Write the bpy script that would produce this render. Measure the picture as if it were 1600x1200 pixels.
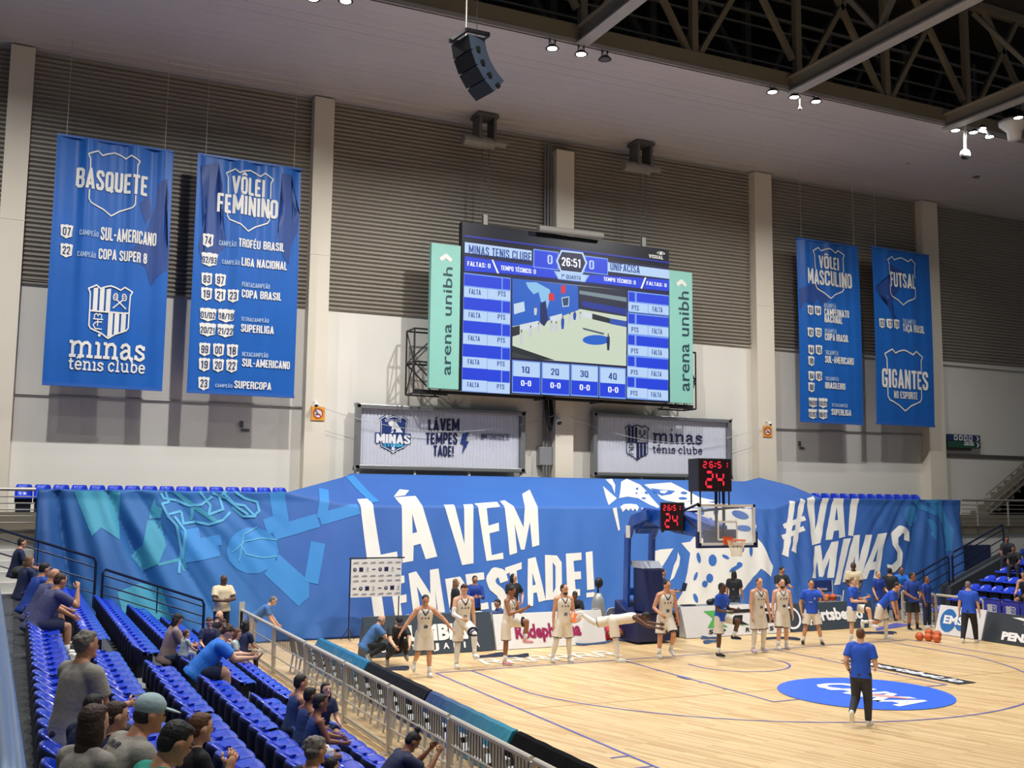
import bpy, bmesh, math, random
import numpy as np
from mathutils import Vector, Matrix
from mathutils.bvhtree import BVHTree
PI = math.pi
R = math.radians
random.seed(7)
for o in list(bpy.data.objects): bpy.data.objects.remove(o)
SC = bpy.context.scene
COL = SC.collection

# ------------------------------------------------------------ camera
# court frame: X along the far baseline (hoop at x=0), Y away from the viewer (baseline y=0), Z up, metres
FPX = 1588.674
CAM = Vector((-16.5296, -22.5165, 4.0514))
def cam_axes(y=.45178, p=.1118, r=.01002):
    f = Vector((math.sin(y)*math.cos(p), math.cos(y)*math.cos(p), math.sin(p)))
    rt = Vector((math.cos(y), -math.sin(y), 0)); up = rt.cross(f)
    return math.cos(r)*rt+math.sin(r)*up, -math.sin(r)*rt+math.cos(r)*up, f
CR, CU, CF = cam_axes()
cd = bpy.data.cameras.new('camera'); co = bpy.data.objects.new('camera', cd); COL.objects.link(co)
cd.sensor_width = 36; cd.lens = 36*FPX/1600; cd.clip_start = .05; cd.clip_end = 300
co.matrix_world = Matrix(((CR.x, CU.x, -CF.x, CAM.x), (CR.y, CU.y, -CF.y, CAM.y), (CR.z, CU.z, -CF.z, CAM.z), (0, 0, 0, 1)))
SC.camera = co
# ------------------------------------------------------------ world, exposure
W = bpy.data.worlds.new('hall_air'); SC.world = W; W.use_nodes = True
W.node_tree.nodes['Background'].inputs[0].default_value = (.80, .88, 1, 1)
W.node_tree.nodes['Background'].inputs[1].default_value = .13
SC.view_settings.view_transform = 'Standard'; SC.view_settings.look = 'None'
SC.view_settings.exposure = 0; SC.view_settings.gamma = 1; SC.view_settings.use_curve_mapping = False
SC.cycles.max_bounces = 5; SC.cycles.diffuse_bounces = 3; SC.cycles.glossy_bounces = 2; SC.cycles.transmission_bounces = 4
SC.cycles.transparent_max_bounces = 12; SC.cycles.caustics_reflective = False; SC.cycles.caustics_refractive = False
SC.cycles.sample_clamp_indirect = 4
# ------------------------------------------------------------ hall floodlights at truss height over court and left stand, without lamp bodies
FLOOD = .6
def flood(x, y, z, power, size=.7, aim=(0, 0, -1), spread=165):
    l = bpy.data.lights.new('floodlight_beam', 'AREA'); l.shape = 'DISK'; l.size = size
    l.energy = power*FLOOD; l.color = (1, .98, .955); l.spread = R(spread)
    o = bpy.data.objects.new('floodlight_beam', l); COL.objects.link(o); o.location = (x, y, z)
    o.rotation_euler = Vector(aim).to_track_quat('-Z', 'Y').to_euler(); return o
for fx, pw in ((-17.5, 1150), (-10, 1350), (-2, 1450), (6, 1150), (13.4, 520)):
    flood(fx, .9, 17.0, pw, .3, (0, .2, -1), 140)
for fx, fy, pw in ((-15, -8, 620), (-16, -16.5, 620), (-20, -1, 300)):  # unseen lamps added above the left stand to brighten the spectators
    flood(fx, fy, 17.3, pw, .5, spread=140)
for fx in (-9, 0, 9):
    flood(fx, -6.5, 17.3, 560 if fx < 9 else 420, .8, spread=120)
    flood(fx, -15, 17.3, 480, .8, spread=120)
# ------------------------------------------------------------ helpers
def at(u, v, x=None, y=None, z=None):
    "the point where the sight line through photo pixel (u,v) meets a surveyed plane of the hall"
    d = CR*((u-800)/FPX)+CU*((600-v)/FPX)+CF
    t = (x-CAM.x)/d.x if x is not None else (y-CAM.y)/d.y if y is not None else (z-CAM.z)/d.z
    return CAM+d*t
def px(p):
    q = Vector(p)-CAM; w = q.dot(CF)
    return (800+FPX*q.dot(CR)/w, 600-FPX*q.dot(CU)/w) if w > .1 else (-9e9, -9e9)
def seen(p, m=40):
    a, b = px(p); return -m < a < 1600+m and -m < b < 1200+m
def lin(c):
    return tuple((x/12.92 if x <= .04045 else ((x+.055)/1.055)**2.4) for x in (k/255 for k in c))
MATS = {}
def mat(name, c, rough=.6, metal=0, spec=.5, var=.06, scale=3., emit=0, alpha=1, bump=0, coat=0, bscale=60):
    if name in MATS: return MATS[name]
    m = bpy.data.materials.new(name); m.use_nodes = True; nt = m.node_tree; b = nt.nodes['Principled BSDF']
    L = lin(c); b.inputs['Roughness'].default_value = rough; b.inputs['Metallic'].default_value = metal
    b.inputs['Specular IOR Level'].default_value = spec; b.inputs['Coat Weight'].default_value = coat
    if emit:
        b.inputs['Base Color'].default_value = (.01, .01, .01, 1)
        b.inputs['Emission Color'].default_value = (*L, 1); b.inputs['Emission Strength'].default_value = emit
    else:
        tc = nt.nodes.new('ShaderNodeTexCoord'); n = nt.nodes.new('ShaderNodeTexNoise'); n.inputs['Scale'].default_value = scale
        n.inputs['Detail'].default_value = 4
        nt.links.new(tc.outputs['Object'], n.inputs['Vector'])
        mx = nt.nodes.new('ShaderNodeMix'); mx.data_type = 'RGBA'
        mx.inputs['A'].default_value = (*[k*(1-var*1.6) for k in L], 1); mx.inputs['B'].default_value = (*[min(1, k*(1+var*1.6)) for k in L], 1)
        nt.links.new(n.outputs['Fac'], mx.inputs['Factor']); nt.links.new(mx.outputs['Result'], b.inputs['Base Color'])
        if bump:
            n2 = nt.nodes.new('ShaderNodeTexNoise'); n2.inputs['Scale'].default_value = bscale
            bp = nt.nodes.new('ShaderNodeBump'); bp.inputs['Strength'].default_value = bump; bp.inputs['Distance'].default_value = .02
            nt.links.new(tc.outputs['Object'], n2.inputs['Vector']); nt.links.new(n2.outputs['Fac'], bp.inputs['Height']); nt.links.new(bp.outputs['Normal'], b.inputs['Normal'])
    b.inputs['Alpha'].default_value = alpha
    MATS[name] = m; return m
def tag(o, label=None, cat=None, group=None, kind=None):
    if label: o['label'] = label
    if cat: o['category'] = cat
    if group: o['group'] = group
    if kind: o['kind'] = kind
    return o
def empty(name, loc, label=None, cat=None, group=None, rz=0):
    o = bpy.data.objects.new(name, None); COL.objects.link(o); o.location = loc; o.rotation_euler = (0, 0, rz); o.empty_display_size = .1
    return tag(o, label, cat, group)
def wmat(o):
    m = o.matrix_basis.copy()
    while o.parent: o = o.parent; m = o.matrix_basis @ m
    return m
class MB:
    "collects shapes, then links them as ONE mesh object"
    def __init__(s): s.v = []; s.f = []; s.m = []; s.cur = 0
    def add(s, vs, fs):
        k = len(s.v); s.v += [Vector(p) for p in vs]; s.f += [[i+k for i in f] for f in fs]; s.m += [s.cur]*len(fs); return s
    def box(s, a, b, rz=0, M=None):
        x0, y0, z0 = a; x1, y1, z1 = b
        vs = [Vector(p) for p in ((x0, y0, z0), (x1, y0, z0), (x1, y1, z0), (x0, y1, z0), (x0, y0, z1), (x1, y0, z1), (x1, y1, z1), (x0, y1, z1))]
        if M: vs = [M @ p for p in vs]
        return s.add(vs, [(3, 2, 1, 0), (4, 5, 6, 7), (0, 1, 5, 4), (1, 2, 6, 5), (2, 3, 7, 6), (3, 0, 4, 7)])
    def tube(s, p, q, r, n=8, r2=None, cap=True):
        p, q = Vector(p), Vector(q); r2 = r if r2 is None else r2
        d = (q-p).normalized(); a = d.orthogonal().normalized(); b = d.cross(a); vs = []
        for c, rr in ((p, r), (q, r2)):
            vs += [c+(a*math.cos(2*PI*i/n)+b*math.sin(2*PI*i/n))*rr for i in range(n)]
        fs = [(i, (i+1) % n, n+(i+1) % n, n+i) for i in range(n)]
        if cap: fs += [tuple(range(n))[::-1], tuple(range(n, 2*n))]
        return s.add(vs, fs)
    def path(s, pts, r, n=8, closed=False):
        pts = [Vector(p) for p in pts]; N = len(pts); vs = []; a = None
        for i, p in enumerate(pts):
            d = (pts[(i+1) % N]-pts[i-1]) if closed or 0 < i < N-1 else (pts[1]-pts[0] if i == 0 else pts[-1]-pts[-2])
            d.normalize(); a = d.orthogonal().normalized() if a is None else (a-d*a.dot(d)).normalized(); b = d.cross(a)
            vs += [p+(a*math.cos(2*PI*k/n)+b*math.sin(2*PI*k/n))*r for k in range(n)]
        fs = [(i*n+k, i*n+(k+1) % n, ((i+1) % N)*n+(k+1) % n, ((i+1) % N)*n+k) for i in range(N if closed else N-1) for k in range(n)]
        if not closed: fs += [tuple(range(n))[::-1], tuple(range((N-1)*n, N*n))]
        return s.add(vs, fs)
    def ell(s, c, rad, M=None, n=12, m=8):
        c = Vector(c); vs = []; M = M or Matrix.Identity(3)
        for j in range(m+1):
            t = PI*j/m
            for i in range(n):
                a = 2*PI*i/n; vs.append(c+M @ Vector((rad[0]*math.sin(t)*math.cos(a), rad[1]*math.sin(t)*math.sin(a), rad[2]*math.cos(t))))
        return s.add(vs, [(j*n+i, (j+1)*n+i, (j+1)*n+(i+1) % n, j*n+(i+1) % n) for j in range(m) for i in range(n)])
    def prism(s, poly, d):
        "closed 3-D outline swept along d"
        poly = [Vector(p) for p in poly]; n = len(poly); d = Vector(d)
        return s.add(poly+[p+d for p in poly], [tuple(range(n))[::-1], tuple(range(n, 2*n))]+[(i, (i+1) % n, n+(i+1) % n, n+i) for i in range(n)])
    def lathe(s, prof, c, n=16):
        c = Vector(c); k = len(prof)
        vs = [c+Vector((r*math.cos(2*PI*i/n), r*math.sin(2*PI*i/n), z)) for r, z in prof for i in range(n)]
        return s.add(vs, [(j*n+i, j*n+(i+1) % n, (j+1)*n+(i+1) % n, (j+1)*n+i) for j in range(k-1) for i in range(n)])
    def build(s, name, m, parent=None, smooth=False, bevel=0, label=None):
        me = bpy.data.meshes.new(name); ms = m if isinstance(m, (list, tuple)) else [m]
        vs = s.v
        if parent: inv = wmat(parent).inverted(); vs = [inv @ p for p in vs]; org = Vector()
        else:
            xs = np.array([tuple(p) for p in vs]); lo, hi = xs.min(0), xs.max(0); org = Vector(((lo[0]+hi[0])/2, (lo[1]+hi[1])/2, lo[2])); vs = [p-org for p in vs]
        me.from_pydata([tuple(p) for p in vs], [], s.f)
        for k in ms: me.materials.append(k)
        me.polygons.foreach_set('material_index', s.m); me.polygons.foreach_set('use_smooth', [smooth]*len(s.f))
        bm = bmesh.new(); bm.from_mesh(me); bmesh.ops.remove_doubles(bm, verts=bm.verts, dist=1e-5); bmesh.ops.recalc_face_normals(bm, faces=bm.faces); bm.to_mesh(me); bm.free()
        o = bpy.data.objects.new(name, me); COL.objects.link(o)
        if parent: o.parent = parent
        else: o.location = org
        if bevel:
            b = o.modifiers.new('edge', 'BEVEL'); b.width = bevel; b.segments = 2; b.limit_method = 'ANGLE'
        if label: o['label'] = label
        return o
def struct(o): o['kind'] = 'structure'; return o
def copy_tree(o, parent=None):
    c = o.copy(); COL.objects.link(c)
    if parent: c.parent = parent
    for ch in o.children: copy_tree(ch, c)
    return c
# ------------------------------------------------------------ flat lettering and marks
FLAT = {}
def letters(txt, bold=.0):
    "2-D outline mesh of a word in Blender's built-in font, scaled to the unit box"
    k = (txt, bold)
    if k not in FLAT:
        cu = bpy.data.curves.new('t', 'FONT'); cu.body = txt; cu.size = 1; cu.offset = bold; cu.resolution_u = 2; cu.fill_mode = 'FRONT'
        o = bpy.data.objects.new('t', cu); COL.objects.link(o)
        me = o.evaluated_get(bpy.context.evaluated_depsgraph_get()).to_mesh()
        v = np.array([p.co[:2] for p in me.vertices]); f = [tuple(p.vertices) for p in me.polygons]
        bpy.data.objects.remove(o); bpy.data.curves.remove(cu)
        FLAT[k] = (v, f)
    return FLAT[k]
CAP = None
def word(mb, txt, fn, bold=.03, box=True, slant=0):
    "place a word: fn maps the unit box (baseline to cap height) to the surface"
    global CAP
    v, f = letters(txt, bold)
    if CAP is None: h, _ = letters('H', 0); CAP = h[:, 1].max()
    x0, x1 = v[:, 0].min(), v[:, 0].max()
    mb.add([fn((a-x0)/(x1-x0)+slant*b/CAP, b/CAP) for a, b in v], f); return mb
def frame(o, r, u):
    o, r, u = Vector(o), Vector(r), Vector(u); return lambda a, b: o+r*a+u*b
RJ = [0]
def lift(vs):
    "strokes that cross are stacked a fraction of a millimetre apart"
    RJ[0] = (RJ[0]+5) % 13; n = (vs[1]-vs[0]).cross(vs[2]-vs[0])
    if n.length < 1e-12: return vs
    n.normalize(); n = n if n.dot(Vector((-.3, -1, .5))) > 0 else -n; return [v+n*(.00025*RJ[0]) for v in vs]
def ribbon(mb, pts, w, fn, closed=False, jd=True):
    pts = [Vector(p) for p in pts]; n = len(pts)
    for i in range(n if closed else n-1):
        p, q = pts[i], pts[(i+1) % n]; d = q-p
        if d.length < 1e-6: continue
        d.normalize(); k = Vector((-d.y, d.x))*w/2
        mb.add(lift([fn(*(p-k)), fn(*(q-k)), fn(*(q+k)), fn(*(p+k))]), [(0, 1, 2, 3)])
    if jd:
        for p in (pts if closed else pts[1:-1]):
            mb.add(lift([fn(p.x+math.cos(2*PI*i/8)*w/2, p.y+math.sin(2*PI*i/8)*w/2) for i in range(8)]), [tuple(range(8))])
    return mb
def poly(mb, pts, fn): return mb.add([fn(a, b) for a, b in pts], [tuple(range(len(pts)))])
def arc(cx, cy, rx, ry, a0, a1, n=10): return [(cx+rx*math.cos(R(a0+(a1-a0)*i/n)), cy+ry*math.sin(R(a0+(a1-a0)*i/n))) for i in range(n+1)]
def quad_fn(p, q, off=Vector()):
    "axis-aligned box on a wall plane from its lower-left and upper-right points"
    return frame(p+off, (q.x-p.x, 0, 0), (0, 0, q.z-p.z))
SHIELD = [(0, .912), (.18, .995), (.27, .935), (.38, .975), (.5, 1), (.62, .975), (.73, .935), (.82, .995), (1, .912), (.955, .84), (.945, .6), (.945, .22), (.9, .165), (.66, .09), (.5, 0), (.34, .09), (.1, .165), (.055, .22), (.055, .6), (.045, .84)]
SLAB = {  # slab-serif letters as strokes: x-height 1
 'm': (1.95, [[(.3, 0), (.3, 1)], [(.05, .98), (.3, .98)], [(.05, .04), (.55, .04)], [(.3, .7), (.5, .93), (.75, .98), (.95, .8), (.95, 0)], [(.72, .04), (1.18, .04)], [(.95, .7), (1.15, .93), (1.4, .98), (1.6, .8), (1.6, 0)], [(1.37, .04), (1.85, .04)]]),
 'n': (1.3, [[(.3, 0), (.3, 1)], [(.05, .98), (.3, .98)], [(.05, .04), (.55, .04)], [(.3, .7), (.5, .93), (.75, .98), (.95, .8), (.95, 0)], [(.72, .04), (1.2, .04)]]),
 'i': (.65, [[(.32, 0), (.32, 1)], [(.05, .98), (.32, .98)], [(.05, .04), (.6, .04)], [(.28, 1.5), (.32, 1.54), (.36, 1.5)]]),
 'a': (1.15, [[(.15, .72), (.25, .93), (.5, 1), (.72, .85), (.75, .2), (.9, .02), (1.08, .08)], [(.75, .58), (.4, .55), (.15, .36), (.2, .08), (.45, 0), (.75, .22)]]),
 's': (.95, [[(.75, .68), (.75, .98)], [(.75, .8), (.5, .98), (.22, .9), (.18, .68), (.45, .52), (.72, .4), (.78, .18), (.5, .0), (.25, .06), (.14, .25)], [(.14, 0), (.14, .32)]]),
 't': (.8, [[(.3, 1.35), (.3, .2), (.45, .02), (.68, .1)], [(.05, .96), (.65, .96)]]),
 'e': (1.05, [[(.14, .52), (.86, .52), (.8, .82), (.5, 1), (.22, .85), (.12, .5), (.25, .12), (.55, 0), (.86, .18)]]),
 'ê': (1.05, [[(.14, .52), (.86, .52), (.8, .82), (.5, 1), (.22, .85), (.12, .5), (.25, .12), (.55, 0), (.86, .18)], [(.25, 1.32), (.5, 1.58), (.75, 1.32)]]),
 'c': (1.0, [[(.82, .72), (.7, .95), (.45, 1), (.2, .82), (.12, .5), (.22, .14), (.5, 0), (.82, .2)]]),
 'l': (.65, [[(.32, 0), (.32, 1.42)], [(.05, 1.4), (.32, 1.4)], [(.05, .04), (.6, .04)]]),
 'u': (1.3, [[(.05, .98), (.3, .98), (.3, .25), (.5, .02), (.75, .05), (.95, .3)], [(.95, 0), (.95, 1)], [(.7, .98), (.95, .98)], [(.95, .04), (1.2, .04)]]),
 'b': (1.2, [[(.3, 0), (.3, 1.42)], [(.05, 1.4), (.3, 1.4)], [(.3, .2), (.55, 0), (.9, .15), (1.0, .5), (.9, .85), (.6, 1), (.3, .78)]]), ' ': (.5, [])}
def slab(mb, txt, fn, w=.23):
    "slab-serif word: unit box spans its width and its x-height"
    tot = sum(SLAB[c][0] for c in txt); x = 0
    for c in txt:
        for st in SLAB[c][1]: ribbon(mb, [(a+x, b) for a, b in st], w*.92, lambda a, b: fn(a/tot, .09+b*.82))
        x += SLAB[c][0]
    return mb
def crest(mb, fn, w=.035):
    "quartered tennis-club shield: stripes, crossed rackets, monogram"
    ribbon(mb, SHIELD, w, fn, True); ribbon(mb, [(.05, .5), (.95, .5)], w, fn)
    for a in (.12, .265, .41): poly(mb, [(a, .5), (a+.1, .5), (a+.1, .95), (a, .93)], fn)
    for a, b in ((.48, .02), (.625, .08), (.775, .12)): poly(mb, [(a, b), (a+.105, b+.04), (a+.105, .5), (a, .5)], fn)
    for s in (1, -1):
        c = (.72-s*.1, .8)
        ribbon(mb, [(c[0]+s*(-.05*math.cos(t)*.8+.03*math.sin(t)), c[1]+.06*math.sin(t)+.03*math.cos(t)) for t in [2*PI*k/12 for k in range(12)]], .02, fn, True, False)
        ribbon(mb, [(c[0]+s*.03, c[1]-.05), (.72+s*.15, .58)], .026, fn)
        for k in (-.02, .02): ribbon(mb, [(c[0]-.04, c[1]+k), (c[0]+.04, c[1]+k)], .008, fn); ribbon(mb, [(c[0]+k, c[1]-.05), (c[0]+k, c[1]+.05)], .008, fn)
    for st in ([(.14, .35), (.37, .35)], [(.17, .35), (.17, .43), (.21, .455), (.25, .43), (.25, .41), (.25, .43), (.29, .455), (.33, .43), (.33, .35)], [(.25, .35), (.25, .22)], [(.35, .3), (.22, .3), (.15, .24), (.2, .17), (.35, .165)]): ribbon(mb, st, .022, fn)
    return mb
# condensed block capitals drawn as strokes (cap height 1)
def _cap():
    l, r, m, w = .085, .375, .23, .46; b, t = .075, .925; k = .1
    O = [(l, b+k), (l+k*.6, b), (r-k*.6, b), (r, b+k), (r, t-k), (r-k*.6, t), (l+k*.6, t), (l, t-k)]
    G = {'A': (.5, [[(.075, 0), (.25, .96), (.425, 0)], [(.14, .25), (.36, .25)]]),
     'B': (w, [[(l, b), (l, t), (r-.08, t), (r-.01, t-.08), (r-.01, .6), (r-.08, .52), (l, .52)], [(r-.08, .52), (r, .42), (r, b+.1), (r-.07, b), (l, b)]]),
     'C': (w, [[(r, .66), (r, t-k), (r-.06, t), (l+.06, t), (l, t-k), (l, b+k), (l+.06, b), (r-.06, b), (r, b+k), (r, .34)]]),
     'D': (w, [[(l, b), (l, t), (r-.08, t), (r, t-.12), (r, b+.12), (r-.08, b), (l, b)]]), 'E': (.4, [[(.37, t), (l, t), (l, b), (.37, b)], [(l, .5), (.33, .5)]]),
     'F': (.39, [[(.37, t), (l, t), (l, 0)], [(l, .5), (.33, .5)]]), 'G': (w, [[(r, .68), (r, t-k), (r-.06, t), (l+.06, t), (l, t-k), (l, b+k), (l+.06, b), (r-.06, b), (r, b+k), (r, .46), (m, .46)]]),
     'H': (w, [[(l, 0), (l, 1)], [(r, 0), (r, 1)], [(l, .5), (r, .5)]]), 'I': (.19, [[(.095, 0), (.095, 1)]]), 'J': (.4, [[(.31, 1), (.31, b+k), (.25, b), (.1, b), (.06, b+.1)]]),
     'L': (.38, [[(l, 1), (l, b), (.36, b)]]), 'M': (.62, [[(l, 0), (l, .97), (.31, .25), (.535, .97), (.535, 0)]]), 'N': (.48, [[(l, 0), (l, .97), (.395, .03), (.395, 1)]]),
     'O': (w, [O+[O[0]]]), 'P': (w, [[(l, 0), (l, t), (r-.07, t), (r, t-.1), (r, .55), (r-.07, .45), (l, .45)]]), 'Q': (w, [O+[O[0]], [(m, .22), (r+.04, -.04)]]),
     'R': (w, [[(l, 0), (l, t), (r-.07, t), (r, t-.1), (r, .6), (r-.07, .5), (l, .5)], [(r-.1, .5), (r, .38), (r+.01, 0)]]),
     'S': (.45, [[(r-.01, .7), (r-.01, t-k), (r-.07, t), (l+.06, t), (l, t-k), (l, .68), (r-.01, .36), (r-.01, b+k), (r-.07, b), (l+.06, b), (l, b+k), (l, .3)]]),
     'T': (.42, [[(0.02, t), (.4, t)], [(.21, 0), (.21, t)]]), 'U': (w, [[(l, 1), (l, b+k), (l+.06, b), (r-.06, b), (r, b+k), (r, 1)]]), 'V': (.48, [[(.07, 1), (.24, .05), (.41, 1)]]),
     'X': (.48, [[(.06, 0), (.42, 1)], [(.06, 1), (.42, 0)]]), 'Y': (.46, [[(.06, 1), (.23, .45), (.4, 1)], [(.23, .45), (.23, 0)]]), 'Z': (.42, [[(.05, t), (.36, t), (.06, b), (.38, b)]]),
     '1': (.33, [[(.05, .78), (.2, .93), (.2, 0)]]), '2': (.44, [[(l, .7), (l, t-k), (l+.06, t), (r-.08, t), (r-.02, t-k), (r-.02, .62), (l, b), (r, b)]]),
     '3': (.44, [[(l, .75), (l, t-k), (l+.06, t), (r-.07, t), (r-.02, t-k), (r-.02, .6), (.2, .52), (r-.02, .42), (r-.02, b+k), (r-.07, b), (l+.06, b), (l, b+k), (l, .25)]]),
     '4': (.46, [[(.32, 0), (.32, .95), (.06, .25), (.42, .25)]]), '5': (.44, [[(r-.02, t), (l, t), (l, .55), (r-.07, .58), (r-.02, .5), (r-.02, b+k), (r-.08, b), (l+.06, b), (l, b+k), (l, .28)]]),
     '6': (.44, [[(r-.02, .75), (r-.02, t-k), (r-.08, t), (l+.06, t), (l, t-k), (l, b+k), (l+.06, b), (r-.08, b), (r-.02, b+k), (r-.02, .48), (r-.08, .56), (l, .54)]]),
     '7': (.42, [[(.05, t), (.36, t), (.16, 0)]]), '8': (.44, [[(l, .2), (l+.06, b), (r-.08, b), (r-.02, .2), (r-.02, .42), (.22, .52), (l, .42), (l, .2)], [(.22, .52), (l+.01, .62), (l+.01, .82), (l+.07, t), (r-.09, t), (r-.03, .82), (r-.03, .62), (.22, .52)]]),
     '9': (.44, [[(l, .25), (l, b+k), (l+.06, b), (r-.08, b), (r-.02, b+k), (r-.02, t-k), (r-.08, t), (l+.06, t), (l, t-k), (l, .52), (l+.06, .44), (r-.02, .46)]]), '0': (w, [O+[O[0]]]),
     '-': (.3, [[(.04, .45), (.26, .45)]]), '/': (.3, [[(.03, -.02), (.27, 1)]]), ':': (.2, [[(.1, .1), (.1, .26)], [(.1, .64), (.1, .8)]]), '!': (.2, [[(.1, .0), (.1, .14)], [(.1, .28), (.1, 1)]]), '.': (.2, [[(.1, 0), (.1, .15)]]), ' ': (.22, []),
     'º': (.28, [[(.07, .6), (.2, .6), (.2, .93), (.07, .93), (.07, .6)]]), '@': (.6, [[(.42, .3), (.42, .65), (.22, .65), (.22, .3), (.52, .3), (.52, .85), (.08, .85), (.08, .05), (.5, .05)]])}
    for a, base, st in (('Ã', 'A', [[(.1, 1.1), (.19, 1.18), (.3, 1.1), (.4, 1.18)]]), ('Á', 'A', [[(.22, 1.07), (.34, 1.24)]]), ('É', 'E', [[(.18, 1.07), (.3, 1.24)]]), ('Ô', 'O', [[(.09, 1.08), (.23, 1.2), (.37, 1.08)]]), ('Ç', 'C', [[(.24, 0), (.24, -.1), (.16, -.18)]])): G[a] = (G[base][0], G[base][1]+st)
    return G
BLOCK = _cap()
def block(mb, txt, fn, w=.135, gap=.05):
    tot = sum(BLOCK[c][0]+gap for c in txt)-gap; x = 0
    for c in txt:
        gw, sts = BLOCK[c]
        for st in sts: ribbon(mb, [(a+x, b) for a, b in st], w*(.75 if max(p[1] for p in st) > 1.05 else 1), lambda a, b: fn(a/tot, b), closed=False)
        x += gw+gap
    return mb
# ------------------------------------------------------------ the hall
def zceil(x): return 17.2+.012*(x+16)
def zseam(x): return 10.08+.0088*(x+17)
WY = 10.0
white = mat('wall_paint', (228, 225, 216), .75, var=.03, scale=.6)
X0, X1 = -30, 42
m = MB(); m.prism([(X0, WY, -.2), (X1, WY, -.2), (X1, WY, zseam(X1)), (X0, WY, zseam(X0))], (0, .3, 0))
struct(m.build('wall_back', white))
m = MB(); n = 50
prof = [(0, 0), (.085, .4), (.085, .66), (0, .9)]
rows = [(dy, k+fz) for k in range(n) for dy, fz in prof]
vs = []
for dy, k in rows:
    for x in (X0, X1): vs.append((x, WY-.02-dy, zseam(x)+(zceil(x)-zseam(x))*k/n))
m.add(vs, [(2*i, 2*i+1, 2*i+3, 2*i+2) for i in range(len(rows)-1)])
m.box((X0, WY-.09, zseam(0)-.0), (X1, WY, zseam(0)+.02))
struct(m.build('wall_back_cladding', mat('steel_cladding', (156, 149, 138), .5, metal=.1, var=.04, scale=.5)))
# soffit: ribbed metal ceiling between the end wall and the edge truss
cm = mat('soffit_metal', (206, 202, 204), .55, metal=.05, var=.05, scale=.35); nt = cm.node_tree
tc = nt.nodes.new('ShaderNodeTexCoord'); wv = nt.nodes.new('ShaderNodeTexWave'); wv.bands_direction = 'Y'; wv.inputs['Scale'].default_value = 2.6; wv.inputs['Distortion'].default_value = .3; wv.inputs['Detail Scale'].default_value = .3
bp = nt.nodes.new('ShaderNodeBump'); bp.inputs['Strength'].default_value = .35; bp.inputs['Distance'].default_value = .03
nt.links.new(tc.outputs['Object'], wv.inputs['Vector']); nt.links.new(wv.outputs['Fac'], bp.inputs['Height']); nt.links.new(bp.outputs['Normal'], nt.nodes['Principled BSDF'].inputs['Normal'])
YE = 2.55
m = MB(); ys = np.linspace(WY+.1, YE, 16); vs = []
for i, y in enumerate(ys):
    for x in (X0, X1): vs.append((x, y, zceil(x)))
    if 0 < i < 15:
        for x in (X0, X1): vs.append((x, y-.03, zceil(x)+.025))
        for x in (X0, X1): vs.append((x, y-.05, zceil(x)))
m.add(vs, [(2*i, 2*i+1, 2*i+3, 2*i+2) for i in range(len(vs)//2-1)])
struct(m.build('ceiling', cm))
# pillars
PIL = []
for k, (xa, xb, yf) in enumerate(((-17.37, -16.72, 9.55), (-8.32, -7.65, 9.55), (.78, 1.52, 9.55), (9.97, 10.85, 9.55), (19.4, 20.4, 9.55))):
    m = MB(); zt = zceil(xa)-.05 if k != 2 else 16.9
    m.box((xa, yf, 0), (xb, WY, zt)); m.box((xa-.02, yf-.012, 11.9), (xb+.02, yf, 11.93))
    struct(m.build('pillar', mat('pillar_paint', (225, 217, 200), .7, var=.03, scale=.7), bevel=.02)); PIL.append((xa, xb, yf))
# roof over the court and dark void behind the edge truss
dark = mat('roof_steel_dark', (58, 56, 54), .8, var=.15, scale=.8)
m = MB(); m.box((X0, -30, 22.6), (X1, WY+.3, 22.8)); struct(m.build('roof_deck', dark))
m = MB()
for k in range(120):
    x = X0+k*.6; m.box((x, WY-.6, 17.95), (x+.3, WY-.5, 22.6))
m.box((X0, WY-.5, 17.95), (X1, WY-.4, 22.6)); struct(m.build('wall_back_upper', dark))
# edge truss
olive = mat('truss_paint', (142, 134, 116), .6, var=.06, scale=1.2)
m = MB()
def zt(x): return zceil(x)+.05
vs = []
for y0, z0 in ((YE, .02), (YE-.3, .02), (YE-.3, .5), (YE, .5)):
    for x in (X0, X1): vs.append((x, y0, zceil(x)+z0))
m.add(vs, [(0, 1, 3, 2), (2, 3, 5, 4), (4, 5, 7, 6), (6, 7, 1, 0)])
struct(m.build('beam_edge', olive))
trim = mat('edge_flashing', (196, 196, 202), .5, metal=.3)
m = MB(); vs = []
for y0, z0 in ((YE-.0, -.1), (YE-.02, -.1), (YE-.02, .03), (YE-.0, .03)):
    for x in (X0, X1): vs.append((x, y0-.29, zceil(x)+z0))
m.add(vs, [(0, 1, 3, 2), (2, 3, 5, 4), (4, 5, 7, 6), (6, 7, 1, 0)]); struct(m.build('trim_1', trim))
tr = empty('roof_truss', (2, YE-.15, 17.9), 'olive grey roof truss standing on the ceiling edge beam', 'truss')
def bar(mb, p, q, w, h=None):
    p, q = Vector(p), Vector(q); d = (q-p).normalized(); h = h or w
    a = Vector((0, 1, 0)) if abs(d.y) < .9 else Vector((1, 0, 0)); b = d.cross(a).normalized(); a = b.cross(d)
    c = [a*w/2+b*h/2, -a*w/2+b*h/2, -a*w/2-b*h/2, a*w/2-b*h/2]
    mb.add([p+k for k in c]+[q+k for k in c], [(3, 2, 1, 0), (4, 5, 6, 7), (0, 1, 5, 4), (1, 2, 6, 5), (2, 3, 7, 6), (3, 0, 4, 7)])
NODES = [-14.25, -10.2, -6.2, -2.24, 1.75, 5.93, 9.89, 13.9, 17.9, 21.9]
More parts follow.
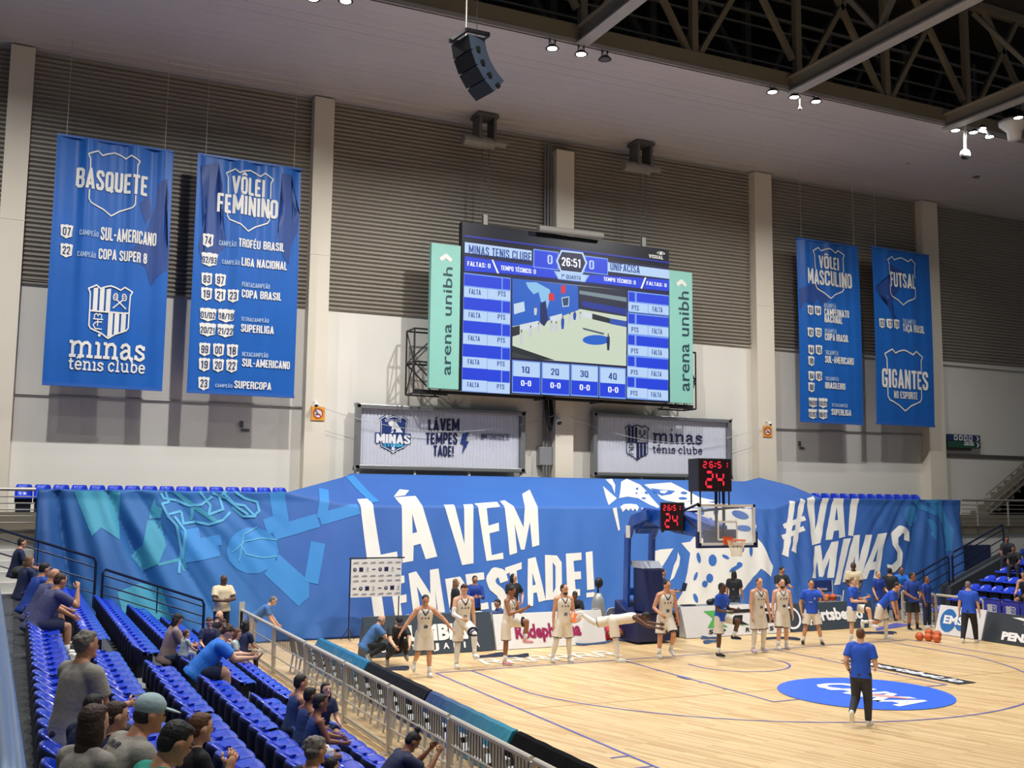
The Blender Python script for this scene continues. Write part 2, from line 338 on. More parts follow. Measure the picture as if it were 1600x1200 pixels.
for i, x in enumerate(NODES):
    zb = zceil(x)+.45
    mm = MB(); bar(mm, (x, YE-.15, zb), (x, YE-.15, 22.4), .22); mm.build('upright', olive, tr)
    for s in (1, -1):
        if s == -1 and i % 2: continue
        mm = MB(); bar(mm, (x+s*.18, YE-.15, zb), (x+s*2.9, YE-.15, 22.3), .17); mm.build('diagonal', olive, tr)
    if i % 2:
        mm = MB(); bar(mm, (x-.2, YE-.15, zb+.6), (x-2.7, YE-.15, 22.3), .17); mm.build('diagonal', olive, tr)
mm = MB(); bar(mm, (X0, YE-.15, 22.4), (X1, YE-.15, 22.4), .3); mm.build('top_chord', olive, tr)
# second truss line deep in the void
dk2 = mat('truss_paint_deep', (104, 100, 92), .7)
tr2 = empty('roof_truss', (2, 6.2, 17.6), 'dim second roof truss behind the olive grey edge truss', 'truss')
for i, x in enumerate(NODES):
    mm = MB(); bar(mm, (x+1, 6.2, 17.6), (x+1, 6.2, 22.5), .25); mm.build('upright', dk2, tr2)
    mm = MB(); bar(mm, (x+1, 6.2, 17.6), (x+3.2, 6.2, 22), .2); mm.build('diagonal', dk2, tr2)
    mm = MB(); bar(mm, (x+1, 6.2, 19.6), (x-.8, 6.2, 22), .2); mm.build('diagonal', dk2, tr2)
for k, (y, z) in enumerate(((4.0, 18.7), (4.0, 19.25), (4.6, 20.3), (4.6, 20.75), (5.4, 22.0))):
    m = MB(); m.tube((X0, y, z), (X1, y, z+.8), .045 if k < 3 else .07, 6)
    tag(m.build('service_pipe', mat('pipe_grey', (150, 146, 135), .5, metal=.3)), ['thin grey pipe running behind the edge truss, lowest of the five', 'thin grey pipe behind the edge truss, second from the bottom', 'thin grey pipe behind the edge truss, middle of the five', 'dim thicker pipe behind the edge truss, fourth from the bottom', 'dim pipe behind the edge truss, topmost of the five'][k], 'pipe', 'pipes in the roof space')
# cross girders that run out over the court
gl = mat('girder_paint', (176, 174, 170), .5, metal=.2)
for k, (xa, lab) in enumerate(((-2.35, 'pale cross girder above the first lamp trio, cut by the top of the picture'), (5.55, 'long pale cross girder above the middle lamp trio'), (12.6, 'pale cross girder above the lamp cluster at the far right'))):
    g = empty('cross_girder', (xa, 0, 17.3), lab, 'girder', 'girders over the court')
    mm = MB(); mm.box((xa-.2, -26, 17.25), (xa+.2, YE-.3, 17.31)); mm.build('bottom_flange', gl, g)
    mm = MB(); mm.box((xa-.05, -26, 17.31), (xa+.05, YE-.3, 17.75)); mm.build('web', olive, g)
    mm = MB(); mm.box((xa-.2, -26, 17.75), (xa+.2, YE-.3, 17.8)); mm.build('top_flange', olive, g)
    for j in range(4):
        y = -1.5-5*j; mm = MB(); bar(mm, (xa, y, 17.8), (xa, y-2.4, 21), .14); mm.build('diagonal', olive, g)
        mm = MB(); bar(mm, (xa, y, 17.8), (xa, y+2.4, 21), .14); mm.build('diagonal', olive, g)
# ---------------- floor
fm = bpy.data.materials.new('maple_boards'); fm.use_nodes = True; nt = fm.node_tree; b = nt.nodes['Principled BSDF']
tc = nt.nodes.new('ShaderNodeTexCoord'); mp = nt.nodes.new('ShaderNodeMapping'); mp.inputs['Rotation'].default_value = (0, 0, R(-108))
nt.links.new(tc.outputs['Object'], mp.inputs['Vector'])
br = nt.nodes.new('ShaderNodeTexBrick'); br.inputs['Scale'].default_value = 1; br.inputs['Brick Width'].default_value = 1.3; br.inputs['Row Height'].default_value = .075
br.inputs['Mortar Size'].default_value = .002; br.offset = .37; br.inputs['Color1'].default_value = (*lin((226, 196, 146)), 1); br.inputs['Color2'].default_value = (*lin((193, 156, 104)), 1); br.inputs['Mortar'].default_value = (*lin((176, 140, 92)), 1); br.inputs['Bias'].default_value = -.25
nt.links.new(mp.outputs['Vector'], br.inputs['Vector'])
nz = nt.nodes.new('ShaderNodeTexNoise'); nz.inputs['Scale'].default_value = 1.; nz.inputs['Detail'].default_value = 5
mp2 = nt.nodes.new('ShaderNodeMapping'); mp2.inputs['Scale'].default_value = (.7, 9, 1); nt.links.new(mp.outputs['Vector'], mp2.inputs['Vector']); nt.links.new(mp2.outputs['Vector'], nz.inputs['Vector'])
mx = nt.nodes.new('ShaderNodeMix'); mx.data_type = 'RGBA'; mx.blend_type = 'OVERLAY'; mx.inputs['Factor'].default_value = .35
nt.links.new(br.outputs['Color'], mx.inputs['A']); nt.links.new(nz.outputs['Fac'], mx.inputs['B']); nt.links.new(mx.outputs['Result'], b.inputs['Base Color'])
b.inputs['Roughness'].default_value = .38; b.inputs['Specular IOR Level'].default_value = .35
m = MB(); m.box((-11.35, -30, -.1), (11.35, 6.35, 0)); floor = struct(m.build('floor', fm))
m = MB(); m.box((X0, -40, -.3), (X1, WY, -.105)); m.box((11.35, 2.9, -.1), (24, 7.4, -.004)); m.box((-16, 6.36, -.1), (24, 7.4, -.002)); struct(m.build('floor_concrete', mat('concrete_grey', (128, 126, 124), .7, var=.08)))
line = mat('court_line_blue', (92, 96, 172), .4); fl = lambda a, b: Vector((a, b, .004)); fl2 = lambda a, b: Vector((a, b, .012))
m = MB(); w = .055
ribbon(m, [(-7.5, -24), (-7.5, 0), (7.5, 0), (7.5, -24)], w, fl, jd=False)
ribbon(m, [(-2.45, 0), (-2.45, -5.8), (2.45, -5.8), (2.45, 0)], w, fl, jd=False)
ribbon(m, [(-6.6, 0), (-6.6, -2.99)]+arc(0, -1.575, 6.75, 6.75, 192.1, 347.9, 60)+[(6.6, -2.99), (6.6, 0)], w, fl, jd=False)
ribbon(m, arc(0, -1.575, 1.25, 1.25, 180, 360, 30), .06, fl, jd=False); ribbon(m, [(-1.25, -1.575), (-1.25, -1.2)], w, fl); ribbon(m, [(1.25, -1.575), (1.25, -1.2)], w, fl)
for y in (-8.325, -9): ribbon(m, [(-7.5, y), (-7.85, y)], w, fl)
for s in (-1, 1):
    for y in (-1.75, -2.6, -3.45, -4.3): ribbon(m, [(s*2.45, y), (s*2.58, y)], .05, fl)
    ribbon(m, [(s*2.5, -2.6), (s*2.5, -3.0)], .13, fl2, jd=False)
m.build('court_lines', line, floor)
m = MB(); ribbon(m, [(-7.5, -4.4), (7.5, -5.3)], .04, lambda a, b: Vector((a, b, .003)), jd=False); m.build('faded_court_line', mat('tan_line', (206, 168, 112), .4), floor)
m = MB(); poly(m, arc(0, -5.8, 1.8, 1.8, 0, 360, 64)[:-1], fl2); m.build('floor_decal', mat('decal_blue', (48, 104, 226), .4, var=.03), floor)
wh = mat('decal_white', (245, 245, 248), .45, var=.02)
m = MB(); word(m, 'CAIXA', frame((-.42, -4.62, .018), (0, -2.6, 0), (.85, 0, 0)), .05, slant=.04); m.build('floor_decal_lettering', wh, floor)
m = MB(); poly(m, [(-.2, -5.95), (.12, -6.15), (.36, -6.65), (.28, -6.75), (.0, -6.4), (-.25, -6.1)], lambda a, b: Vector((a, b, .022))); m.build('floor_decal_slash', mat('decal_salmon', (240, 160, 150), .45), floor)
m = MB(); poly(m, [(2.72, -2.25), (3.3, -2.25), (3.3, -5.9), (2.72, -5.9)], fl2); m.build('floor_decal', mat('decal_black', (38, 40, 44), .45), floor)
m = MB(); word(m, 'sportsbet.io', frame((2.86, -2.75, .018), (0, -3.0, 0), (.36, 0, 0)), .035, slant=.02); m.build('floor_decal_lettering', wh, floor)
m = MB()
for k in range(6): # worn white sponsor letters on the boards before the left ad boards
    x = -5.9+k*.66; ribbon(m, [(x, .55), (x+.12, 1.35), (x+.42, 1.35), (x+.5, 1.0), (x+.15, .95)], .13, fl2); ribbon(m, [(x+.3, .95), (x+.52, .55)], .13, fl2)
m.build('worn_floor_lettering', mat('decal_worn', (244, 232, 210), .45), floor)
m = MB(); poly(m, [(8.2, 1.9), (10.6, 2.6), (10.4, 3.2), (8.6, 2.35)], fl2); poly(m, [(7.3, -4.4), (8.9, -4.0), (8.9, -5.2), (7.4, -5.4)], fl2); m.build('floor_decal', mat('decal_violet', (96, 98, 178), .4), floor)
# pipes and wires on the wall
m = MB(); m.tube((-16.7, WY-.04, 6.9), (-8.3, WY-.04, 6.92), .035); m.tube((10.9, WY-.04, 6.96), (19.4, WY-.04, 7.02), .035); struct(m.build('trim_2', mat('conduit', (170, 168, 165), .5, metal=.3)))
m = MB(); m.box((20.4, WY-.06, 6.08), (X1, WY, 6.24)); struct(m.build('trim_3', mat('dark_trim', (86, 80, 76), .6)))
m = MB()
for a, c, sag in (((-8.0, 9.44, 6.95), (.95, 9.44, 7.1), .75), ((1.3, 9.44, 7.0), (10.2, 9.44, 7.0), .8)):
    m.path([Vector(a).lerp(Vector(c), t/14)-Vector((0, 0, sag*4*(t/14)*(1-t/14))) for t in range(15)], .009, 5)
tag(m.build('sagging_wire', mat('wire_grey', (190, 190, 190), .5)), 'thin pale wires sagging between pillars in front of the wall signs', 'wire')
# upper tier behind the draped sheet
conc = mat('tier_concrete', (120, 112, 98), .75, var=.1)
m = MB(); m.box((X0, 7.62, 2.75), (X1, WY, 3.1)); m.box((X0, 8.35, 3.1), (X1, WY, 3.53)); struct(m.build('floor_upper_tier', conc))
m = MB(); m.box((X0, 9.2, -.1), (-15.6, 9.3, 2.75)); m.box((17.5, 7.7, -.1), (X1, 7.8, 2.75)); m.box((X0, 7.7, 1.6), (-15.5, 7.8, 2.75)); struct(m.build('wall_under_tier', mat('white_gloss_wall', (216, 214, 208), .6)))
m = MB(); m.box((18.9, 7.64, 0), (20.6, 7.7, 2.3)); struct(m.build('door_1', mat('door_navy', (36, 48, 84), .5)))
steelr = mat('rail_steel', (176, 172, 164), .35, metal=.6)
def railing(x0, x1, y, zf, n, lab):
    r = empty('balcony_railing', ((x0+x1)/2, y, zf), lab, 'railing')
    mm = MB(); mm.tube((x0, y, zf+1.08), (x1, y, zf+1.08), .05); mm.build('handrail', steelr, r)
    for k in range(5):
        z = zf+.2+.17*k; mm = MB(); mm.tube((x0, y, z), (x1, y, z), .018, 6); mm.build('rail', steelr, r)
    for k in range(n):
        x = x0+(x1-x0)*(k+.5)/n; mm = MB(); mm.tube((x, y, zf), (x, y, zf+1.08), .04); mm.build('post', steelr, r)
railing(-24, -16.02, 7.5, 3.08, 4, 'steel balcony railing at the left end of the draped sheet')
railing(18.8, 30, 7.5, 3.08, 6, 'steel balcony railing at the right end of the draped sheet')
# stair flight with its rail beyond the right balcony, and white steps at far left
r = empty('stair_railing', (23, 9.2, 3.4), 'grey stair railing rising to the right above the far balcony', 'railing')
for k in range(4):
    mm = MB(); mm.path([(22.1, 9.0, 3.5+.3*k), (22.3, 9.0, 3.6+.3*k), (27, 9.0, 6.3+.3*k)], .03, 6); mm.build('handrail' if k == 3 else 'rail', steelr, r)
m = MB()
for k in range(9): m.box((22.2+.45*k, 9.05, 3.42), (30, 9.9, 3.42+.28*(k+1)))
struct(m.build('floor_stair_right', conc))
m = MB()
for k in range(7): m.box((-24, 6.2+.2*k, -.1), (-16.0, 6.4+.2*k+1.0, 1.0+.26*k))
struct(m.build('floor_steps_left', mat('white_steps', (206, 204, 198), .6)))
# ------------------------------------------------------------ terraces for the side stands
tread = mat('terrace_grey', (62, 66, 72), .6, var=.1, scale=1.5, bump=.1)
nose = mat('terrace_nosing', (128, 130, 130), .5)
def rowx(i): return -12.1-.82*i
def rowz(i): return .58+.34*min(i, 2)+.27*max(0, i-2)
for side, ye in ((-1, 6.0), (1, 3.3)):
    m = MB()
    for i in range(7):
        xa = -rowx(i)-.62 if i else 11.36; xb = 30 if i == 6 else -rowx(i)+.2
        zf = rowz(i)-.56 if i < 6 else rowz(5)-.5
        a, c = sorted((side*xa, side*xb)); m.box((a, -34, -.1), (c, ye, max(.02, zf)))
    struct(m.build('floor_terrace_'+('left' if side < 0 else 'right'), tread))
m = MB()
for i in range(1, 6):
    xa = rowx(i)+.62; zf = rowz(i)-.56
    m.box((xa-.02, -5.55, zf), (xa+.03, -4.5, zf+.012)); m.box((xa, -5.5, zf-.34), (xa+.3, -4.55, zf-.17)); m.box((xa+.27, -5.5, zf-.17), (xa+.3, -4.55, zf-.16))
struct(m.build('floor_aisle_steps', nose))
# ------------------------------------------------------------ the printed sheet draped over the end stand
def sm(a, b, x):
    t = max(0, min(1, (x-a)/(b-a))); return t*t*(3-2*t)
def lr(a, b, x): return max(0, min(1, (x-a)/(b-a)))
def tz_top(x):   # height of the front fold
    return 4.12-.36*(lr(-9.4, -7.2, x)-lr(8.8, 10.4, x))
def tA(x):       # back edge (y, z)
    k = lr(-9.3, -6.9, x)-lr(9.5, 11.2, x); return 7.5+1.5*k, tz_top(x)+.04+k*.97
def fold_w(x, s):
    h = max(0, tz_top(x)-s); d = 0
    k = 1-sm(0, 7.5, x+16.2)                                 # fan of folds gathered at the left end
    if k > 0:
        u = (x+16.3)/(1+.22*h); d += k*(.46*(abs(math.sin(u*3.3+.5*math.sin(u*2.3)))**.7-.6)+.06*math.sin(u*13.7+1))*min(1, .3+h/1.5)
    k = 1-sm(0, 6.5, 18.4-x)                                 # and at the right end, sweeping the other way
    if k > 0:
        u = (18.6-x)/(1+.30*h); d += k*(.24*(abs(math.sin(u*3.2+.6*math.sin(u*2)))**.7-.6) + .04*math.sin(u*14.1+2))*min(1, .25+h/1.5)
    k = math.exp(-((x-8.8)/2.2)**2)
    if k > .02: d += k*min(1, .2+h)*(.035*math.sin(8.5*(x+.25*h)+.8*math.sin(3*x))+.02*math.sin(15*(x-.3*h)))
    d += min(1, h)*(.018*math.sin(2.1*x+1.2*math.sin(.9*x))+.018*math.sin(4.9*x+.8*h+1.4*math.sin(1.3*x))+.007*math.sin(10*x-1.6*h+math.sin(3*x)))
    b = max(0, 1.3-s)/1.3
    d += b*(.03*math.sin(4.1*x+3*s)+.02*math.sin(7.9*x-5*s))
    return d
def tarp(x, s, off=0):
    zt = tz_top(x)
    if s <= zt:
        y = 6.4+.282*s*(3.9/3.9); y = min(y, 7.5); w = fold_w(x, s)
        return Vector((x, y-w-off, max(s, 0)+off*.1+.012))
    ya, za = tA(x); L = math.hypot(ya-7.5, za-zt); f = min(1, (s-zt)/max(L, .05)); w = .012*math.sin(3*x+4*s)+.012*math.sin(1.1*x-2*s)
    y0 = min(6.4+.282*zt, 7.5)
    return Vector((x, y0+(ya-y0)*f-off*.4, zt+(za-zt)*f-.05*math.sin(PI*f)*((ya-7.5)/1.5)+w*math.sin(PI*f)+off+.012))
def tarp_len(x):
    ya, za = tA(x); return tz_top(x)+math.hypot(ya-7.5, za-tz_top(x))
def tarp_xs(u, v):
    "sheet coordinates of the print seen at photo pixel (u,v)"
    d = CR*((u-800)/FPX)+CU*((600-v)/FPX)+CF
    t = (6.4-CAM.y+.282*CAM.z)/(d.y-.282*d.z); p = CAM+d*t
    if p.z <= tz_top(p.x): return p.x, p.z
    x = p.x
    for _ in range(6):
        ya, za = tA(x); zt = tz_top(x); k = (za-zt)/max(ya-7.5, .05)
        t = (zt-CAM.z+k*(CAM.y-7.5))/(d.z-k*d.y); q = CAM+d*t; x = q.x
    L = math.hypot(ya-7.5, za-zt); return q.x, zt+max(0, min(1, (q.y-7.5)/max(ya-7.5, .05)))*L
tm = mat('sheet_print_blue', (56, 112, 200), .62, var=.05, scale=.8); nt = tm.node_tree
# the print fades to teal at both ends of the sheet
tc = nt.nodes.new('ShaderNodeTexCoord'); sp = nt.nodes.new('ShaderNodeSeparateXYZ'); nt.links.new(tc.outputs['Object'], sp.inputs[0])
cr = nt.nodes.new('ShaderNodeValToRGB'); mr = nt.nodes.new('ShaderNodeMapRange'); mr.inputs['From Min'].default_value = -17.5; mr.inputs['From Max'].default_value = 17.5
nzz = nt.nodes.new('ShaderNodeTexNoise'); nzz.inputs['Scale'].default_value = .55; ad = nt.nodes.new('ShaderNodeMath'); ad.operation = 'MULTIPLY_ADD'; ad.inputs[1].default_value = 5
nt.links.new(tc.outputs['Object'], nzz.inputs['Vector']); nt.links.new(nzz.outputs['Fac'], ad.inputs[0]); nt.links.new(sp.outputs['X'], ad.inputs[2]); nt.links.new(ad.outputs[0], mr.inputs['Value']); nt.links.new(mr.outputs['Result'], cr.inputs['Fac'])
e = cr.color_ramp.elements; e[0].position = .06; e[0].color = (*lin((26, 72, 134)), 1); e[1].position = .97; e[1].color = (*lin((44, 92, 160)), 1)
for p, c in ((.2, (38, 106, 172)), (.33, (50, 94, 170)), (.45, (50, 104, 184)), (.7, (62, 114, 192)), (.86, (52, 96, 172))):
    q = e.new(p); q.color = (*lin(c), 1)
nt.links.new(cr.outputs['Color'], nt.nodes['Principled BSDF'].inputs['Base Color'])
m = MB(); NX, NS = 560, 74; idx = []
for i in range(NX+1):
    f = i/NX
    for j in range(NS+1):
        g = j/NS; x0 = -15.98; x1 = 17.4+1.34*min(1, g*1.05); x = x0+(x1-x0)*f; m.v.append(tarp(x, g*tarp_len(x)))
for i in range(NX):
    for j in range(NS):
        a = i*(NS+1)+j; m.f.append([a, a+NS+1, a+NS+2, a+1]); m.m.append(0)
sheet = empty('draped_sheet', (1, 7, 0), 'huge blue printed fan sheet with white slogans draped over the end stand', 'banner')
sh = m.build('cloth', tm, sheet, smooth=True)
q = sh.modifiers.new('thick', 'SOLIDIFY'); q.thickness = .006; q.offset = 0
def sheet_print(name, color, shapes, off, rough=.62, step=.17):
    "shapes: list of ('p'|'h'|'r', points in (x,s), extra) printed onto the folds"
    bm = bmesh.new()
    for kind, pts, ex in shapes:
        mm = MB()
        if kind == 'p': mm.add([Vector((a, b, 0)) for a, b in pts], [tuple(range(len(pts)))])
        elif kind == 'h':
            from mathutils.geometry import tessellate_polygon
            allp = [Vector((a, b, 0)) for a, b in pts]+[Vector((a, b, 0)) for a, b in ex]
            tri = tessellate_polygon([allp[:len(pts)], allp[len(pts):]]); mm.add(allp, [tuple(t) for t in tri])
        else: ribbon(mm, pts, ex, lambda a, b: Vector((a, b, 0)))
        b0 = [bm.verts.new(p) for p in mm.v]
        for f in mm.f:
            try: bm.faces.new([b0[i] for i in f])
            except ValueError: pass
    bmesh.ops.triangulate(bm, faces=[f for f in bm.faces if len(f.verts) > 4])
    xs = [v.co.x for v in bm.verts]; ss = [v.co.y for v in bm.verts]
    for ax, lo, hi in ((0, min(xs), max(xs)), (1, min(ss), max(ss))):
        c = math.floor(lo/step)*step
        while c < hi:
            n = Vector((1, 0, 0)) if ax == 0 else Vector((0, 1, 0))
            bmesh.ops.bisect_plane(bm, geom=bm.verts[:]+bm.edges[:]+bm.faces[:], plane_co=n*c, plane_no=n); c += step
    bm.verts.ensure_lookup_table(); bm.verts.index_update()
    mo = MB(); mo.v = [tarp(v.co.x, min(max(v.co.y, .02), tarp_len(v.co.x)), off+abs(v.co.z)*1.6) for v in bm.verts]
    mo.f = [[v.index for v in f.verts] for f in bm.faces]; mo.m = [0]*len(mo.f); bm.free()
    return mo.build(name, mat(*color, rough, var=.03), sheet, smooth=True)
def crop(x0, y0, k): return lambda pts: [tarp_xs(x0+a/k, y0+b/k) for a, b in pts]
c1, c2, c3, c4 = crop(50, 740, 3.556), crop(500, 730, 3.478), crop(920, 735, 5), crop(1180, 750, 4.706)
P = lambda c, pts: ('p', c(pts), None)
H = lambda c, pts, hole: ('h', c(pts), c(hole))
Rb = lambda c, pts, w: ('r', c(pts), w)
S2 = [(1000, 625), (985, 580), (950, 572), (925, 610), (938, 650), (980, 685), (1000, 730), (975, 765), (930, 765)]
slog = [P(c2, [(200, 175), (268, 168), (290, 230), (330, 478), (415, 460), (420, 500), (258, 515), (225, 260)]),
 P(c2, [(398, 157), (432, 117), (483, 120), (460, 150)]),
 H(c2, [(405, 160), (518, 153), (552, 212), (638, 488), (572, 502), (545, 418), (508, 428), (506, 512), (445, 522), (440, 210)], [(500, 255), (527, 355), (502, 362)]),
 P(c2, [(668, 208), (722, 206), (785, 420), (775, 205), (825, 203), (835, 525), (772, 535)]),
 P(c2, [(835, 200), (960, 190), (978, 217), (905, 225), (915, 320), (970, 303), (972, 348), (920, 362), (932, 480), (992, 466), (995, 500), (905, 512), (858, 218)]),
 P(c2, [(975, 185), (1000, 178), (1055, 222), (1105, 330), (1112, 222), (1097, 145), (1138, 118), (1176, 212), (1190, 425), (1153, 437), (1140, 300), (1110, 450), (1090, 450), (1055, 310), (1070, 467), (1028, 480), (1003, 225)]),
 P(c2, [(240, 590), (400, 560), (405, 605), (325, 620), (352, 830), (298, 835), (268, 632), (245, 636)]),
 P(c2, [(375, 600), (455, 590), (458, 628), (420, 640), (430, 700), (468, 692), (470, 735), (437, 742), (444, 810), (482, 800), (482, 850), (412, 862)]),
 P(c2, [(480, 580), (522, 568), (598, 690), (595, 560), (645, 553), (680, 790), (640, 800), (625, 660), (632, 790), (600, 792), (525, 650), (550, 805), (508, 810)]),
 H(c2, [(680, 610), (760, 596), (790, 640), (792, 700), (760, 735), (738, 738), (748, 795), (708, 800)], [(728, 640), (748, 645), (752, 685), (734, 695)]),
 P(c2, [(790, 585), (890, 573), (893, 612), (845, 620), (850, 665), (885, 660), (888, 700), (858, 705), (865, 745), (910, 735), (915, 772), (820, 785)]),
 Rb(c2, S2, .3),
 P(c2, [(1003, 548), (1095, 518), (1095, 555), (1066, 565), (1085, 770), (1045, 775), (1030, 575), (1005, 585)]),
 H(c2, [(1128, 500), (1170, 490), (1225, 725), (1185, 735), (1175, 682), (1157, 686), (1155, 755), (1127, 757)], [(1152, 575), (1170, 640), (1153, 645)]),
 H(c2, [(1220, 478), (1290, 482), (1315, 520), (1317, 680), (1285, 720), (1225, 725)], [(1264, 520), (1280, 540), (1280, 660), (1266, 685)]),
 P(c2, [(1335, 472), (1418, 465), (1420, 505), (1375, 512), (1380, 570), (1415, 568), (1418, 610), (1382, 613), (1386, 665), (1412, 665), (1412, 700), (1345, 708)]),
 P(c2, [(1443, 465), (1478, 458), (1488, 665), (1450, 670)]), P(c2, [(1447, 685), (1488, 680), (1490, 706), (1448, 710)]),
 Rb(c4, [(272, 160), (217, 560)], .23), Rb(c4, [(345, 145), (275, 532)], .23), Rb(c4, [(205, 345), (362, 282)], .17), Rb(c4, [(200, 425), (358, 357)], .17),
 P(c4, [(380, 140), (425, 120), (445, 370), (470, 115), (520, 118), (480, 465), (415, 485)]),
 H(c4, [(560, 125), (640, 133), (665, 420), (615, 430), (612, 372), (577, 378), (565, 440), (515, 445)], [(598, 200), (608, 295), (583, 300)]),
 P(c4, [(690, 125), (745, 125), (745, 230), (720, 415), (685, 410)]),
 P(c4, [(440, 490), (480, 480), (495, 600), (560, 460), (612, 450), (575, 720), (530, 725), (548, 575), (495, 715), (472, 715), (457, 600), (440, 725), (412, 722)]),
 P(c4, [(650, 437), (705, 430), (622, 770), (578, 775)]),
 P(c4, [(725, 410), (765, 405), (760, 610), (805, 405), (855, 405), (775, 740), (735, 745), (735, 560), (690, 750), (640, 755)]),
 H(c4, [(900, 400), (965, 390), (908, 720), (862, 725), (872, 660), (838, 665), (815, 730), (765, 735)], [(902, 500), (885, 600), (857, 605)]),
 Rb(c4, [(1108, 450), (1105, 385), (1065, 362), (1022, 410), (1025, 480), (1062, 535), (1060, 610), (1010, 655), (970, 650)], .28)]
sheet_print('slogan_pattern', ('sheet_print_white', (232, 230, 222)), slog, .015, step=.07)
def ring(cx, cy, rx, ry, rot=0, n=14): return [(cx+rx*math.cos(2*PI*i/n)*math.cos(rot)-ry*math.sin(2*PI*i/n)*math.sin(rot), cy+rx*math.cos(2*PI*i/n)*math.sin(rot)+ry*math.sin(2*PI*i/n)*math.cos(rot)) for i in range(n)]
cat = [P(c3, [(240, 180), (252, 90), (292, 65), (400, 112), (445, 155), (480, 200), (545, 285), (545, 308), (470, 272), (380, 217), (300, 203), (232, 212)]),
 P(c3, [(430, 112), (520, 104), (640, 96), (760, 150), (860, 200), (990, 230), (930, 242), (800, 236), (700, 250), (600, 232), (560, 215), (520, 170), (470, 140)]),
 P(c3, [(700, 250), (860, 235), (1080, 262), (1250, 280), (1295, 400), (1312, 440), (1290, 490), (1345, 570), (1440, 750), (1430, 835), (1345, 770), (1190, 950), (1150, 1075), (650, 1075), (725, 960), (770, 800), (790, 650), (720, 570), (790, 560), (850, 480), (800, 430), (760, 300)]),
 P(c3, [(185, 300), (215, 292), (245, 465), (232, 475)]), P(c3, [(410, 295), (460, 295), (440, 478), (425, 478)]),
 P(c3, [(240, 290), (270, 265), (320, 262), (370, 270), (385, 292), (375, 325), (360, 300), (340, 320), (325, 296), (310, 320), (290, 300), (265, 328)]),
 P(c3, [(110, 120), (215, 212), (150, 275)]), P(c3, [(130, 75), (180, 70), (205, 110), (200, 175), (178, 115)]),
 P(c3, [(485, 640), (560, 620), (655, 612), (605, 700), (545, 800), (530, 715), (485, 690)]), P(c3, [(690, 640), (708, 680), (700, 740), (660, 840), (628, 868), (660, 745), (680, 700)])]
sheet_print('big_cat_print', ('sheet_print_white', (232, 230, 222)), cat, .014, step=.1)
spots = [P(c3, ring(*a)) for a in ((855, 685, 16, 42, -.2), (968, 705, 32, 46), (1065, 678, 30, 13, .5), (1145, 765, 60, 16, -.5), (1175, 740, 22, 22), (1268, 635, 16, 40), (1200, 620, 10, 22), (880, 320, 20, 34, -.3), (990, 325, 20, 32), (830, 830, 12, 36, .3), (945, 845, 28, 36), (905, 890, 26, 26), (830, 1000, 16, 38, -.3), (375, 140, 10, 8), (445, 172, 14, 9, .6), (425, 218, 18, 9), (370, 175, 8, 8), (740, 172, 26, 11), (730, 218, 34, 11), (1180, 350, 70, 30, .3), (1210, 455, 60, 24, .1), (940, 410, 20, 40, .4))]
spots += [P(c3, [(480, 140), (560, 152), (672, 158), (640, 186), (565, 196), (512, 172)])]
sheet_print('spot_pattern', ('sheet_print_spot', (54, 108, 188)), spots, .022, step=.1)
sheet_print('cat_eye_print', ('sheet_print_white', (232, 230, 222)), [P(c3, [(548, 162), (600, 160), (615, 165), (590, 182), (560, 178)])], .03)
teal = [P(c1, [(232, 100), (490, 100), (485, 370), (380, 300), (330, 350)]), P(c1, [(640, 262), (715, 265), (745, 400), (700, 500), (620, 545), (550, 460), (612, 400)]), P(c1, [(650, 255), (657, 205), (680, 135), (690, 180), (722, 195), (712, 250)]),
 P(c1, [(470, 660), (600, 610), (720, 640), (780, 830), (640, 800), (500, 770)]), P(c1, [(820, 110), (1030, 262), (1000, 268), (900, 200), (895, 260), (880, 262), (882, 190), (780, 105)]),
 P(c1, [(690, 500), (850, 465), (862, 545), (840, 545), (820, 490), (700, 515)])]
sheet_print('teal_figure_print', ('sheet_print_teal', (58, 148, 176)), teal, .014, step=.07)
sheet_print('teal_backboard_print', ('sheet_print_light', (52, 134, 204)), [Rb(c1, [(1360, 105), (1385, 270), (1295, 300)], .45), Rb(c1, [(1590, 262), (1340, 335)], .4), Rb(c1, [(1590, 385), (1550, 610)], .42), P(c1, ring(1225, 430, 145, 130)), P(c1, [(1290, 560), (1370, 450), (1540, 600), (1540, 690), (1480, 740)]),
 Rb(c1, [(875, 310), (905, 490)], .5), Rb(c1, [(890, 400), (1050, 370)], .3), Rb(c1, [(900, 460), (1040, 430)], .3), Rb(c2, [(20, 120), (10, 280)], .3), Rb(c2, [(160, 50), (300, 190)], .3), Rb(c2, [(0, 285), (210, 225)], .35)], .012, step=.08)
net = [Rb(c1, a, .07) for a in ([(715, 110), (730, 140), (800, 150), (870, 180), (940, 175), (1000, 130)], [(740, 105), (760, 160), (720, 170), (750, 230), (830, 210)], [(830, 215), (840, 280), (910, 270), (980, 285), (1060, 260), (1100, 215)], [(930, 100), (990, 180), (980, 230), (1060, 200), (1040, 130), (1080, 100)], [(1060, 105), (1120, 170), (1180, 180), (1240, 240), (1170, 240), (1110, 190)], [(1120, 100), (1180, 140), (1250, 160), (1262, 210), (1230, 240)], [(1000, 110), (1080, 140), (1140, 190), (1200, 230)], [(750, 235), (800, 290), (830, 430), (815, 555)], [(790, 240), (850, 320), (835, 480), (860, 530)])]
net += [Rb(c1, [(1110, 440), (1180, 380), (1270, 360), (1360, 370)], .04), Rb(c1, [(1160, 400), (1190, 450), (1280, 470), (1360, 460)], .04), Rb(c1, [(1150, 490), (1175, 340), (1250, 300)], .04)]
sheet_print('basket_net_print', ('sheet_print_net', (84, 168, 210)), net, .022, step=.07)
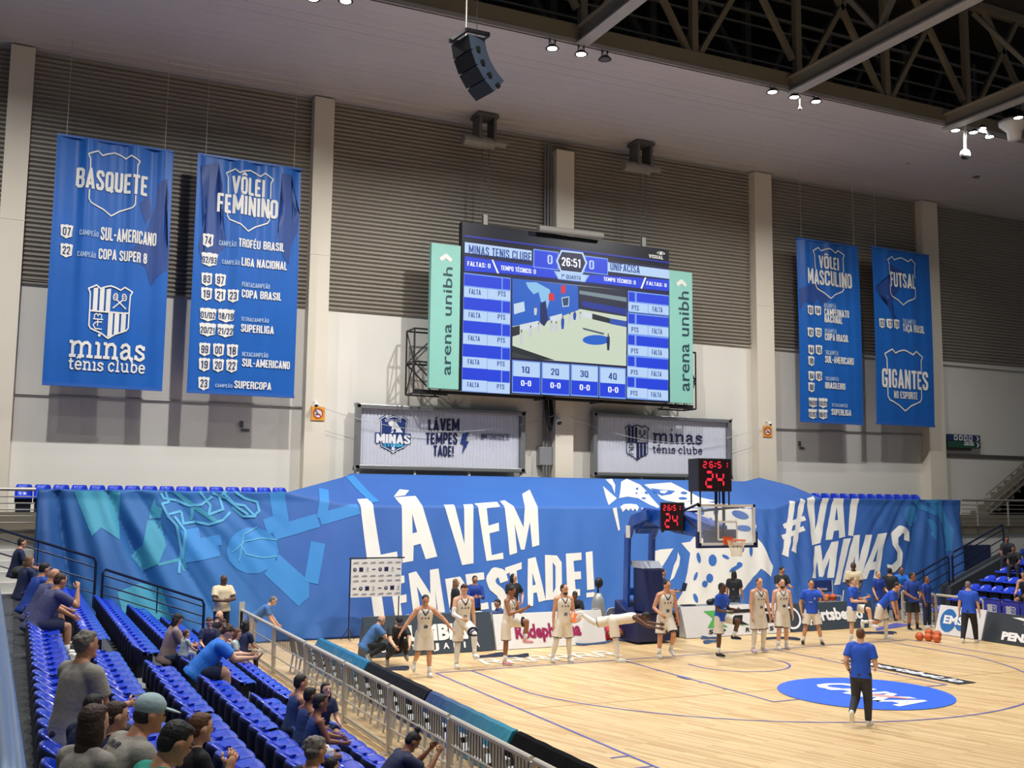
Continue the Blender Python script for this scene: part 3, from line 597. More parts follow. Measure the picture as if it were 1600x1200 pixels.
sheet_print('teal_player_print', ('sheet_print_teal2', (50, 122, 178)), [P(c4, ring(1140, 265, 52, 82)), P(c4, [(1250, 290), (1290, 290), (1335, 360), (1310, 450), (1280, 400), (1290, 370)]), P(c4, [(1240, 145), (1360, 145), (1400, 240), (1450, 370), (1455, 520), (1415, 530), (1380, 330), (1320, 230)]), Rb(c4, [(1170, 150), (1220, 200), (1330, 250)], .25)], .013, step=.08)
# ------------------------------------------------------------ hanging champions' banners
BY = 8.8
ink_w = mat('banner_white', (226, 226, 220), .6, var=.02); ink_s = mat('banner_pale', (150, 178, 214), .6, var=.02); ink_n = mat('banner_navy', (30, 44, 92), .6, var=.02)
def crop_at(x0, y0, k, y): return lambda a, b: at(x0+a/k, y0+b/k, y=y)
def banner(label, c, fold, shades, texts, badges, outs, crests, slabs):
    tl, trr, bl, brr = [at(*p, y=BY) for p in c]
    x0, x1 = (tl.x+bl.x)/2, (trr.x+brr.x)/2; z0, z1 = (bl.z+brr.z)/2, (tl.z+trr.z)/2
    root = empty('hanging_banner', ((x0+x1)/2, BY, z0), label, 'banner', 'blue banners on the end wall')
    nx, nz = 48, 40
    def surf(x, z, off=0):
        h = (z-z0)/(z1-z0); u = (x-x0)
        w = fold*(.5+h)*(math.sin(u*5.3+x0)*.5+math.sin(u*9.1+2*x0+.6*h)*.35+math.sin(u*15+1.5*h)*.15)+.05*math.sin(PI*h)
        return Vector((x, BY-w-off, z))
    m = MB()
    for j in range(nz+1):
        for i in range(nx+1): m.v.append(surf(x0+(x1-x0)*i/nx, z0+(z1-z0)*j/nz))
    m.f = [[j*(nx+1)+i, j*(nx+1)+i+1, (j+1)*(nx+1)+i+1, (j+1)*(nx+1)+i] for j in range(nz) for i in range(nx)]; m.m = [0]*len(m.f)
    bmat = MATS.get('banner_cloth')
    if not bmat:
        bmat = mat('banner_cloth', (22, 92, 176), .45, var=.1, scale=.9, spec=.4)
    m.build('cloth', bmat, root, smooth=True)
    mm = MB(); mm.box((x0, BY-.03, z1-.02), (x1, BY+.03, z1+.05)); mm.box((x0, BY-.035, z0-.06), (x1, BY+.035, z0+.03)); mm.build('hem_bar', mat('banner_hem', (40, 92, 170), .45), root)
    for xx in (x0+.25, x1-.25):
        mm = MB(); mm.tube((xx, BY, z1), (xx, BY, zceil(xx)), .008, 5); mm.build('cord', MATS['wire_grey'], root)
    def place(name, mb, mt, off):
        bm = bmesh.new(); vs = [bm.verts.new(p) for p in mb.v]
        for f in mb.f:
            try: bm.faces.new([vs[i] for i in f])
            except ValueError: pass
        bmesh.ops.triangulate(bm, faces=[f for f in bm.faces if len(f.verts) > 4])
        for k in range(1, 24):
            c = x0+(x1-x0)*k/24; bmesh.ops.bisect_plane(bm, geom=bm.verts[:]+bm.edges[:]+bm.faces[:], plane_co=(c, 0, 0), plane_no=(1, 0, 0))
        bm.verts.index_update(); o = MB(); o.v = [surf(v.co.x, v.co.z, off+abs(BY-v.co.y)*1.3) for v in bm.verts]; o.f = [[v.index for v in f.verts] for f in bm.faces]; o.m = [0]*len(o.f); bm.free()
        o.build(name, mt, root, smooth=True)
    for k, sh in enumerate(shades):
        mm = MB(); poly(mm, sh, lambda a, b: Vector((x0+a*(x1-x0), BY, z0+b*(z1-z0)))); place('silhouette_print', mm, mat('banner_shade', (30, 66, 136), .5, var=.05), .012)
    mw, ms, mn = MB(), MB(), MB()
    for t in texts:
        s, p, q = t[:3]; tgt = ms if len(t) > 3 else mw; block(tgt, s, quad_fn(p, q), .16)
    for s, p, w, h in badges:
        fnn = frame(p-Vector((w/2, 0, h/2)), (w, 0, 0), (0, 0, h)); poly(mw, SHIELD, fnn)
        ww = .62 if len(s) < 3 else .86
        block(mn, s, frame(p-Vector((w*ww/2, 0, h*.26)), (w*ww, 0, 0), (0, 0, h*(.56 if len(s) < 3 else .46))), .125)
    for p, q, g0, g1 in outs:
        fnn = quad_fn(p, q); up_ = [k for k in SHIELD if k[1] > g1+.02]; order = [(.955, g1)]+[(.955, .84)]+[(1, .912)]+SHIELD[7:0:-1]+[(0, .912), (.045, .84), (.055, g1)]
        ribbon(mw, order, .022, fnn); lowp = [(.945, g0), (.945, .22), (.9, .165), (.66, .09), (.5, 0), (.34, .09), (.1, .165), (.055, .22), (.055, g0)]
        ribbon(mw, lowp, .022, fnn)
    for p, q in crests: crest(mw, quad_fn(p, q), .03)
    for s, p, q in slabs: slab(mw, s, quad_fn(p, q))
    place('print_lettering', mw, ink_w, .028)
    if ms.v: place('small_print_lettering', ms, ink_s, .028)
    if mn.v: place('badge_lettering', mn, ink_n, .04)
    return root
k = crop_at(70, 205, 5.581, BY); g = crop_at(0, 400, 2.963, BY)
def bd(fn, lst, w, h): return [(s, fn(a, b), w, h) for s, a, b in lst]
banner('big blue banner reading BASQUETE, farthest left on the end wall', [(83, 212), (267, 235), (72, 600), (258, 607)], .07,
 [[(.78, .62), (.86, .75), (.88, .86), (.95, .88), (.98, .8), (.96, .66), (1, .55), (1, .5), (.9, .46), (.86, .42), (.8, .5), (.62, .54), (.7, .58)], [(.78, .68), (.72, .76), (.8, .8), (.84, .72)]],
 [('BASQUETE', k(268, 490), k(902, 402)), ('CAMPEÃO', k(300, 910), k(470, 882), 1), ('SUL-AMERICANO', k(483, 950), k(975, 893)), ('CAMPEÃO', k(280, 1095), k(445, 1067), 1), ('COPA SUPER 8', k(465, 1115), k(893, 1070))],
 bd(k, [('07', 190, 877), ('22', 187, 1043)], .34, .42), [(k(350, 715), k(832, 225), .36, .58)], [(g(396, 375), g(613, 150))],
 [('minas', g(315, 470), g(677, 412)), ('tênis clube', g(314, 527), g(675, 503))])
k = crop_at(300, 240, 6, BY); g = crop_at(290, 430, 6.317, BY)
banner('blue banner reading VÔLEI FEMININO, beside the BASQUETE banner', [(305, 242), (469, 264), (295, 612), (462, 618)], .06,
 [[(.03, .95), (.2, .98), (.26, .85), (.24, .7), (.3, .62), (.1, .52), (.04, .6), (.1, .75)], [(.8, .97), (.9, .97), (.9, .86), (1, .8), (.98, .72), (.92, .66), (.9, .57), (.84, .6), (.78, .7), (.86, .8)]],
 [('VÔLEI', k(372, 372), k(685, 252)), ('FEMININO', k(230, 545), k(805, 445)), ('CAMPEÃO', k(248, 862), k(412, 833), 1), ('TROFÉU BRASIL', k(428, 878), k(860, 850)), ('CAMPEÃO', k(277, 1037), k(440, 1012), 1), ('LIGA NACIONAL', k(455, 1055), k(885, 1025)),
  ('PENTACAMPEÃO', g(545, 115), g(828, 97), 1), ('COPA BRASIL', g(545, 222), g(940, 182)), ('TETRACAMPEÃO', g(540, 452), g(818, 437), 1), ('SUPERLIGA', g(538, 560), g(868, 510)), ('HEXACAMPEÃO', g(552, 800), g(812, 775), 1), ('SUL-AMERICANO', g(552, 900), g(1028, 855)), ('CAMPEÃO', g(290, 1105), g(460, 1080), 1), ('SUPERCOPA', g(475, 1115), g(845, 1063))],
 bd(k, [('74', 147, 820)], .34, .44)+bd(k, [('92/93', 160, 998)], .5, .44)+bd(g, [('83', 205, 45), ('97', 340, 55), ('19', 203, 190), ('21', 337, 202), ('23', 464, 210), ('99', 186, 735), ('00', 323, 742), ('18', 458, 750), ('19', 183, 885), ('20', 320, 892), ('22', 452, 898), ('23', 178, 1070)], .34, .42)+bd(g, [('01/02', 218, 393), ('18/19', 396, 403), ('20/21', 214, 540), ('21/22', 390, 550)], .5, .42),
 [(k(300, 705), k(762, 195), .38, .58)], [], [])
k = crop_at(1240, 370, 4, BY)
banner('blue banner reading VÔLEI MASCULINO, between the two right pillars', [(1246, 375), (1342, 385), (1249, 658), (1348, 661)], .035,
 [[(.02, .72), (.14, .74), (.3, .76), (.5, .68), (.36, .64), (.3, .68), (.24, .64), (.1, .65), (.02, .6)]],
 [('VÔLEI', k(155, 195), k(280, 135)), ('MASCULINO', k(80, 290), k(355, 235)), ('BICAMPEÃO', k(183, 443), k(258, 425), 1), ('CAMPEONATO', k(185, 492), k(337, 465)), ('NACIONAL', k(186, 535), k(298, 505)), ('BICAMPEÃO', k(187, 600), k(260, 582), 1), ('COPA BRASIL', k(188, 647), k(333, 618)), ('TRICAMPEÃO', k(189, 737), k(272, 717), 1), ('SUL-AMERICANO', k(190, 787), k(367, 760)), ('TRICAMPEÃO', k(191, 898), k(275, 880), 1), ('BRASILEIRO', k(192, 948), k(317, 918)), ('TETRACAMPEÃO', k(232, 1062), k(333, 1047), 1), ('SUPERLIGA', k(232, 1113), k(355, 1083))],
 bd(k, [('63', 96, 461), ('64', 145, 464), ('82', 97, 600), ('22', 148, 601), ('84', 101, 709), ('85', 151, 709), ('99', 102, 779), ('84', 104, 872), ('85', 152, 873), ('86', 105, 942)], .36, .42)+bd(k, [('99/00', 116, 1037), ('00/01', 180, 1040), ('01/02', 116, 1108), ('06/07', 181, 1110)], .49, .42),
 [(k(124, 375), k(311, 90), .36, .56)], [], [])
k = crop_at(1355, 385, 4.21, BY)
banner('blue banner reading FUTSAL and GIGANTES, farthest right', [(1363, 389), (1452, 398), (1368, 662), (1459, 664)], .03,
 [[(.3, .92), (.42, .9), (.55, .88), (.45, .82), (.42, .76), (.32, .7), (.34, .62), (.42, .6), (.36, .58), (.24, .66), (.26, .74), (.05, .76), (.06, .78), (.24, .82)]],
 [('FUTSAL', k(145, 262), k(308, 190)), ('TRICAMPEÃO', k(225, 508), k(308, 487), 1), ('TAÇA BRASIL', k(227, 560), k(366, 527)), ('GIGANTES', k(92, 925), k(390, 828)), ('NO ESPORTE', k(168, 998), k(323, 962))],
 bd(k, [('02', 90, 507), ('12', 137, 511), ('20', 186, 514)], .34, .44), [(k(134, 375), k(313, 90), .4, .6), (k(120, 1075), k(356, 695), .38, .62)], [], [])
# ------------------------------------------------------------ LED board
SY = 8.5
S = lambda a, b, y=SY-.012: at(710+a/4.137, 350+b/4.137, y=y)
x0, x1, z0, z1 = -3.42, 5.0, 7.62, 13.36
scr = empty('led_scoreboard', ((x0+x1)/2, SY, z0), 'giant LED scoreboard showing 26:51 and a video of the court', 'scoreboard')
m = MB(); m.box((x0, SY, z0), (x1, SY+.28, z1)); m.build('cabinet', mat('led_cabinet', (22, 26, 38), .35, var=.05), scr, bevel=.015)
def emit(n, c, e=.95): return mat('led_'+n, c, .4, emit=e)
Lb, Lb2, Lw, Lp, Ln, Lwh, Lt = emit('blue', (20, 62, 222)), emit('deep_blue', (14, 34, 150)), emit('ice', (186, 214, 250)), emit('pale', (120, 160, 240)), emit('navy', (16, 22, 66)), emit('white', (244, 248, 255), 1.1), emit('ink', (24, 66, 150))
class Screen:
    def __init__(s): s.d = {}
    def g(s, m_): return s.d.setdefault(m_.name, (MB(), m_))[0]
    def rect(s, m_, a, b, d=0):
        p, q = S(*a), S(*b); s.g(m_).add([(p.x, p.y-d, q.z), (q.x, p.y-d, q.z), (q.x, p.y-d, p.z), (p.x, p.y-d, p.z)], [(0, 1, 2, 3)])
    def poly(s, m_, pts, d=0): poly(s.g(m_), pts, lambda a, b: S(a, b)-Vector((0, d, 0)))
    def text(s, m_, t, a, b, d=.02): block(s.g(m_), t, quad_fn(S(*a), S(*b), Vector((0, -d, 0))), .14)
    def done(s):
        for n_, (mb, m_) in s.d.items(): mb.build('display_'+n_[4:]+'_lettering', m_, scr)
D = Screen()
D.rect(Ln, (62, 112), (1388, 1128)); D.rect(Lb2, (66, 84), (1390, 245), .002)
D.rect(Lw, (67, 117), (498, 238), .006); D.text(Lt, 'MINAS TENIS CLUBE', (90, 193), (495, 187)); D.rect(Lw, (992, 247), (1388, 355), .006); D.text(Lt, 'UNIFACISA', (1005, 298), (1197, 272))
D.poly(Lb, [(67, 208), (242, 232), (280, 318), (65, 302)], .006); D.poly(Lb, [(255, 235), (640, 285), (660, 352), (290, 318)], .006); D.poly(Lwh, [(240, 230), (250, 232), (288, 320), (276, 318)], .008)
D.text(Lwh, 'FALTAS: 0', (82, 270), (232, 258)); D.text(Lwh, 'TEMPO TÉCNICO: 0', (298, 298), (525, 295))
D.poly(Lb, [(880, 328), (1230, 350), (1200, 415), (848, 376)], .006); D.poly(Lb, [(1245, 352), (1388, 362), (1386, 435), (1215, 418)], .006); D.poly(Lwh, [(1230, 346), (1240, 347), (1212, 418), (1202, 416)], .008)
D.text(Lwh, 'TEMPO TÉCNICO: 0', (962, 368), (1170, 367)); D.text(Lwh, 'FALTAS: 0', (1240, 394), (1370, 386))
for a, b in (((510, 160), (672, 300)), ((835, 203), (992, 332))): D.rect(Lp, a, b, .008); D.rect(Lb, (a[0]+6, a[1]+8), (b[0]-5, b[1]-7), .012)
D.text(Lw, '0', (598, 258), (634, 203)); D.text(Lw, '0', (868, 292), (902, 238))
D.poly(Lp, [(640, 302), (875, 330), (845, 378), (668, 358)], .01); D.poly(Lw, [(650, 308), (862, 334), (840, 372), (674, 354)], .013); D.text(Lt, '1º QUARTO', (688, 350), (815, 338), .018)
D.poly(Lw, [(688, 168), (830, 184), (858, 252), (826, 327), (684, 312), (655, 238)], .016); D.poly(Ln, [(694, 180), (822, 194), (845, 252), (818, 314), (690, 300), (668, 238)], .02); D.text(Lwh, '26:51', (690, 270), (815, 230), .03)
for j in range(5):
    ya = (320, 470, 620, 772, 920)[j]; xl = 63-3*j
    D.rect(Lp, (xl-2, ya-6), (363-j, ya+180), .004); D.rect(Lb, (xl, ya+2), (304-j, ya+102), .008); D.rect(Lb, (312-j, ya+30), (360-j, ya+106), .008); D.rect(Lw, (xl, ya+84), (212-j, ya+166), .01); D.rect(Lw, (216-j, ya+100), (360-j, ya+178), .01)
    D.text(Lt, 'FALTA', (xl+30, ya+133), (xl+107, ya+106)); D.text(Lt, 'PTS', (280-2*j, ya+146), (330-2*j, ya+118))
    yb = (437, 578, 715, 853, 988)[j]; xr = 1126-2*j
    D.rect(Lp, (xr-4, yb-6), (1386-j, yb+158), .004); D.rect(Lb, (xr, yb+2), (1166-j, yb+66), .008); D.rect(Lb, (1178-j, yb+8), (1384-j, yb+88), .008); D.rect(Lw, (xr-2, yb+68), (1250-j, yb+140), .01); D.rect(Lw, (1253-j, yb+82), (1384-j, yb+152), .01)
    D.text(Lt, 'PTS', (xr+18, yb+120), (xr+64, yb+92)); D.text(Lt, 'FALTA', (1278-2*j, yb+130), (1343-2*j, yb+102))
for j, (xa, xb, ya) in enumerate(((373, 555, 878), (563, 745, 892), (752, 930, 905), (936, 1108, 920))):
    D.rect(Lp, (xa, ya), (xb, ya+225-4*j), .004); D.rect(Lb, (xa+4, ya+100), (xb-4, ya+215-4*j), .008); D.rect(Lw, (xa+8, ya+8), (xb-6, ya+116), .01); D.text(Lt, '%dQ' % (j+1), (xa+58, ya+84), (xa+112, ya+45)); D.text(Lwh, '0-0', (xa+55, ya+168), (xa+122, ya+136))
# the live picture: court, sheet, stands, tiny players
V = lambda pts, c, d, n: D.poly(emit(n, c), [(710+0*a+(a/8)*4.137-710+ (800-710)*4.137, (430-350)*4.137+b/8*4.137) for a, b in pts], d)
V([(5, 40), (1435, 190), (1425, 1135), (5, 1030)], (206, 218, 196), .006, 'floor')
V([(5, 40), (830, 130), (840, 430), (500, 560), (5, 640)], (28, 96, 200), .009, 'sheet'); V([(820, 130), (1435, 190), (1430, 520), (1000, 450), (830, 420)], (36, 40, 62), .009, 'stand')
V([(840, 190), (1430, 280), (1430, 335), (840, 235)], (120, 140, 150), .012, 'rail'); V([(870, 320), (1430, 420), (1430, 500), (880, 395)], (30, 50, 150), .012, 'seat')
V([(170, 90), (300, 90), (470, 180), (480, 260), (440, 420), (360, 330), (330, 210), (270, 240), (200, 160)], (140, 196, 236), .012, 'print'); V([(20, 360), (150, 330), (160, 450), (25, 490)], (200, 220, 240), .012, 'words')
V([(350, 350), (420, 320), (450, 560), (400, 640), (350, 600)], (20, 34, 100), .015, 'post'); V([(455, 230), (525, 230), (525, 320), (455, 315)], (220, 40, 50), .018, 'clock'); V([(610, 130), (665, 130), (665, 230), (610, 225)], (220, 40, 50), .018, 'clock')
V([(615, 280), (715, 265), (710, 390), (630, 400)], (190, 210, 220), .014, 'glass'); V([(625, 292), (705, 278), (700, 378), (640, 385)], (40, 70, 110), .016, 'glass_in')
V([(0, 650), (95, 630), (95, 740), (0, 770)], (30, 38, 48), .014, 'board'); V([(95, 620), (330, 570), (340, 640), (100, 700)], (214, 222, 230), .014, 'board_white'); V([(470, 520), (620, 480), (630, 540), (480, 590)], (214, 226, 226), .014, 'board_white')
V([(880, 450), (1000, 480), (1000, 545), (890, 520)], (170, 210, 230), .014, 'board_white'); V([(1000, 480), (1225, 540), (1225, 605), (1000, 550)], (30, 38, 48), .014, 'board'); V([(1225, 540), (1430, 575), (1430, 650), (1225, 610)], (40, 80, 180), .014, 'board_blue')
V([(1050+170*math.cos(t*.3), 810+62*math.sin(t*.3)) for t in range(21)], (24, 96, 206), .01, 'decal'); V([(880, 655), (1155, 725), (1140, 745), (890, 680)], (70, 90, 110), .01, 'strip')
V([(0, 880), (540, 1065), (330, 1055), (0, 960)], (28, 36, 44), .01, 'pads'); V([(0, 960), (330, 1055), (0, 1030)], (52, 58, 60), .011, 'crowd')
for q, (a, b, h) in enumerate(((115, 880, 200), (230, 780, 150), (330, 720, 130), (490, 720, 150), (550, 700, 120), (630, 675, 160), (720, 600, 130), (780, 560, 110), (850, 560, 100), (290, 500, 110), (1200, 940, 210))):
    blue_ = q in (5, 7); V([(a-14, b), (a-20, b-h*.5), (a-16, b-h*.82), (a+18, b-h*.82), (a+20, b-h*.5), (a+12, b)], (24, 70, 180) if blue_ else (30, 40, 80) if q == 10 else (200, 206, 214), .02, 'tiny_blue' if blue_ else 'tiny_dark' if q == 10 else 'tiny_white')
    V([(a-8, b-h*.82), (a-8, b-h), (a+8, b-h), (a+8, b-h*.82)], (120, 80, 60), .021, 'tiny_skin')
D.done()
m = MB(); block(m, 'VISUAL', quad_fn(S(1255, 218), S(1350, 208), Vector((0, -.01, 0))), .16); ef = frame(S(1308, 205)-Vector((0, .01, 0)), (.36, 0, 0), (0, 0, .24))
ribbon(m, arc(.5, .2, .5, .5, 20, 160, 12), .09, ef); ribbon(m, arc(.5, .75, .5, .5, 200, 340, 12), .07, ef); poly(m, arc(.5, .48, .17, .24, 0, 360, 14)[:-1], ef); m.build('maker_lettering', ink_w, scr)
# tinted side wings
wing = mat('wing_panel', (136, 196, 184), .5, var=.03); dkt = mat('wing_ink', (34, 66, 78), .5)
for (xa, xb, za, zb, lab, tx) in ((-4.5, -3.44, 7.62, 12.5, 'mint green arena sign standing at the left edge of the LED scoreboard', (687, 708, 585, 418)), (5.02, 6.07, 7.62, 12.6, 'mint green arena sign standing at the right edge of the LED scoreboard', (1058, 1077, 610, 456))):
    w = empty('arena_sign', ((xa+xb)/2, SY, za), lab, 'sign', 'mint arena signs'); mm = MB(); mm.box((xa, SY+.02, za), (xb, SY+.22, zb)); mm.build('panel', wing, w, bevel=.01)
    p = at(tx[0], tx[2], y=SY); q = at(tx[1], tx[3], y=SY)
    mm = MB(); word(mm, 'arena unibh', frame((q.x-.02, SY+.012, p.z), (0, 0, q.z-p.z), (-(q.x-p.x)*.78, 0, 0)), .008); mm.build('lettering', dkt, w)
    mm = MB(); xm = (p.x+q.x)/2-.05; ribbon(mm, [(xm-.2, q.z+.22), (xm, q.z+.38), (xm+.2, q.z+.22)], .14, lambda a, b: Vector((a, SY+.01, b))); mm.build('chevron', ink_w, w)
blk = mat('black_steel', (24, 24, 26), .5)
fr = empty('scoreboard_truss', (.6, 9.1, 7.4), 'black lattice frame holding the LED scoreboard off the wall', 'frame')
for xa in (-4.95, 6.35):
    s = 1 if xa < 0 else -1; mm = MB(); z_ = [7.45, 8.5, 9.6]
    for y in (8.75, 9.5):
        mm.tube((xa, y, 7.45), (xa, y, 9.6), .03, 6)
        for z in z_: mm.tube((xa, y, z), (xa+s*1.2, y, z), .03, 6)
        for za, zb in ((8.5, 7.45), (8.5, 9.6)): mm.tube((xa, y, za), (xa+s*1.1, y, zb), .025, 6)
    for z in z_: mm.tube((xa, 8.75, z), (xa, 9.5, z), .03, 6)
    mm.tube((xa, 8.75, 8.5), (xa, 9.5, 9.6), .02, 6); mm.tube((xa, 8.75, 8.5), (xa, 9.5, 7.45), .02, 6); mm.build('lattice_bay', blk, fr)
mm = MB()
for z in (7.5, 12.9): mm.box((-4.9 if z < 9 else -3.3, 8.85, z), (6.3 if z < 9 else 4.8, 8.95, z+.1)); mm.box((-.1, 8.85, z), (0, 9.55, z+.1)); mm.box((2.2, 8.85, z), (2.3, 9.55, z+.1))
mm.build('crossbar', blk, fr)
gry = mat('machine_grey', (104, 104, 102), .55, metal=.3)
for (u, v, lab) in ((758, 215, 'ceiling hoist above the left half of the LED scoreboard'), (1003, 258, 'ceiling hoist above the right half of the LED scoreboard')):
    p = at(u, v, y=8.75); zt_ = zceil(p.x); h = empty('hoist', (p.x, 8.75, zt_), lab, 'hoist', 'scoreboard hoists')
    mm = MB()
    for dx in (-.28, .28): mm.box((p.x+dx-.05, 8.5, zt_-1.0), (p.x+dx+.05, 9.1, zt_-.05))
    mm.box((p.x-.4, 8.45, zt_-.16), (p.x+.4, 9.15, zt_-.06)); mm.build('bracket', gry, h)
    mm = MB(); mm.tube((p.x-.85, 8.7, zt_-1.05), (p.x+.3, 8.7, zt_-1.05), .2, 12); mm.tube((p.x+.3, 8.7, zt_-.98), (p.x+.75, 8.7, zt_-.98), .13, 12); mm.build('drum', mat('drum_grey', (150, 148, 142), .5, metal=.3), h)
    for dx in (-.1, .14): mm = MB(); mm.tube((p.x+dx, 8.72, 13.35), (p.x+dx, 8.72, zt_-1.05), .018, 5); mm.build('chain', gry, h)
    mm = MB(); mm.box((p.x-.06, 8.66, 13.36), (p.x+.1, 8.78, 13.75)); mm.build('hook_block', mat('drum_grey', (150, 148, 142)), h)
a, c = at(841, 357, y=8.3), at(941, 369, y=8.3); m = MB(); m.tube(a, c, .13, 14)
[m.box((x_-.05, 8.3, z_-.05), (x_+.05, 8.5, z_+.05)) for x_, z_ in ((a.x+.3, a.z-.02), (c.x-.3, c.z-.02))]; tag(m.build('rolled_screen_tube', mat('tube_grey', (148, 146, 140), .5, metal=.2), smooth=False), 'long grey tube mounted along the top edge of the LED scoreboard', 'tube')
m = MB()
for dx, r_ in ((-.1, .05), (-.22, .04), (.02, .035)): m.tube((.62+dx, 9.75, 3.1), (.62+dx, 9.75, 17.1), r_, 8)
tag(m.build('cable_riser', mat('riser_grey', (112, 112, 112), .5)), 'bundle of dark vertical conduits beside the middle pillar', 'conduit')
m = MB(); m.path([(.2, 9.2, 7.6), (.25, 9.2, 6.9), (.45, 9.3, 6.5), (.62, 9.5, 6.9), (.6, 9.6, 7.6)], .07, 8)
tag(m.build('cable_loop', blk, smooth=True), 'loop of thick black cable hanging under the LED scoreboard', 'cable')
p = at(851, 713, y=9.85); m = MB(); m.box((p.x-.27, 9.7, p.z-.33), (p.x+.27, 9.98, p.z+.33)); tag(m.build('junction_box', mat('box_grey', (132, 134, 138), .5), bevel=.02), 'grey electrical box on the wall left of the conduits', 'electrical box')
# ------------------------------------------------------------ framed lower signs
def wall_sign(label, c, draw):
    tl, brr = at(*c[0], y=9.55), at(*c[1], y=9.55); x0, x1, z1, z0 = tl.x, brr.x, tl.z-.02, brr.z+.0
    r = empty('wall_sign', ((x0+x1)/2, 9.6, z0), label, 'sign')
    m = MB(); n = 46; vs = []; W_ = (x1-x0-.3)/n
    for i in range(n):
        x = x0+.15+i*W_
        for a, d in ((0, .02), (.12, 0), (.62, 0), (.8, .02)): vs += [(x+a*W_, 9.66+d, z0+.15), (x+a*W_, 9.66+d, z1-.15)]
    m.add(vs, [(2*i, 2*i+2, 2*i+3, 2*i+1) for i in range(len(vs)//2-1)]); m.build('ribbed_panel', mat('sign_panel', (204, 208, 220), .5, var=.02), r)
    m = MB()
    for a, b in (((x0, 9.5, z0), (x1, 9.75, z0+.16)), ((x0, 9.5, z1-.16), (x1, 9.75, z1)), ((x0, 9.5, z0), (x0+.17, 9.75, z1)), ((x1-.17, 9.5, z0), (x1, 9.75, z1))): m.box(a, b)
    m.build('frame', mat('sign_frame', (142, 144, 146), .35, metal=.5), r, bevel=.03)
    for k in range(4):
        x = x0+.12+(x1-x0-.24)*k/3; m = MB(); m.tube((x, 9.62, 3.4), (x, 9.62, z0), .05, 8); m.build('post', mat('sign_post', (222, 220, 214), .5), r)
    draw(r)
SG = lambda x_, y_, kk: (lambda a, b: at(x_+a/kk, y_+b/kk, y=9.64))
nav = mat('sign_navy', (26, 56, 118), .5, var=.02); nav2 = mat('sign_ink', (22, 32, 78), .5, var=.02); cya = mat('sign_cyan', (72, 170, 214), .5); wsi = mat('sign_white', (235, 236, 240), .5)
def dr1(r):
    s = SG(550, 620, 5.714); o = Vector((0, -.008, 0))
    m = MB(); f = quad_fn(s(236, 505), s(502, 172)); poly(m, SHIELD, f); poly(m, [(.0-.13, .54), (1.1, .54), (1.1, .28), (-.13, .28)], quad_fn(s(236, 505), s(502, 172), Vector((0, -.01, 0)))); m.build('team_badge', nav, r)
    f = quad_fn(s(236, 505), s(502, 172), o); m = MB(); ribbon(m, [(a*.94+.03, b*.94+.03) for a, b in SHIELD], .018, f, True)
    poly(m, [(.3, .8), (.42, .86), (.58, .82), (.7, .7), (.82, .56), (.8, .56), (.55, .56), (.6, .6), (.55, .66), (.42, .6), (.44, .7), (.36, .72)], f); poly(m, [(.4, .55), (.5, .62), (.48, .54), (.44, .5)], f)
    word(m, 'BASQUETE', quad_fn(s(295, 222), s(440, 205), o), .0); block(m, 'MINAS', quad_fn(s(214, 410), s(518, 342), o*2.6), .19)
    poly(m, [(.47, .22), (.56, .22), (.52, .14), (.58, .14), (.46, .0), (.49, .1), (.43, .1)], frame(f(0, 0)+o, f(1, 0)-f(0, 0), f(0, 1)-f(0, 0))); m.build('badge_white_lettering', wsi, r)
    m = MB(); block(m, 'STORM', quad_fn(s(275, 446), s(453, 418), o*2), .2); m.build('badge_cyan_lettering', cya, r)
    m = MB()
    for t, a, b in (('LÁ', (680, 302), (778, 205)), ('VEM', (785, 300), (960, 200)), ('TEM', (655, 418), (808, 325)), ('PES', (812, 418), (942, 325)), ('TADE!', (725, 527), (910, 440))): block(m, t, quad_fn(s(*a), s(*b)), .17)
    block(m, '@MTCBASQUETE', quad_fn(s(1150, 380), s(1405, 335)), .1); m.build('lettering', nav2, r)
    m = MB(); poly(m, [s(990, 328), s(1045, 318), s(1015, 392), s(1045, 398), s(985, 510), s(995, 425), s(965, 420)], lambda *a: Vector(a)) if False else m.add([s(990, 328), s(1045, 318), s(1015, 392), s(1045, 398), s(985, 510), s(995, 425), s(965, 420)], [tuple(range(7))]); m.build('lightning_bolt', nav, r)
wall_sign('framed grey wall sign with shield badge and lightning bolt slogan', ((557, 629), (820, 739)), dr1)
def dr2(r):
    s = SG(920, 640, 6.957); m = MB(); crest(m, quad_fn(s(396, 545), s(652, 175)), .03); slab(m, 'minas', quad_fn(s(693, 362), s(1240, 275))); slab(m, 'tênis clube', quad_fn(s(693, 472), s(1240, 425)), .2); m.build('lettering', nav2, r)
wall_sign('framed grey wall sign with striped club crest, behind the shot clock', ((927, 643), (1144, 748)), dr2)
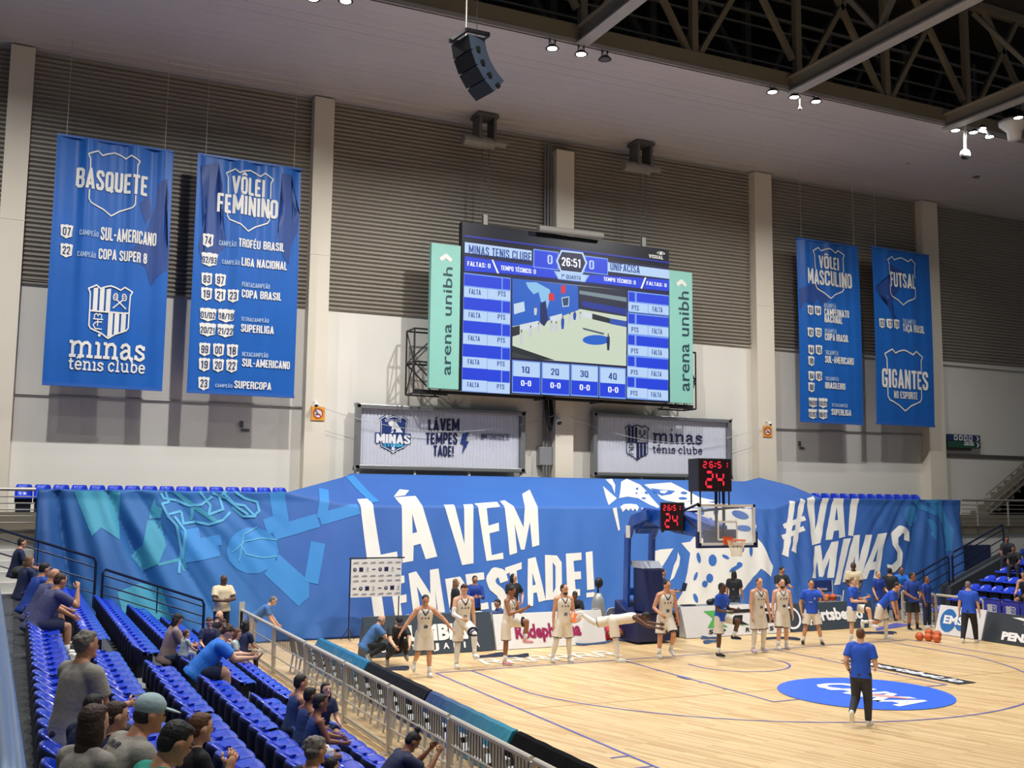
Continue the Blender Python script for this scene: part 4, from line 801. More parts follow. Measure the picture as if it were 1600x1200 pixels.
# small signs and fittings on the pillars
org = mat('sign_orange', (232, 160, 52), .5); red = mat('sign_red', (200, 60, 50), .5)
for (u, v, lab) in ((497, 646, 'orange no smoking sign on the second pillar from the left'), (1200, 674, 'orange no smoking sign on the second pillar from the right')):
    p = at(u, v, y=9.5); r = empty('no_smoking_sign', (p.x, 9.52, p.z-.22), lab, 'sign', 'no smoking signs'); q = frame((p.x, 9.505, p.z), (1, 0, 0), (0, 0, 1))
    m = MB(); m.box((p.x-.22, 9.51, p.z-.22), (p.x+.22, 9.545, p.z+.22)); m.build('plate', org, r)
    m = MB(); poly(m, arc(0, 0, .155, .155, 0, 360, 20)[:-1], q); m.build('disc', wsi, r); q2 = frame((p.x, 9.5, p.z), (1, 0, 0), (0, 0, 1)); m = MB(); ribbon(m, arc(0, 0, .145, .145, 0, 360, 20)[:-1], .035, q2, True, False); ribbon(m, [(-.1, .1), (.1, -.1)], .03, q2); m.build('ring', red, r); m = MB(); ribbon(m, [(-.09, -.03), (.08, -.03)], .03, q2); m.build('cigarette_mark', blk, r)
dome = mat('dome_white', (232, 232, 228), .4)
def camera_dome(u, v, y, lab, s=.1):
    p = at(u, v, y=y); r = empty('security_camera', tuple(p), lab, 'camera'); m = MB(); m.ell(p, (s, s, s), n=14); m.build('shell', dome, r, smooth=True); m = MB(); m.ell(p-Vector((0, s*.3, s*.35)), (s*.75, s*.75, s*.75), n=12); m.build('lens', blk, r, smooth=True); m = MB(); m.tube(p+Vector((0, 0, s*.5)), p+Vector((0, .2, s*1.6)), s*.3); m.tube(p+Vector((0, .2, s*1.6)), (p.x, 9.56, p.z+s*1.6), s*.3); m.build('arm', dome, r)
camera_dome(873, 658, 9.3, 'white security camera on the middle pillar below the scoreboard', .13); camera_dome(494, 632, 9.3, 'small security camera above the left orange sign', .08); camera_dome(1203, 662, 9.3, 'small security camera above the right orange sign', .08)
p0, p1 = at(1479, 678, y=9.8), at(1531, 701, y=9.8); r = empty('exit_sign', ((p0.x+p1.x)/2, 9.8, p1.z), 'blue and green exit sign board on the far right wall', 'sign'); zm = (p0.z+p1.z)/2
m = MB(); m.box((p0.x, 9.75, zm+.02), (p1.x, 9.83, p0.z)); m.build('blue_plate', mat('sign_dark_blue', (32, 50, 92), .5), r); m = MB(); m.box((p0.x, 9.75, p1.z), (p1.x, 9.83, zm-.02)); m.build('green_plate', mat('sign_green', (28, 78, 56), .5), r)
L_ = p1.x-p0.x; m = MB(); word(m, 'Saída', frame((p0.x+L_*.48, 9.74, p1.z+.12), (L_*.3, 0, 0), (0, 0, .26)), .02)
for a in (.24, .39, .54, .69): ribbon(m, arc(p0.x+L_*a, (zm+p0.z)/2, .13, .13, 45, 405, 4)[:-1], .05, lambda a_, b_: Vector((a_, 9.74, b_)), True, False); ribbon(m, [(p0.x+L_*a, zm+.14), (p0.x+L_*a, p0.z-.14)], .06, lambda a_, b_: Vector((a_, 9.738, b_)))
for z in ((zm+p0.z)/2, (zm+p1.z)/2): ribbon(m, [(p0.x+L_*.88, z-.1), (p0.x+L_*.94, z), (p0.x+L_*.88, z+.1)], .06, lambda a_, b_: Vector((a_, 9.74, b_)))
m.build('lettering', wsi, r); m = MB(); m.box((p0.x-.3, 9.84, p1.z-.12), (p1.x-.5, 9.93, p0.z-.35)); m.build('back_box', mat('dark_trim', (86, 80, 76)), r)
p = at(1597, 748, y=9.8); m = MB(); m.box((p.x-.2, 9.8, p.z-.3), (p.x+.6, 9.95, p.z+.3)); tag(m.build('extinguisher_sign', red), 'red fire sign on the wall at the right edge of the picture', 'sign')
for u, v, lab in ((380, 668, 'small dark wall socket below the VÔLEI FEMININO banner'), (1251, 697, 'small dark wall socket below the VÔLEI MASCULINO banner')):
    p = at(u, v, y=9.95); m = MB(); m.box((p.x-.1, 9.93, p.z), (p.x, 10, p.z+.2)); m.box((p.x-.05, 9.95, p.z-.12), (p.x+.2, 10, p.z-.04)); tag(m.build('wall_socket', gry), lab, 'socket')
# ------------------------------------------------------------ portable hoop
nvy = mat('hoop_pad_navy', (26, 38, 88), .5, var=.05); hbl = mat('hoop_blue', (24, 72, 160), .35, var=.04, coat=.2); wht = mat('hoop_white', (228, 226, 218), .4, var=.03); ora = mat('rim_orange', (226, 104, 52), .4)
hp = empty('basketball_hoop', (0, 2.6, 0), 'blue portable basketball hoop with glass backboard at the far baseline', 'basketball hoop')
m = MB(); m.box((-.62, 2.1, .06), (.62, 3.3, .85)); m.prism([(-.62, 2.6, .85), (-.62, 3.3, .85), (-.62, 3.3, 1.15)], (1.24, 0, 0)); m.build('base', nvy, hp, bevel=.04)
m = MB(); m.prism([(-.33, 2.0, .85), (-.33, 2.75, .85), (-.33, 2.75, 2.1), (-.33, 2.2, 2.1)], (.66, 0, 0)); m.build('front_pad', nvy, hp, bevel=.05)
m = MB(); m.prism([(-.34, 2.2, 2.1), (-.34, 2.75, 2.1), (-.34, 2.95, 2.28), (-.34, 2.4, 2.28)], (.68, 0, 0)); m.build('pad_cap', mat("pad_cap_grey", (168, 176, 190), .5), hp)
m = MB()
for s in (-1, 1): m.prism([(s*.42-.05, 2.85, .85), (s*.42-.05, 3.1, .85), (s*.42-.05, 3.0, 3.0), (s*.42-.05, 2.65, 3.6), (s*.42-.05, 1.8, 3.78), (s*.42-.05, 1.8, 3.5), (s*.42-.05, 2.5, 3.3), (s*.42-.05, 2.75, 2.9)], (.1, 0, 0))
m.box((-.4, 2.4, 3.2), (.4, 2.8, 3.45)); m.box((-.45, 2.82, 1.3), (.45, 3.02, 1.5)); m.build('mast', hbl, hp, bevel=.02)
m = MB(); m.prism([(-.26, 2.75, 3.05), (-.26, 2.7, 3.55), (-.26, 2.3, 3.82), (-.26, .6, 3.72), (-.26, -.9, 3.4), (-.26, -.9, 3.02), (-.26, .8, 3.15), (-.26, 2.2, 3.42)], (.52, 0, 0)); m.build('boom', hbl, hp, bevel=.03)
m = MB(); m.box((-.45, -1.02, 2.95), (.45, -.78, 3.3)); m.build('mount_block', nvy, hp, bevel=.02)
m = MB(); m.tube((-.15, .7, 3.75), (-.55, -.9, 3.2), .03); m.tube((.15, .9, 3.7), (.75, -1.0, 3.9), .035); m.tube((-.15, .7, 3.7), (-.75, -1.0, 3.95), .035); m.tube((0, .3, 3.6), (0, -1.1, 3.2), .03)
for dx in (-.12, .12): m.tube((-.1+dx, -1.05, 3.0), (-.1+dx, -1.05, 4.3), .04)
m.build('strut', mat('strut_navy', (22, 30, 60), .4), hp)
gm = mat('board_glass', (226, 236, 240), .05, alpha=.12); m = MB(); m.box((-.86, -1.21, 2.94), (.86, -1.19, 3.91)); m.build('backboard', gm, hp)
m = MB()
for a, b in (((-.9, 2.9), (.9, 2.97)), ((-.9, 3.88), (.9, 3.95)), ((-.9, 2.9), (-.83, 3.95)), ((.83, 2.9), (.9, 3.95))): m.box((a[0], -1.23, a[1]), (b[0], -1.17, b[1]))
m.build('board_frame', wht, hp)
m = MB(); ribbon(m, [(-.295, 3.05), (.295, 3.05), (.295, 3.5), (-.295, 3.5)], .055, lambda a, b: Vector((a, -1.222, b)), True, False); m.build('target_square', wht, hp)
m = MB(); m.box((-.92, -1.25, 2.84), (.92, -1.15, 2.9)); m.box((-.95, -1.25, 2.84), (-.9, -1.15, 3.25)); m.box((.9, -1.25, 2.84), (.95, -1.15, 3.25)); m.build('edge_pad', nvy, hp)
m = MB(); m.path([(.228*math.cos(2*PI*i/24), -1.575+.228*math.sin(2*PI*i/24), 3.05) for i in range(24)], .014, 8, True); m.box((-.1, -1.36, 3.0), (.1, -1.2, 3.06)); m.box((-.14, -1.25, 2.92), (.14, -1.2, 3.12)); m.build('rim', ora, hp, smooth=False)
m = MB(); n = 12; lv = [(.225, 3.04), (.2, 2.94), (.165, 2.84), (.135, 2.74), (.125, 2.64)]
for j in range(4):
    for i in range(n):
        for s in (-.5, .5):
            a0, a1 = 2*PI*(i+.5*(j % 2))/n, 2*PI*(i+.5*(j % 2)+s)/n; m.tube((lv[j][0]*math.cos(a0), -1.575+lv[j][0]*math.sin(a0), lv[j][1]), (lv[j+1][0]*math.cos(a1), -1.575+lv[j+1][0]*math.sin(a1), lv[j+1][1]), .0065, 5)
m.build('net', mat('net_cord', (240, 228, 196), .7), hp)
m = MB(); m.box((-.5, 2.85, 2.95), (-.475, 2.65, 3.3)); m.build('notice_plate', wht, hp)
# shot clocks: four-faced boxes with red digits
led = mat('led_red', (255, 36, 58), .4, emit=1.6); cab = mat('clock_cabinet', (24, 22, 26), .5); face = mat('clock_face', (36, 12, 20), .35)
SEG = {'0': 'abcdef', '1': 'bc', '2': 'abged', '4': 'fgbc', '5': 'afgcd', '6': 'afgedc'}
def seven(mb, ch, fn, w):
    P_ = {'a': ((.1, 1), (.9, 1)), 'b': ((1, .93), (1, .57)), 'c': ((1, .43), (1, .07)), 'd': ((.1, 0), (.9, 0)), 'e': ((0, .07), (0, .43)), 'f': ((0, .57), (0, .93)), 'g': ((.1, .5), (.9, .5))}
    for s in SEG[ch]:
        p, q = [Vector((a*.8, b, 0)) for a, b in P_[s]]; d = (q-p).normalized(); k = Vector((-d.y, d.x, 0))*w/2; mb.add([fn(*v[:2]) for v in (p-d*0, p+d*w*.4-k, q-d*w*.4-k, q, q-d*w*.4+k, p+d*w*.4+k)], [tuple(range(6))])
def clock(label, c, s, h, rz, legs):
    r = empty('shot_clock', c, label, 'shot clock', 'red digit shot clocks'); M = Matrix.Translation(c) @ Matrix.Rotation(rz, 4, 'Z')
    m = MB(); m.box((-s/2, -s*.35, 0), (s/2, s*.35, h), M=M); m.build('cabinet', cab, r, bevel=.015)
    m = MB(); m.box((-s*.44, -s*.35-.008, h*.05), (s*.44, -s*.35-.001, h*.95), M=M); m.build('face_panel', face, r)
    m = MB(); y = -s*.35-.012
    for i, ch in enumerate('26'): seven(m, ch, lambda a, b, i=i: M @ Vector((-s*.36+i*s*.19+a*s*.13, y, h*.72+b*h*.17)), .2)
    for i, ch in enumerate('51'): seven(m, ch, lambda a, b, i=i: M @ Vector((s*.07+i*s*.19+a*s*.13, y, h*.72+b*h*.17)), .2)
    for b in (.76, .84): m.add([M @ Vector((-s*.0+da*s*.02, y, h*b+db*h*.016)) for da, db in ((-1, -1), (1, -1), (1, 1), (-1, 1))], [(0, 1, 2, 3)])
    for i, ch in enumerate('24'): seven(m, ch, lambda a, b, i=i: M @ Vector((-s*.28+i*s*.32+a*s*.25, y, h*.14+b*h*.44)), .17)
    m.build('digit_lettering', led, r)
    m = MB()
    for dx in (-1, 1):
        for dy in (-.3, .3): m.tube(M @ Vector((dx*s*.43, dy*s, -legs)), M @ Vector((dx*s*.43, dy*s, .01)), .022, 6)
    m.build('leg_frame', cab, r)
p = at(1113, 768, y=-1.2); clock('large shot clock standing on top of the backboard', (p.x, -1.1, p.z), .92, .84, R(-12), p.z-3.93)
p = at(1051, 829, y=.6); clock('smaller shot clock standing on the hoop boom, left of the backboard', (p.x, .6, p.z), .62, .76, R(-40), .05)
# ------------------------------------------------------------ advertising boards (leaning A-shape)
def ad_board(label, p, q, h, col, draw, lean=.3, group='advertising boards around the court'):
    p, q = Vector((*p, 0)), Vector((*q, 0)); d = (q-p); L = d.length; d.normalize(); nb = Vector((-d.y, d.x, 0))      # nb points to the back
    r = empty('advertising_board', tuple((p+q)/2), label, 'advertising board', group); up = nb*lean+Vector((0, 0, h)); up_n = up
    m = MB(); a = [p, p+up, p+up+nb*.06, p+nb*(lean*2.2)]; m.prism([v+Vector((0, 0, .015)) for v in a], d*L); m.build('body', col, r)
    fnn = lambda u, v: p+d*u+up_n*v-nb*.012+Vector((0, 0, .015))
    draw(r, fnn, L); return r
slate = mat('board_slate', (54, 66, 78), .5, var=.03); bwh = mat('board_white', (222, 222, 222), .45, var=.02); bink = mat('board_ink', (240, 240, 240), .5, var=.01)
YB = 2.62
def xb(u, v=1005): return at(u, v, z=0).x
def txt(r, t, fn, x0, x1, v0, v1, mt, bold=.04, off=0, slant=0):
    m = MB(); word(m, t, lambda a, b: fn(x0+a*(x1-x0), v0+b*(v1-v0)), bold, slant=slant); m.build('print_lettering', mt, r)
def d_beer(r, fn, L):
    x = lambda u: at(u, 1000, y=YB).x+8.35
    txt(r, 'RUMBIER', fn, x(622), x(748), .36, .72, bink, .05)
    m = MB(); n_ = 'CERVEJARIA'
    for i, c in enumerate(n_): word(m, c, lambda a, b, i=i: fn(x(594)+i*(x(748)-x(594))/9.4+a*(.05 if c == 'I' else .17), .12+b*.14), .03)
    m.build('small_print_lettering', bink, r)
ad_board('dark slate advertising board with white lettering at the left end of the far row', (-8.35, YB), (-4.78, YB), .98, slate, d_beer)
mag = mat('ink_magenta', (150, 30, 84), .5)
def d_red(r, fn, L):
    x = lambda u: at(u, 1000, y=YB).x+4.7
    txt(r, 'Redepharma', fn, x(808), x(911), .3, .66, mag, .045)
    m = MB(); poly(m, [fn(x(905)+.27*math.cos(t)*(1.5 if math.cos(t) > 0 else .2), .8+.13*math.sin(t)) for t in [2*PI*k/16 for k in range(16)]], lambda *a: Vector(a)) if False else m.add([fn(x(895)+.1+.3*math.cos(2*PI*k/20), .8+.14*math.sin(2*PI*k/20)) for k in range(20)], [tuple(range(20))]); m.build('orange_drop', mat('ink_orange', (240, 120, 50), .5), r)
ad_board('white advertising board with magenta lettering, left of the hoop base', (-4.7, YB), (-1.3, YB), .9, bwh, d_red)
grn = mat('ink_green', (84, 178, 84), .5); bki = mat('ink_black', (30, 32, 36), .5)
def d_x(r, fn, L):
    x = lambda u: at(u, 985, y=YB).x-1.4
    m = MB()
    for pts in ([(1105, .85), (1128, .85), (1118, .6)], [(1106, .3), (1118, .62), (1138, .3)], [(1128, .62), (1152, .85), (1140, .62), (1165, .3), (1135, .45)]): m.add([fn(x(a), b) for a, b in pts], [tuple(range(len(pts)))])
    m.build('green_mark', grn, r); m = MB()
    for pts in ([(1152, .85), (1212, .85), (1212, .74), (1150, .74)], [(1152, .66), (1165, .66), (1162, .45), (1172, .32), (1155, .36)], [(1178, .66), (1214, .66), (1214, .36), (1196, .36)]): m.add([fn(x(a), b) for a, b in pts], [tuple(range(len(pts)))])
    m.build('black_mark', bki, r); m = MB()
    for i, c in enumerate('SPORTS'): word(m, c, lambda a, b, i=i: fn(x(1106)+i*(x(1212)-x(1106))/5.6+a*.17, .1+b*.13), .03, slant=.2)
    m.build('small_print_lettering', bki, r)
ad_board('white advertising board with green and black mark, right of the hoop base', (1.45, YB), (5.35, YB), .86, bwh, d_x)
def d_bet(r, fn, L):
    x = lambda u: at(u, 975, y=YB+.1).x-5.4
    txt(r, 'sportsbet.io', fn, x(1256), x(1350), .36, .76, bink, .045); m = MB(); c = x(1238)
    ribbon(m, arc(0, 0, .34, .34, 0, 360, 24)[:-1], .07, lambda a, b: fn(c+a, .5+b*1.1), True, False); m.build('ring_mark', bink, r)
ad_board('dark slate advertising board with white ring mark, right end of the far row', (5.4, YB), (9.0, YB), .82, slate, d_bet)
ems = mat('ink_blue', (42, 108, 178), .5)
def d_ems(r, fn, L):
    m = MB(); m.add([fn(.42+.3*math.cos(2*PI*k/24), .5+.4*math.sin(2*PI*k/24)) for k in range(24)], [tuple(range(24))]); m.add([fn(.9+.22*math.cos(2*PI*k/20), .48+.28*math.sin(2*PI*k/20)) for k in range(20)], [tuple(range(20))]); m.build('blue_blobs', ems, r)
    txt(r, 'EMS', lambda a, b: fn(a, b)-Vector((.012, 0, 0)), .26, .98, .4, .66, bink, .04)
ad_board('white advertising board with blue blob logo at the right corner of the court', (9.45, .75), (9.45, -.95), .85, bwh, d_ems, group='advertising boards around the court')
def d_pen(r, fn, L):
    txt(r, 'PENALTY', fn, .62, 2.35, .14, .38, bink, .06); m = MB(); m.add([fn(a, b) for a, b in ((.85, .9), (1.1, .93), (1.7, .86), (2.2, .66), (2.4, .48), (1.9, .68), (1.4, .8))], [tuple(range(7))]); m.add([fn(a, b) for a, b in ((1.2, .74), (1.6, .66), (2.0, .46), (1.7, .55))], [(0, 1, 2, 3)]); m.build('wing_mark', bink, r)
ad_board('dark advertising board with white lettering at the right edge of the picture', (9.45, -1.0), (9.45, -4.2), .82, mat('board_charcoal', (50, 56, 62), .5), d_pen)
# low padded boards along the near-left sideline
pt = [mat('pad_teal', (24, 110, 150), .3, bump=.5, bscale=7, coat=.3), mat('pad_black', (24, 24, 32), .6, spec=.2, bump=.4, bscale=6), mat('pad_blue', (28, 66, 140), .35, bump=.5, bscale=7, coat=.3), mat('pad_skirt', (14, 14, 16), .9, spec=.1)]
nt = pt[2].node_tree; cr = nt.nodes.new('ShaderNodeValToRGB'); tc = nt.nodes.new('ShaderNodeTexCoord'); sp = nt.nodes.new('ShaderNodeSeparateXYZ'); mr = nt.nodes.new('ShaderNodeMapRange'); mr.inputs['From Min'].default_value = 1.7; mr.inputs['From Max'].default_value = -1.7
cr.color_ramp.elements[0].color = (*lin((34, 44, 110)), 1); cr.color_ramp.elements[1].color = (*lin((26, 132, 156)), 1); nt.links.new(tc.outputs['Object'], sp.inputs[0]); nt.links.new(sp.outputs['Y'], mr.inputs['Value']); nt.links.new(mr.outputs['Result'], cr.inputs['Fac']); nt.links.new(cr.outputs['Color'], nt.nodes['Principled BSDF'].inputs['Base Color'])
for k, (ya, yb_, lab) in enumerate(((2.3, -1.55, 'teal padded board, farthest along the left sideline'), (-1.65, -5.05, 'black padded board in front of the crouching men, on the left sideline'), (-5.12, -8.5, 'padded board fading from navy to teal, on the left sideline'), (-8.58, -12.0, 'black padded board nearest the viewer on the left sideline'))):
    r = empty('padded_board', (-9.6, (ya+yb_)/2, 0), lab, 'padded board', 'padded boards on the left sideline')
    m = MB(); N = 26; vs = []
    prof = [(-9.98, .02), (-9.84, .30), (-9.66, .60), (-9.58, .62), (-9.3, .02)]
    for i in range(N+1):
        y = ya+(yb_-ya)*i/N
        for j, (x, z) in enumerate(prof): vs.append((x+.004*math.sin(i*1.9+j*2+k), y, z+(.004*math.sin(i*1.3+j+k) if z > .1 else 0)))
    n = len(prof); m.add(vs, [(i*n+j, i*n+(j+1) % n, (i+1)*n+(j+1) % n, (i+1)*n+j) for i in range(N) for j in range(n)]+[tuple(range(n)), tuple(range(N*n, N*n+n))]); m.build('cover', pt[k], r, smooth=False)
    m = MB(); m.box((-9.96, yb_+.02, 0), (-9.86, ya-.02, .3)); m.build('back_skirt', pt[3], r)
# ------------------------------------------------------------ things on the court floor
brand = mat('band_blue', (54, 84, 122), .6)
bandn = mat('band_navy', (34, 42, 72), .6)
for i, (u, v, L, a, lab, mt) in enumerate(((766, 1026, .5, .2, 'navy exercise band on the floor, left of the player balancing with a raised knee', bandn), (806, 1026, .35, 2.9, 'navy exercise band behind the pink shoe', bandn), (928, 1006, .6, .1, 'blue exercise band at the right corner of the white and magenta board', brand), (1108, 998, .25, 2.6, 'blue exercise band left of the jumping player in blue, upper of two', brand), (1112, 1004, .28, .1, 'blue exercise band left of the jumping player in blue, lower of two', brand), (1222, 999, .55, 2.7, 'long exercise band in front of the slate ring board', bandn), (1372, 990, .6, -.4, 'exercise band under the bending player in blue', bandn), (603, 1046, .55, 2.8, 'navy exercise band in front of the crouching man in a cap', bandn))):
    p = at(u, v, z=.02); m = MB(); pts = []; M = Matrix.Translation(p) @ Matrix.Rotation(a, 4, 'Z')
    for j in range(17):
        t = j/16*2*PI*.9; pts.append(M @ Vector((L*math.cos(t), .07*math.sin(t)+.03*math.sin(3*t), .02+.02*math.sin(2*t+i))))
    for j in range(16): m.add([pts[j]-Vector((0, 0, .025)), pts[j+1]-Vector((0, 0, .025)), pts[j+1]+Vector((0, .03, .03)), pts[j]+Vector((0, .03, .03))], [(0, 1, 2, 3)])
    o = m.build('exercise_band', mt); o.modifiers.new('t', 'SOLIDIFY').thickness = .006; tag(o, lab, 'exercise band', 'exercise bands on the floor')
bsk = mat('ball_orange', (206, 96, 48), .55, bump=.15, bscale=200); bln = mat('ball_seam', (48, 28, 22), .6)
def basketball(c, lab, rz=0):
    r = empty('basketball', c, lab, 'basketball', 'basketballs', rz=rz); c = Vector(c)+Vector((0, 0, .121)); m = MB(); m.ell(c, (.121, .121, .121), n=20, m=14); m.build('leather', bsk, r, smooth=True)
    m = MB(); q = .1225
    for k in range(3):
        m.path([c+[Vector((q*math.cos(t), q*math.sin(t), 0)), Vector((0, q*math.cos(t), q*math.sin(t))), Vector((q*math.cos(t)*.8, -.078 if False else .062, q*math.sin(t)*.84))][k] for t in [2*PI*i/24 for i in range(24)]], .003, 4, True)
    m.build('seams', bln, r)
for u, v, lab in ((1437, 1001, 'basketball lying apart at the left of the group of five'), (1451, 1002, 'basketball in the middle front of the group of five'), (1464, 1004, 'basketball nearest the viewer, right front of the group of five'), (1452, 995, 'basketball at the back left of the group of five'), (1465, 998, 'basketball at the back right of the group of five')):
    basketball(tuple(at(u, v, z=0)), lab, u)
# sponsor backdrop on two tripod poles
r = empty('sponsor_backdrop', (-7, 5.9, 0), 'white sponsor backdrop with rows of small logos on a black stand', 'backdrop')
p0, p1 = at(549, 875, y=5.9), at(626, 931, y=5.9); xa, xb_, za, zb = p0.x, p1.x, p1.z, (p0.z+at(628, 872, y=5.9).z)/2
m = MB(); m.box((xa, 5.88, za), (xb_, 5.9, zb)); m.build('panel', mat('backdrop_white', (230, 230, 228), .5, var=.01), r)
m = MB(); m.tube((xa-.02, 5.92, .03), (xa-.02, 5.92, zb+.05), .018); m.tube((xb_-.05, 5.92, .03), (xb_-.05, 5.92, zb+.05), .018); m.tube((xa-.05, 5.92, zb+.03), (xb_+.1, 5.92, zb+.03), .022)
for x in (xa-.02, xb_-.05):
    for k in range(3): m.tube((x, 5.92, .35), (x+.22*math.cos(k*2.1+.5), 5.92+.22*math.sin(k*2.1+.5), .02), .012, 6)
m.build('stand', blk, r)
mk, mg = MB(), MB(); fb = lambda a, b: Vector((xa+(xb_-xa)*a, 5.874, za+(zb-za)*b))
for j, b in enumerate((.9, .73, .55, .42, .23, .07)):
    for i in range(8 if j in (1, 4) else 6):
        n_ = 8 if j in (1, 4) else 6; a = (i+.55)/n_
        if n_ == 6: ribbon(mg, [(a-.055, b), (a+.055, b+.006)], .022, fb); ribbon(mg, [(a-.03, b+.02), (a+.05, b+.022)], .012, fb)
        elif (i+j) % 4 == 2: poly(mk, [(a-.04, b-.055), (a+.04, b-.055), (a+.04, b+.055), (a-.04, b+.055)], fb)
        elif (i+j) % 4 == 1: ribbon(mk, arc(a, b, .026, .04, 0, 360, 10)[:-1], .02, fb, True, False); ribbon(mk, [(a-.025, b-.03), (a+.025, b-.03)], .03, fb)
        elif (i+j) % 4 == 3: ribbon(mg, arc(a, b+.02, .016, .03, 0, 360, 8)[:-1], .012, fb, True, False); ribbon(mg, [(a-.03, b-.05), (a+.03, b-.05)], .014, fb)
        else: ribbon(mk, [(a-.035, b), (a+.035, b)], .024, fb)
mk.build('logo_pattern', nav2, r); mg.build('small_logo_pattern', mat('logo_grey', (150, 152, 160), .5), r)
# scorer's table behind the boards
tb = mat('table_blue', (46, 72, 116), .5)
def table(x0, x1, y0, y1, h, lab, mt):
    r = empty('table', ((x0+x1)/2, (y0+y1)/2, 0), lab, 'table'); m = MB(); m.box((x0, y0, h-.03), (x1, y1, h)); m.build('tabletop', mt, r, bevel=.008)
    for x in (x0+.06, x1-.06):
        for y in (y0+.06, y1-.06): m = MB(); m.tube((x, y, 0), (x, y, h-.03), .02, 6); m.build('leg', gry, r)
    return r
table(-6.4, -4.0, 3.75, 4.35, .86, 'blue topped table behind the slate board at left', tb)
table(1.7, 4.4, 3.45, 4.0, .82, 'table behind the white board with the green mark', mat('table_grey', (120, 124, 130), .5))
p = at(780, 963, y=4.0); m = MB(); m.box((-4.75, 3.9, .86), (-4.5, 4.2, .875)); tag(m.build('paper_sheet', wht), 'white papers on the blue topped table', 'paper')
m = MB(); m.box((2.1, 3.6, .82), (2.5, 3.85, .85)); tag(m.build('console_box', bki), 'flat black console on the table behind the green mark board', 'console')
# blue grandstand stair rails
dkr = mat('rail_navy', (26, 36, 62), .35, metal=.3)
def slope_rail(lab, a, b, drop, y, mids):
    r = empty('stair_railing', ((a[0]+b[0])/2, y, min(a[1], b[1])-drop), lab, 'railing', 'sloping navy railings')
    A, B = Vector((a[0], y, a[1])), Vector((b[0], y, b[1])); d = Vector((0, 0, drop))
    m = MB(); m.path([A-d, A-Vector((0, 0, .1)), A+(B-A)*.02, B-(B-A)*.02, B-Vector((0, 0, .1)), B-d], .035, 8); m.build('handrail', dkr, r)
    for k in range(3): o = Vector((0, 0, drop*(.2, .52, .8)[k])); m = MB(); m.tube(A-o, B-o, .016 if k == 2 else .022, 6); m.build('rail', dkr, r)
    for f in mids: q = A.lerp(B, f); m = MB(); m.tube(q, q-d*.9, .018, 6); m.build('baluster', dkr, r)
slope_rail('upper navy stair railing in front of the left end of the sheet', (-17.3, 3.32), (-14.54, 2.4), 1.1, 5.95, (.5,))
slope_rail('lower navy stair railing in front of the left end of the sheet', (-14.36, 2.14), (-11.8, 1.24), .78, 5.95, (.53,))
slope_rail('lower navy stair railing in front of the right end of the sheet', (12.0, 1.1), (14.6, 2.1), 1.1, 4.6, (.5,))
slope_rail('upper navy stair railing below the right balcony', (14.8, 2.2), (17.6, 3.25), 1.05, 4.6, (.35,))
m = MB(); m.prism([(14.5, 4.45, 0), (17.9, 4.45, 0), (17.9, 4.45, 2.2), (14.5, 4.45, 1.0)], (0, .5, 0)); struct(m.build('floor_stair_block', tread))
# near handrail beside the viewer
HA, HB = at(8, 1205, z=3.45), at(-14, 945, z=3.6); HD = (HB-HA).normalized(); m = MB(); m.path([HA-HD*1.2, HA, HB, HB+HD*14], .042, 14)
hr = empty('walkway_handrail', (-16.63, -12, 1.75), 'thick pale steel handrail running along the left edge of the picture', 'railing'); m.build('handrail', mat('handrail_blue', (150, 176, 210), .3, metal=.7), hr, smooth=True)
for t in (6, 12): q = HA+HD*t; m = MB(); m.tube((q.x, q.y, 1.7), q, .03); m.build('post', steelr, hr)
# hanging loudspeaker cluster
spk = mat('speaker_black', (20, 22, 28), .5); sps = mat('speaker_side_lit', (70, 82, 100), .45); r = empty('hanging_loudspeaker', (-8.1, -3, 12.6), 'black curved loudspeaker array hanging on a chain below the roof', 'loudspeaker')  # black cabinets; blue light on their sides is put into the colour
M0 = Matrix.Translation(at(722, 62, y=-3)) @ Matrix.Rotation(R(-80), 4, 'Z'); z = 0; y = 0; ang = R(12)
for k in range(4):
    h = .33; M = M0 @ Matrix.Translation((0, y, z)) @ Matrix.Rotation(ang, 4, 'X'); c_ = M @ Vector((0, 0, -h))
    m = MB(); m.prism([M @ Vector(q) for q in ((-.34, -.05, 0), (.34, -.05, 0), (.26, .42, -.03), (-.26, .42, -.03))], M.to_3x3() @ Vector((0, .0, -h+.01))); b_ = m.build('cabinet', sps, r, bevel=.006)
    m = MB(); m.box((-.335, -.07, -h+.015), (.335, -.05, -.005), M=M); m.build('grille', spk, b_)
    m = MB(); m.box((.3, .1, -h-.03), (.335, .2, -h+.08), M=M); m.build('bracket', blk, b_)
    l_ = M0.inverted() @ c_; y, z = l_.y, l_.z; ang += R(13)
m = MB()
for x in (-.33, .33): m.box((x-.03, -.12, .04), (x+.03, .5, .12), M=M0 @ Matrix.Rotation(R(6), 4, 'X'))
m.box((-.33, -.1, .05), (.33, -.04, .11), M=M0); m.box((-.36, .4, .06), (.36, .48, .14), M=M0); m.build('rigging_frame', blk, r)
q = M0 @ Vector((0, .1, .1)); m = MB(); m.tube(q, (q.x, q.y, 17.2), .022, 6); m.build('chain', mat('chain_steel', (190, 188, 176), .4, metal=.6), r); q = M0 @ Vector((.12, .3, .1)); m = MB(); m.tube(q, (q.x, q.y, 17.2), .008, 5); m.build('safety_cable', gry, r)
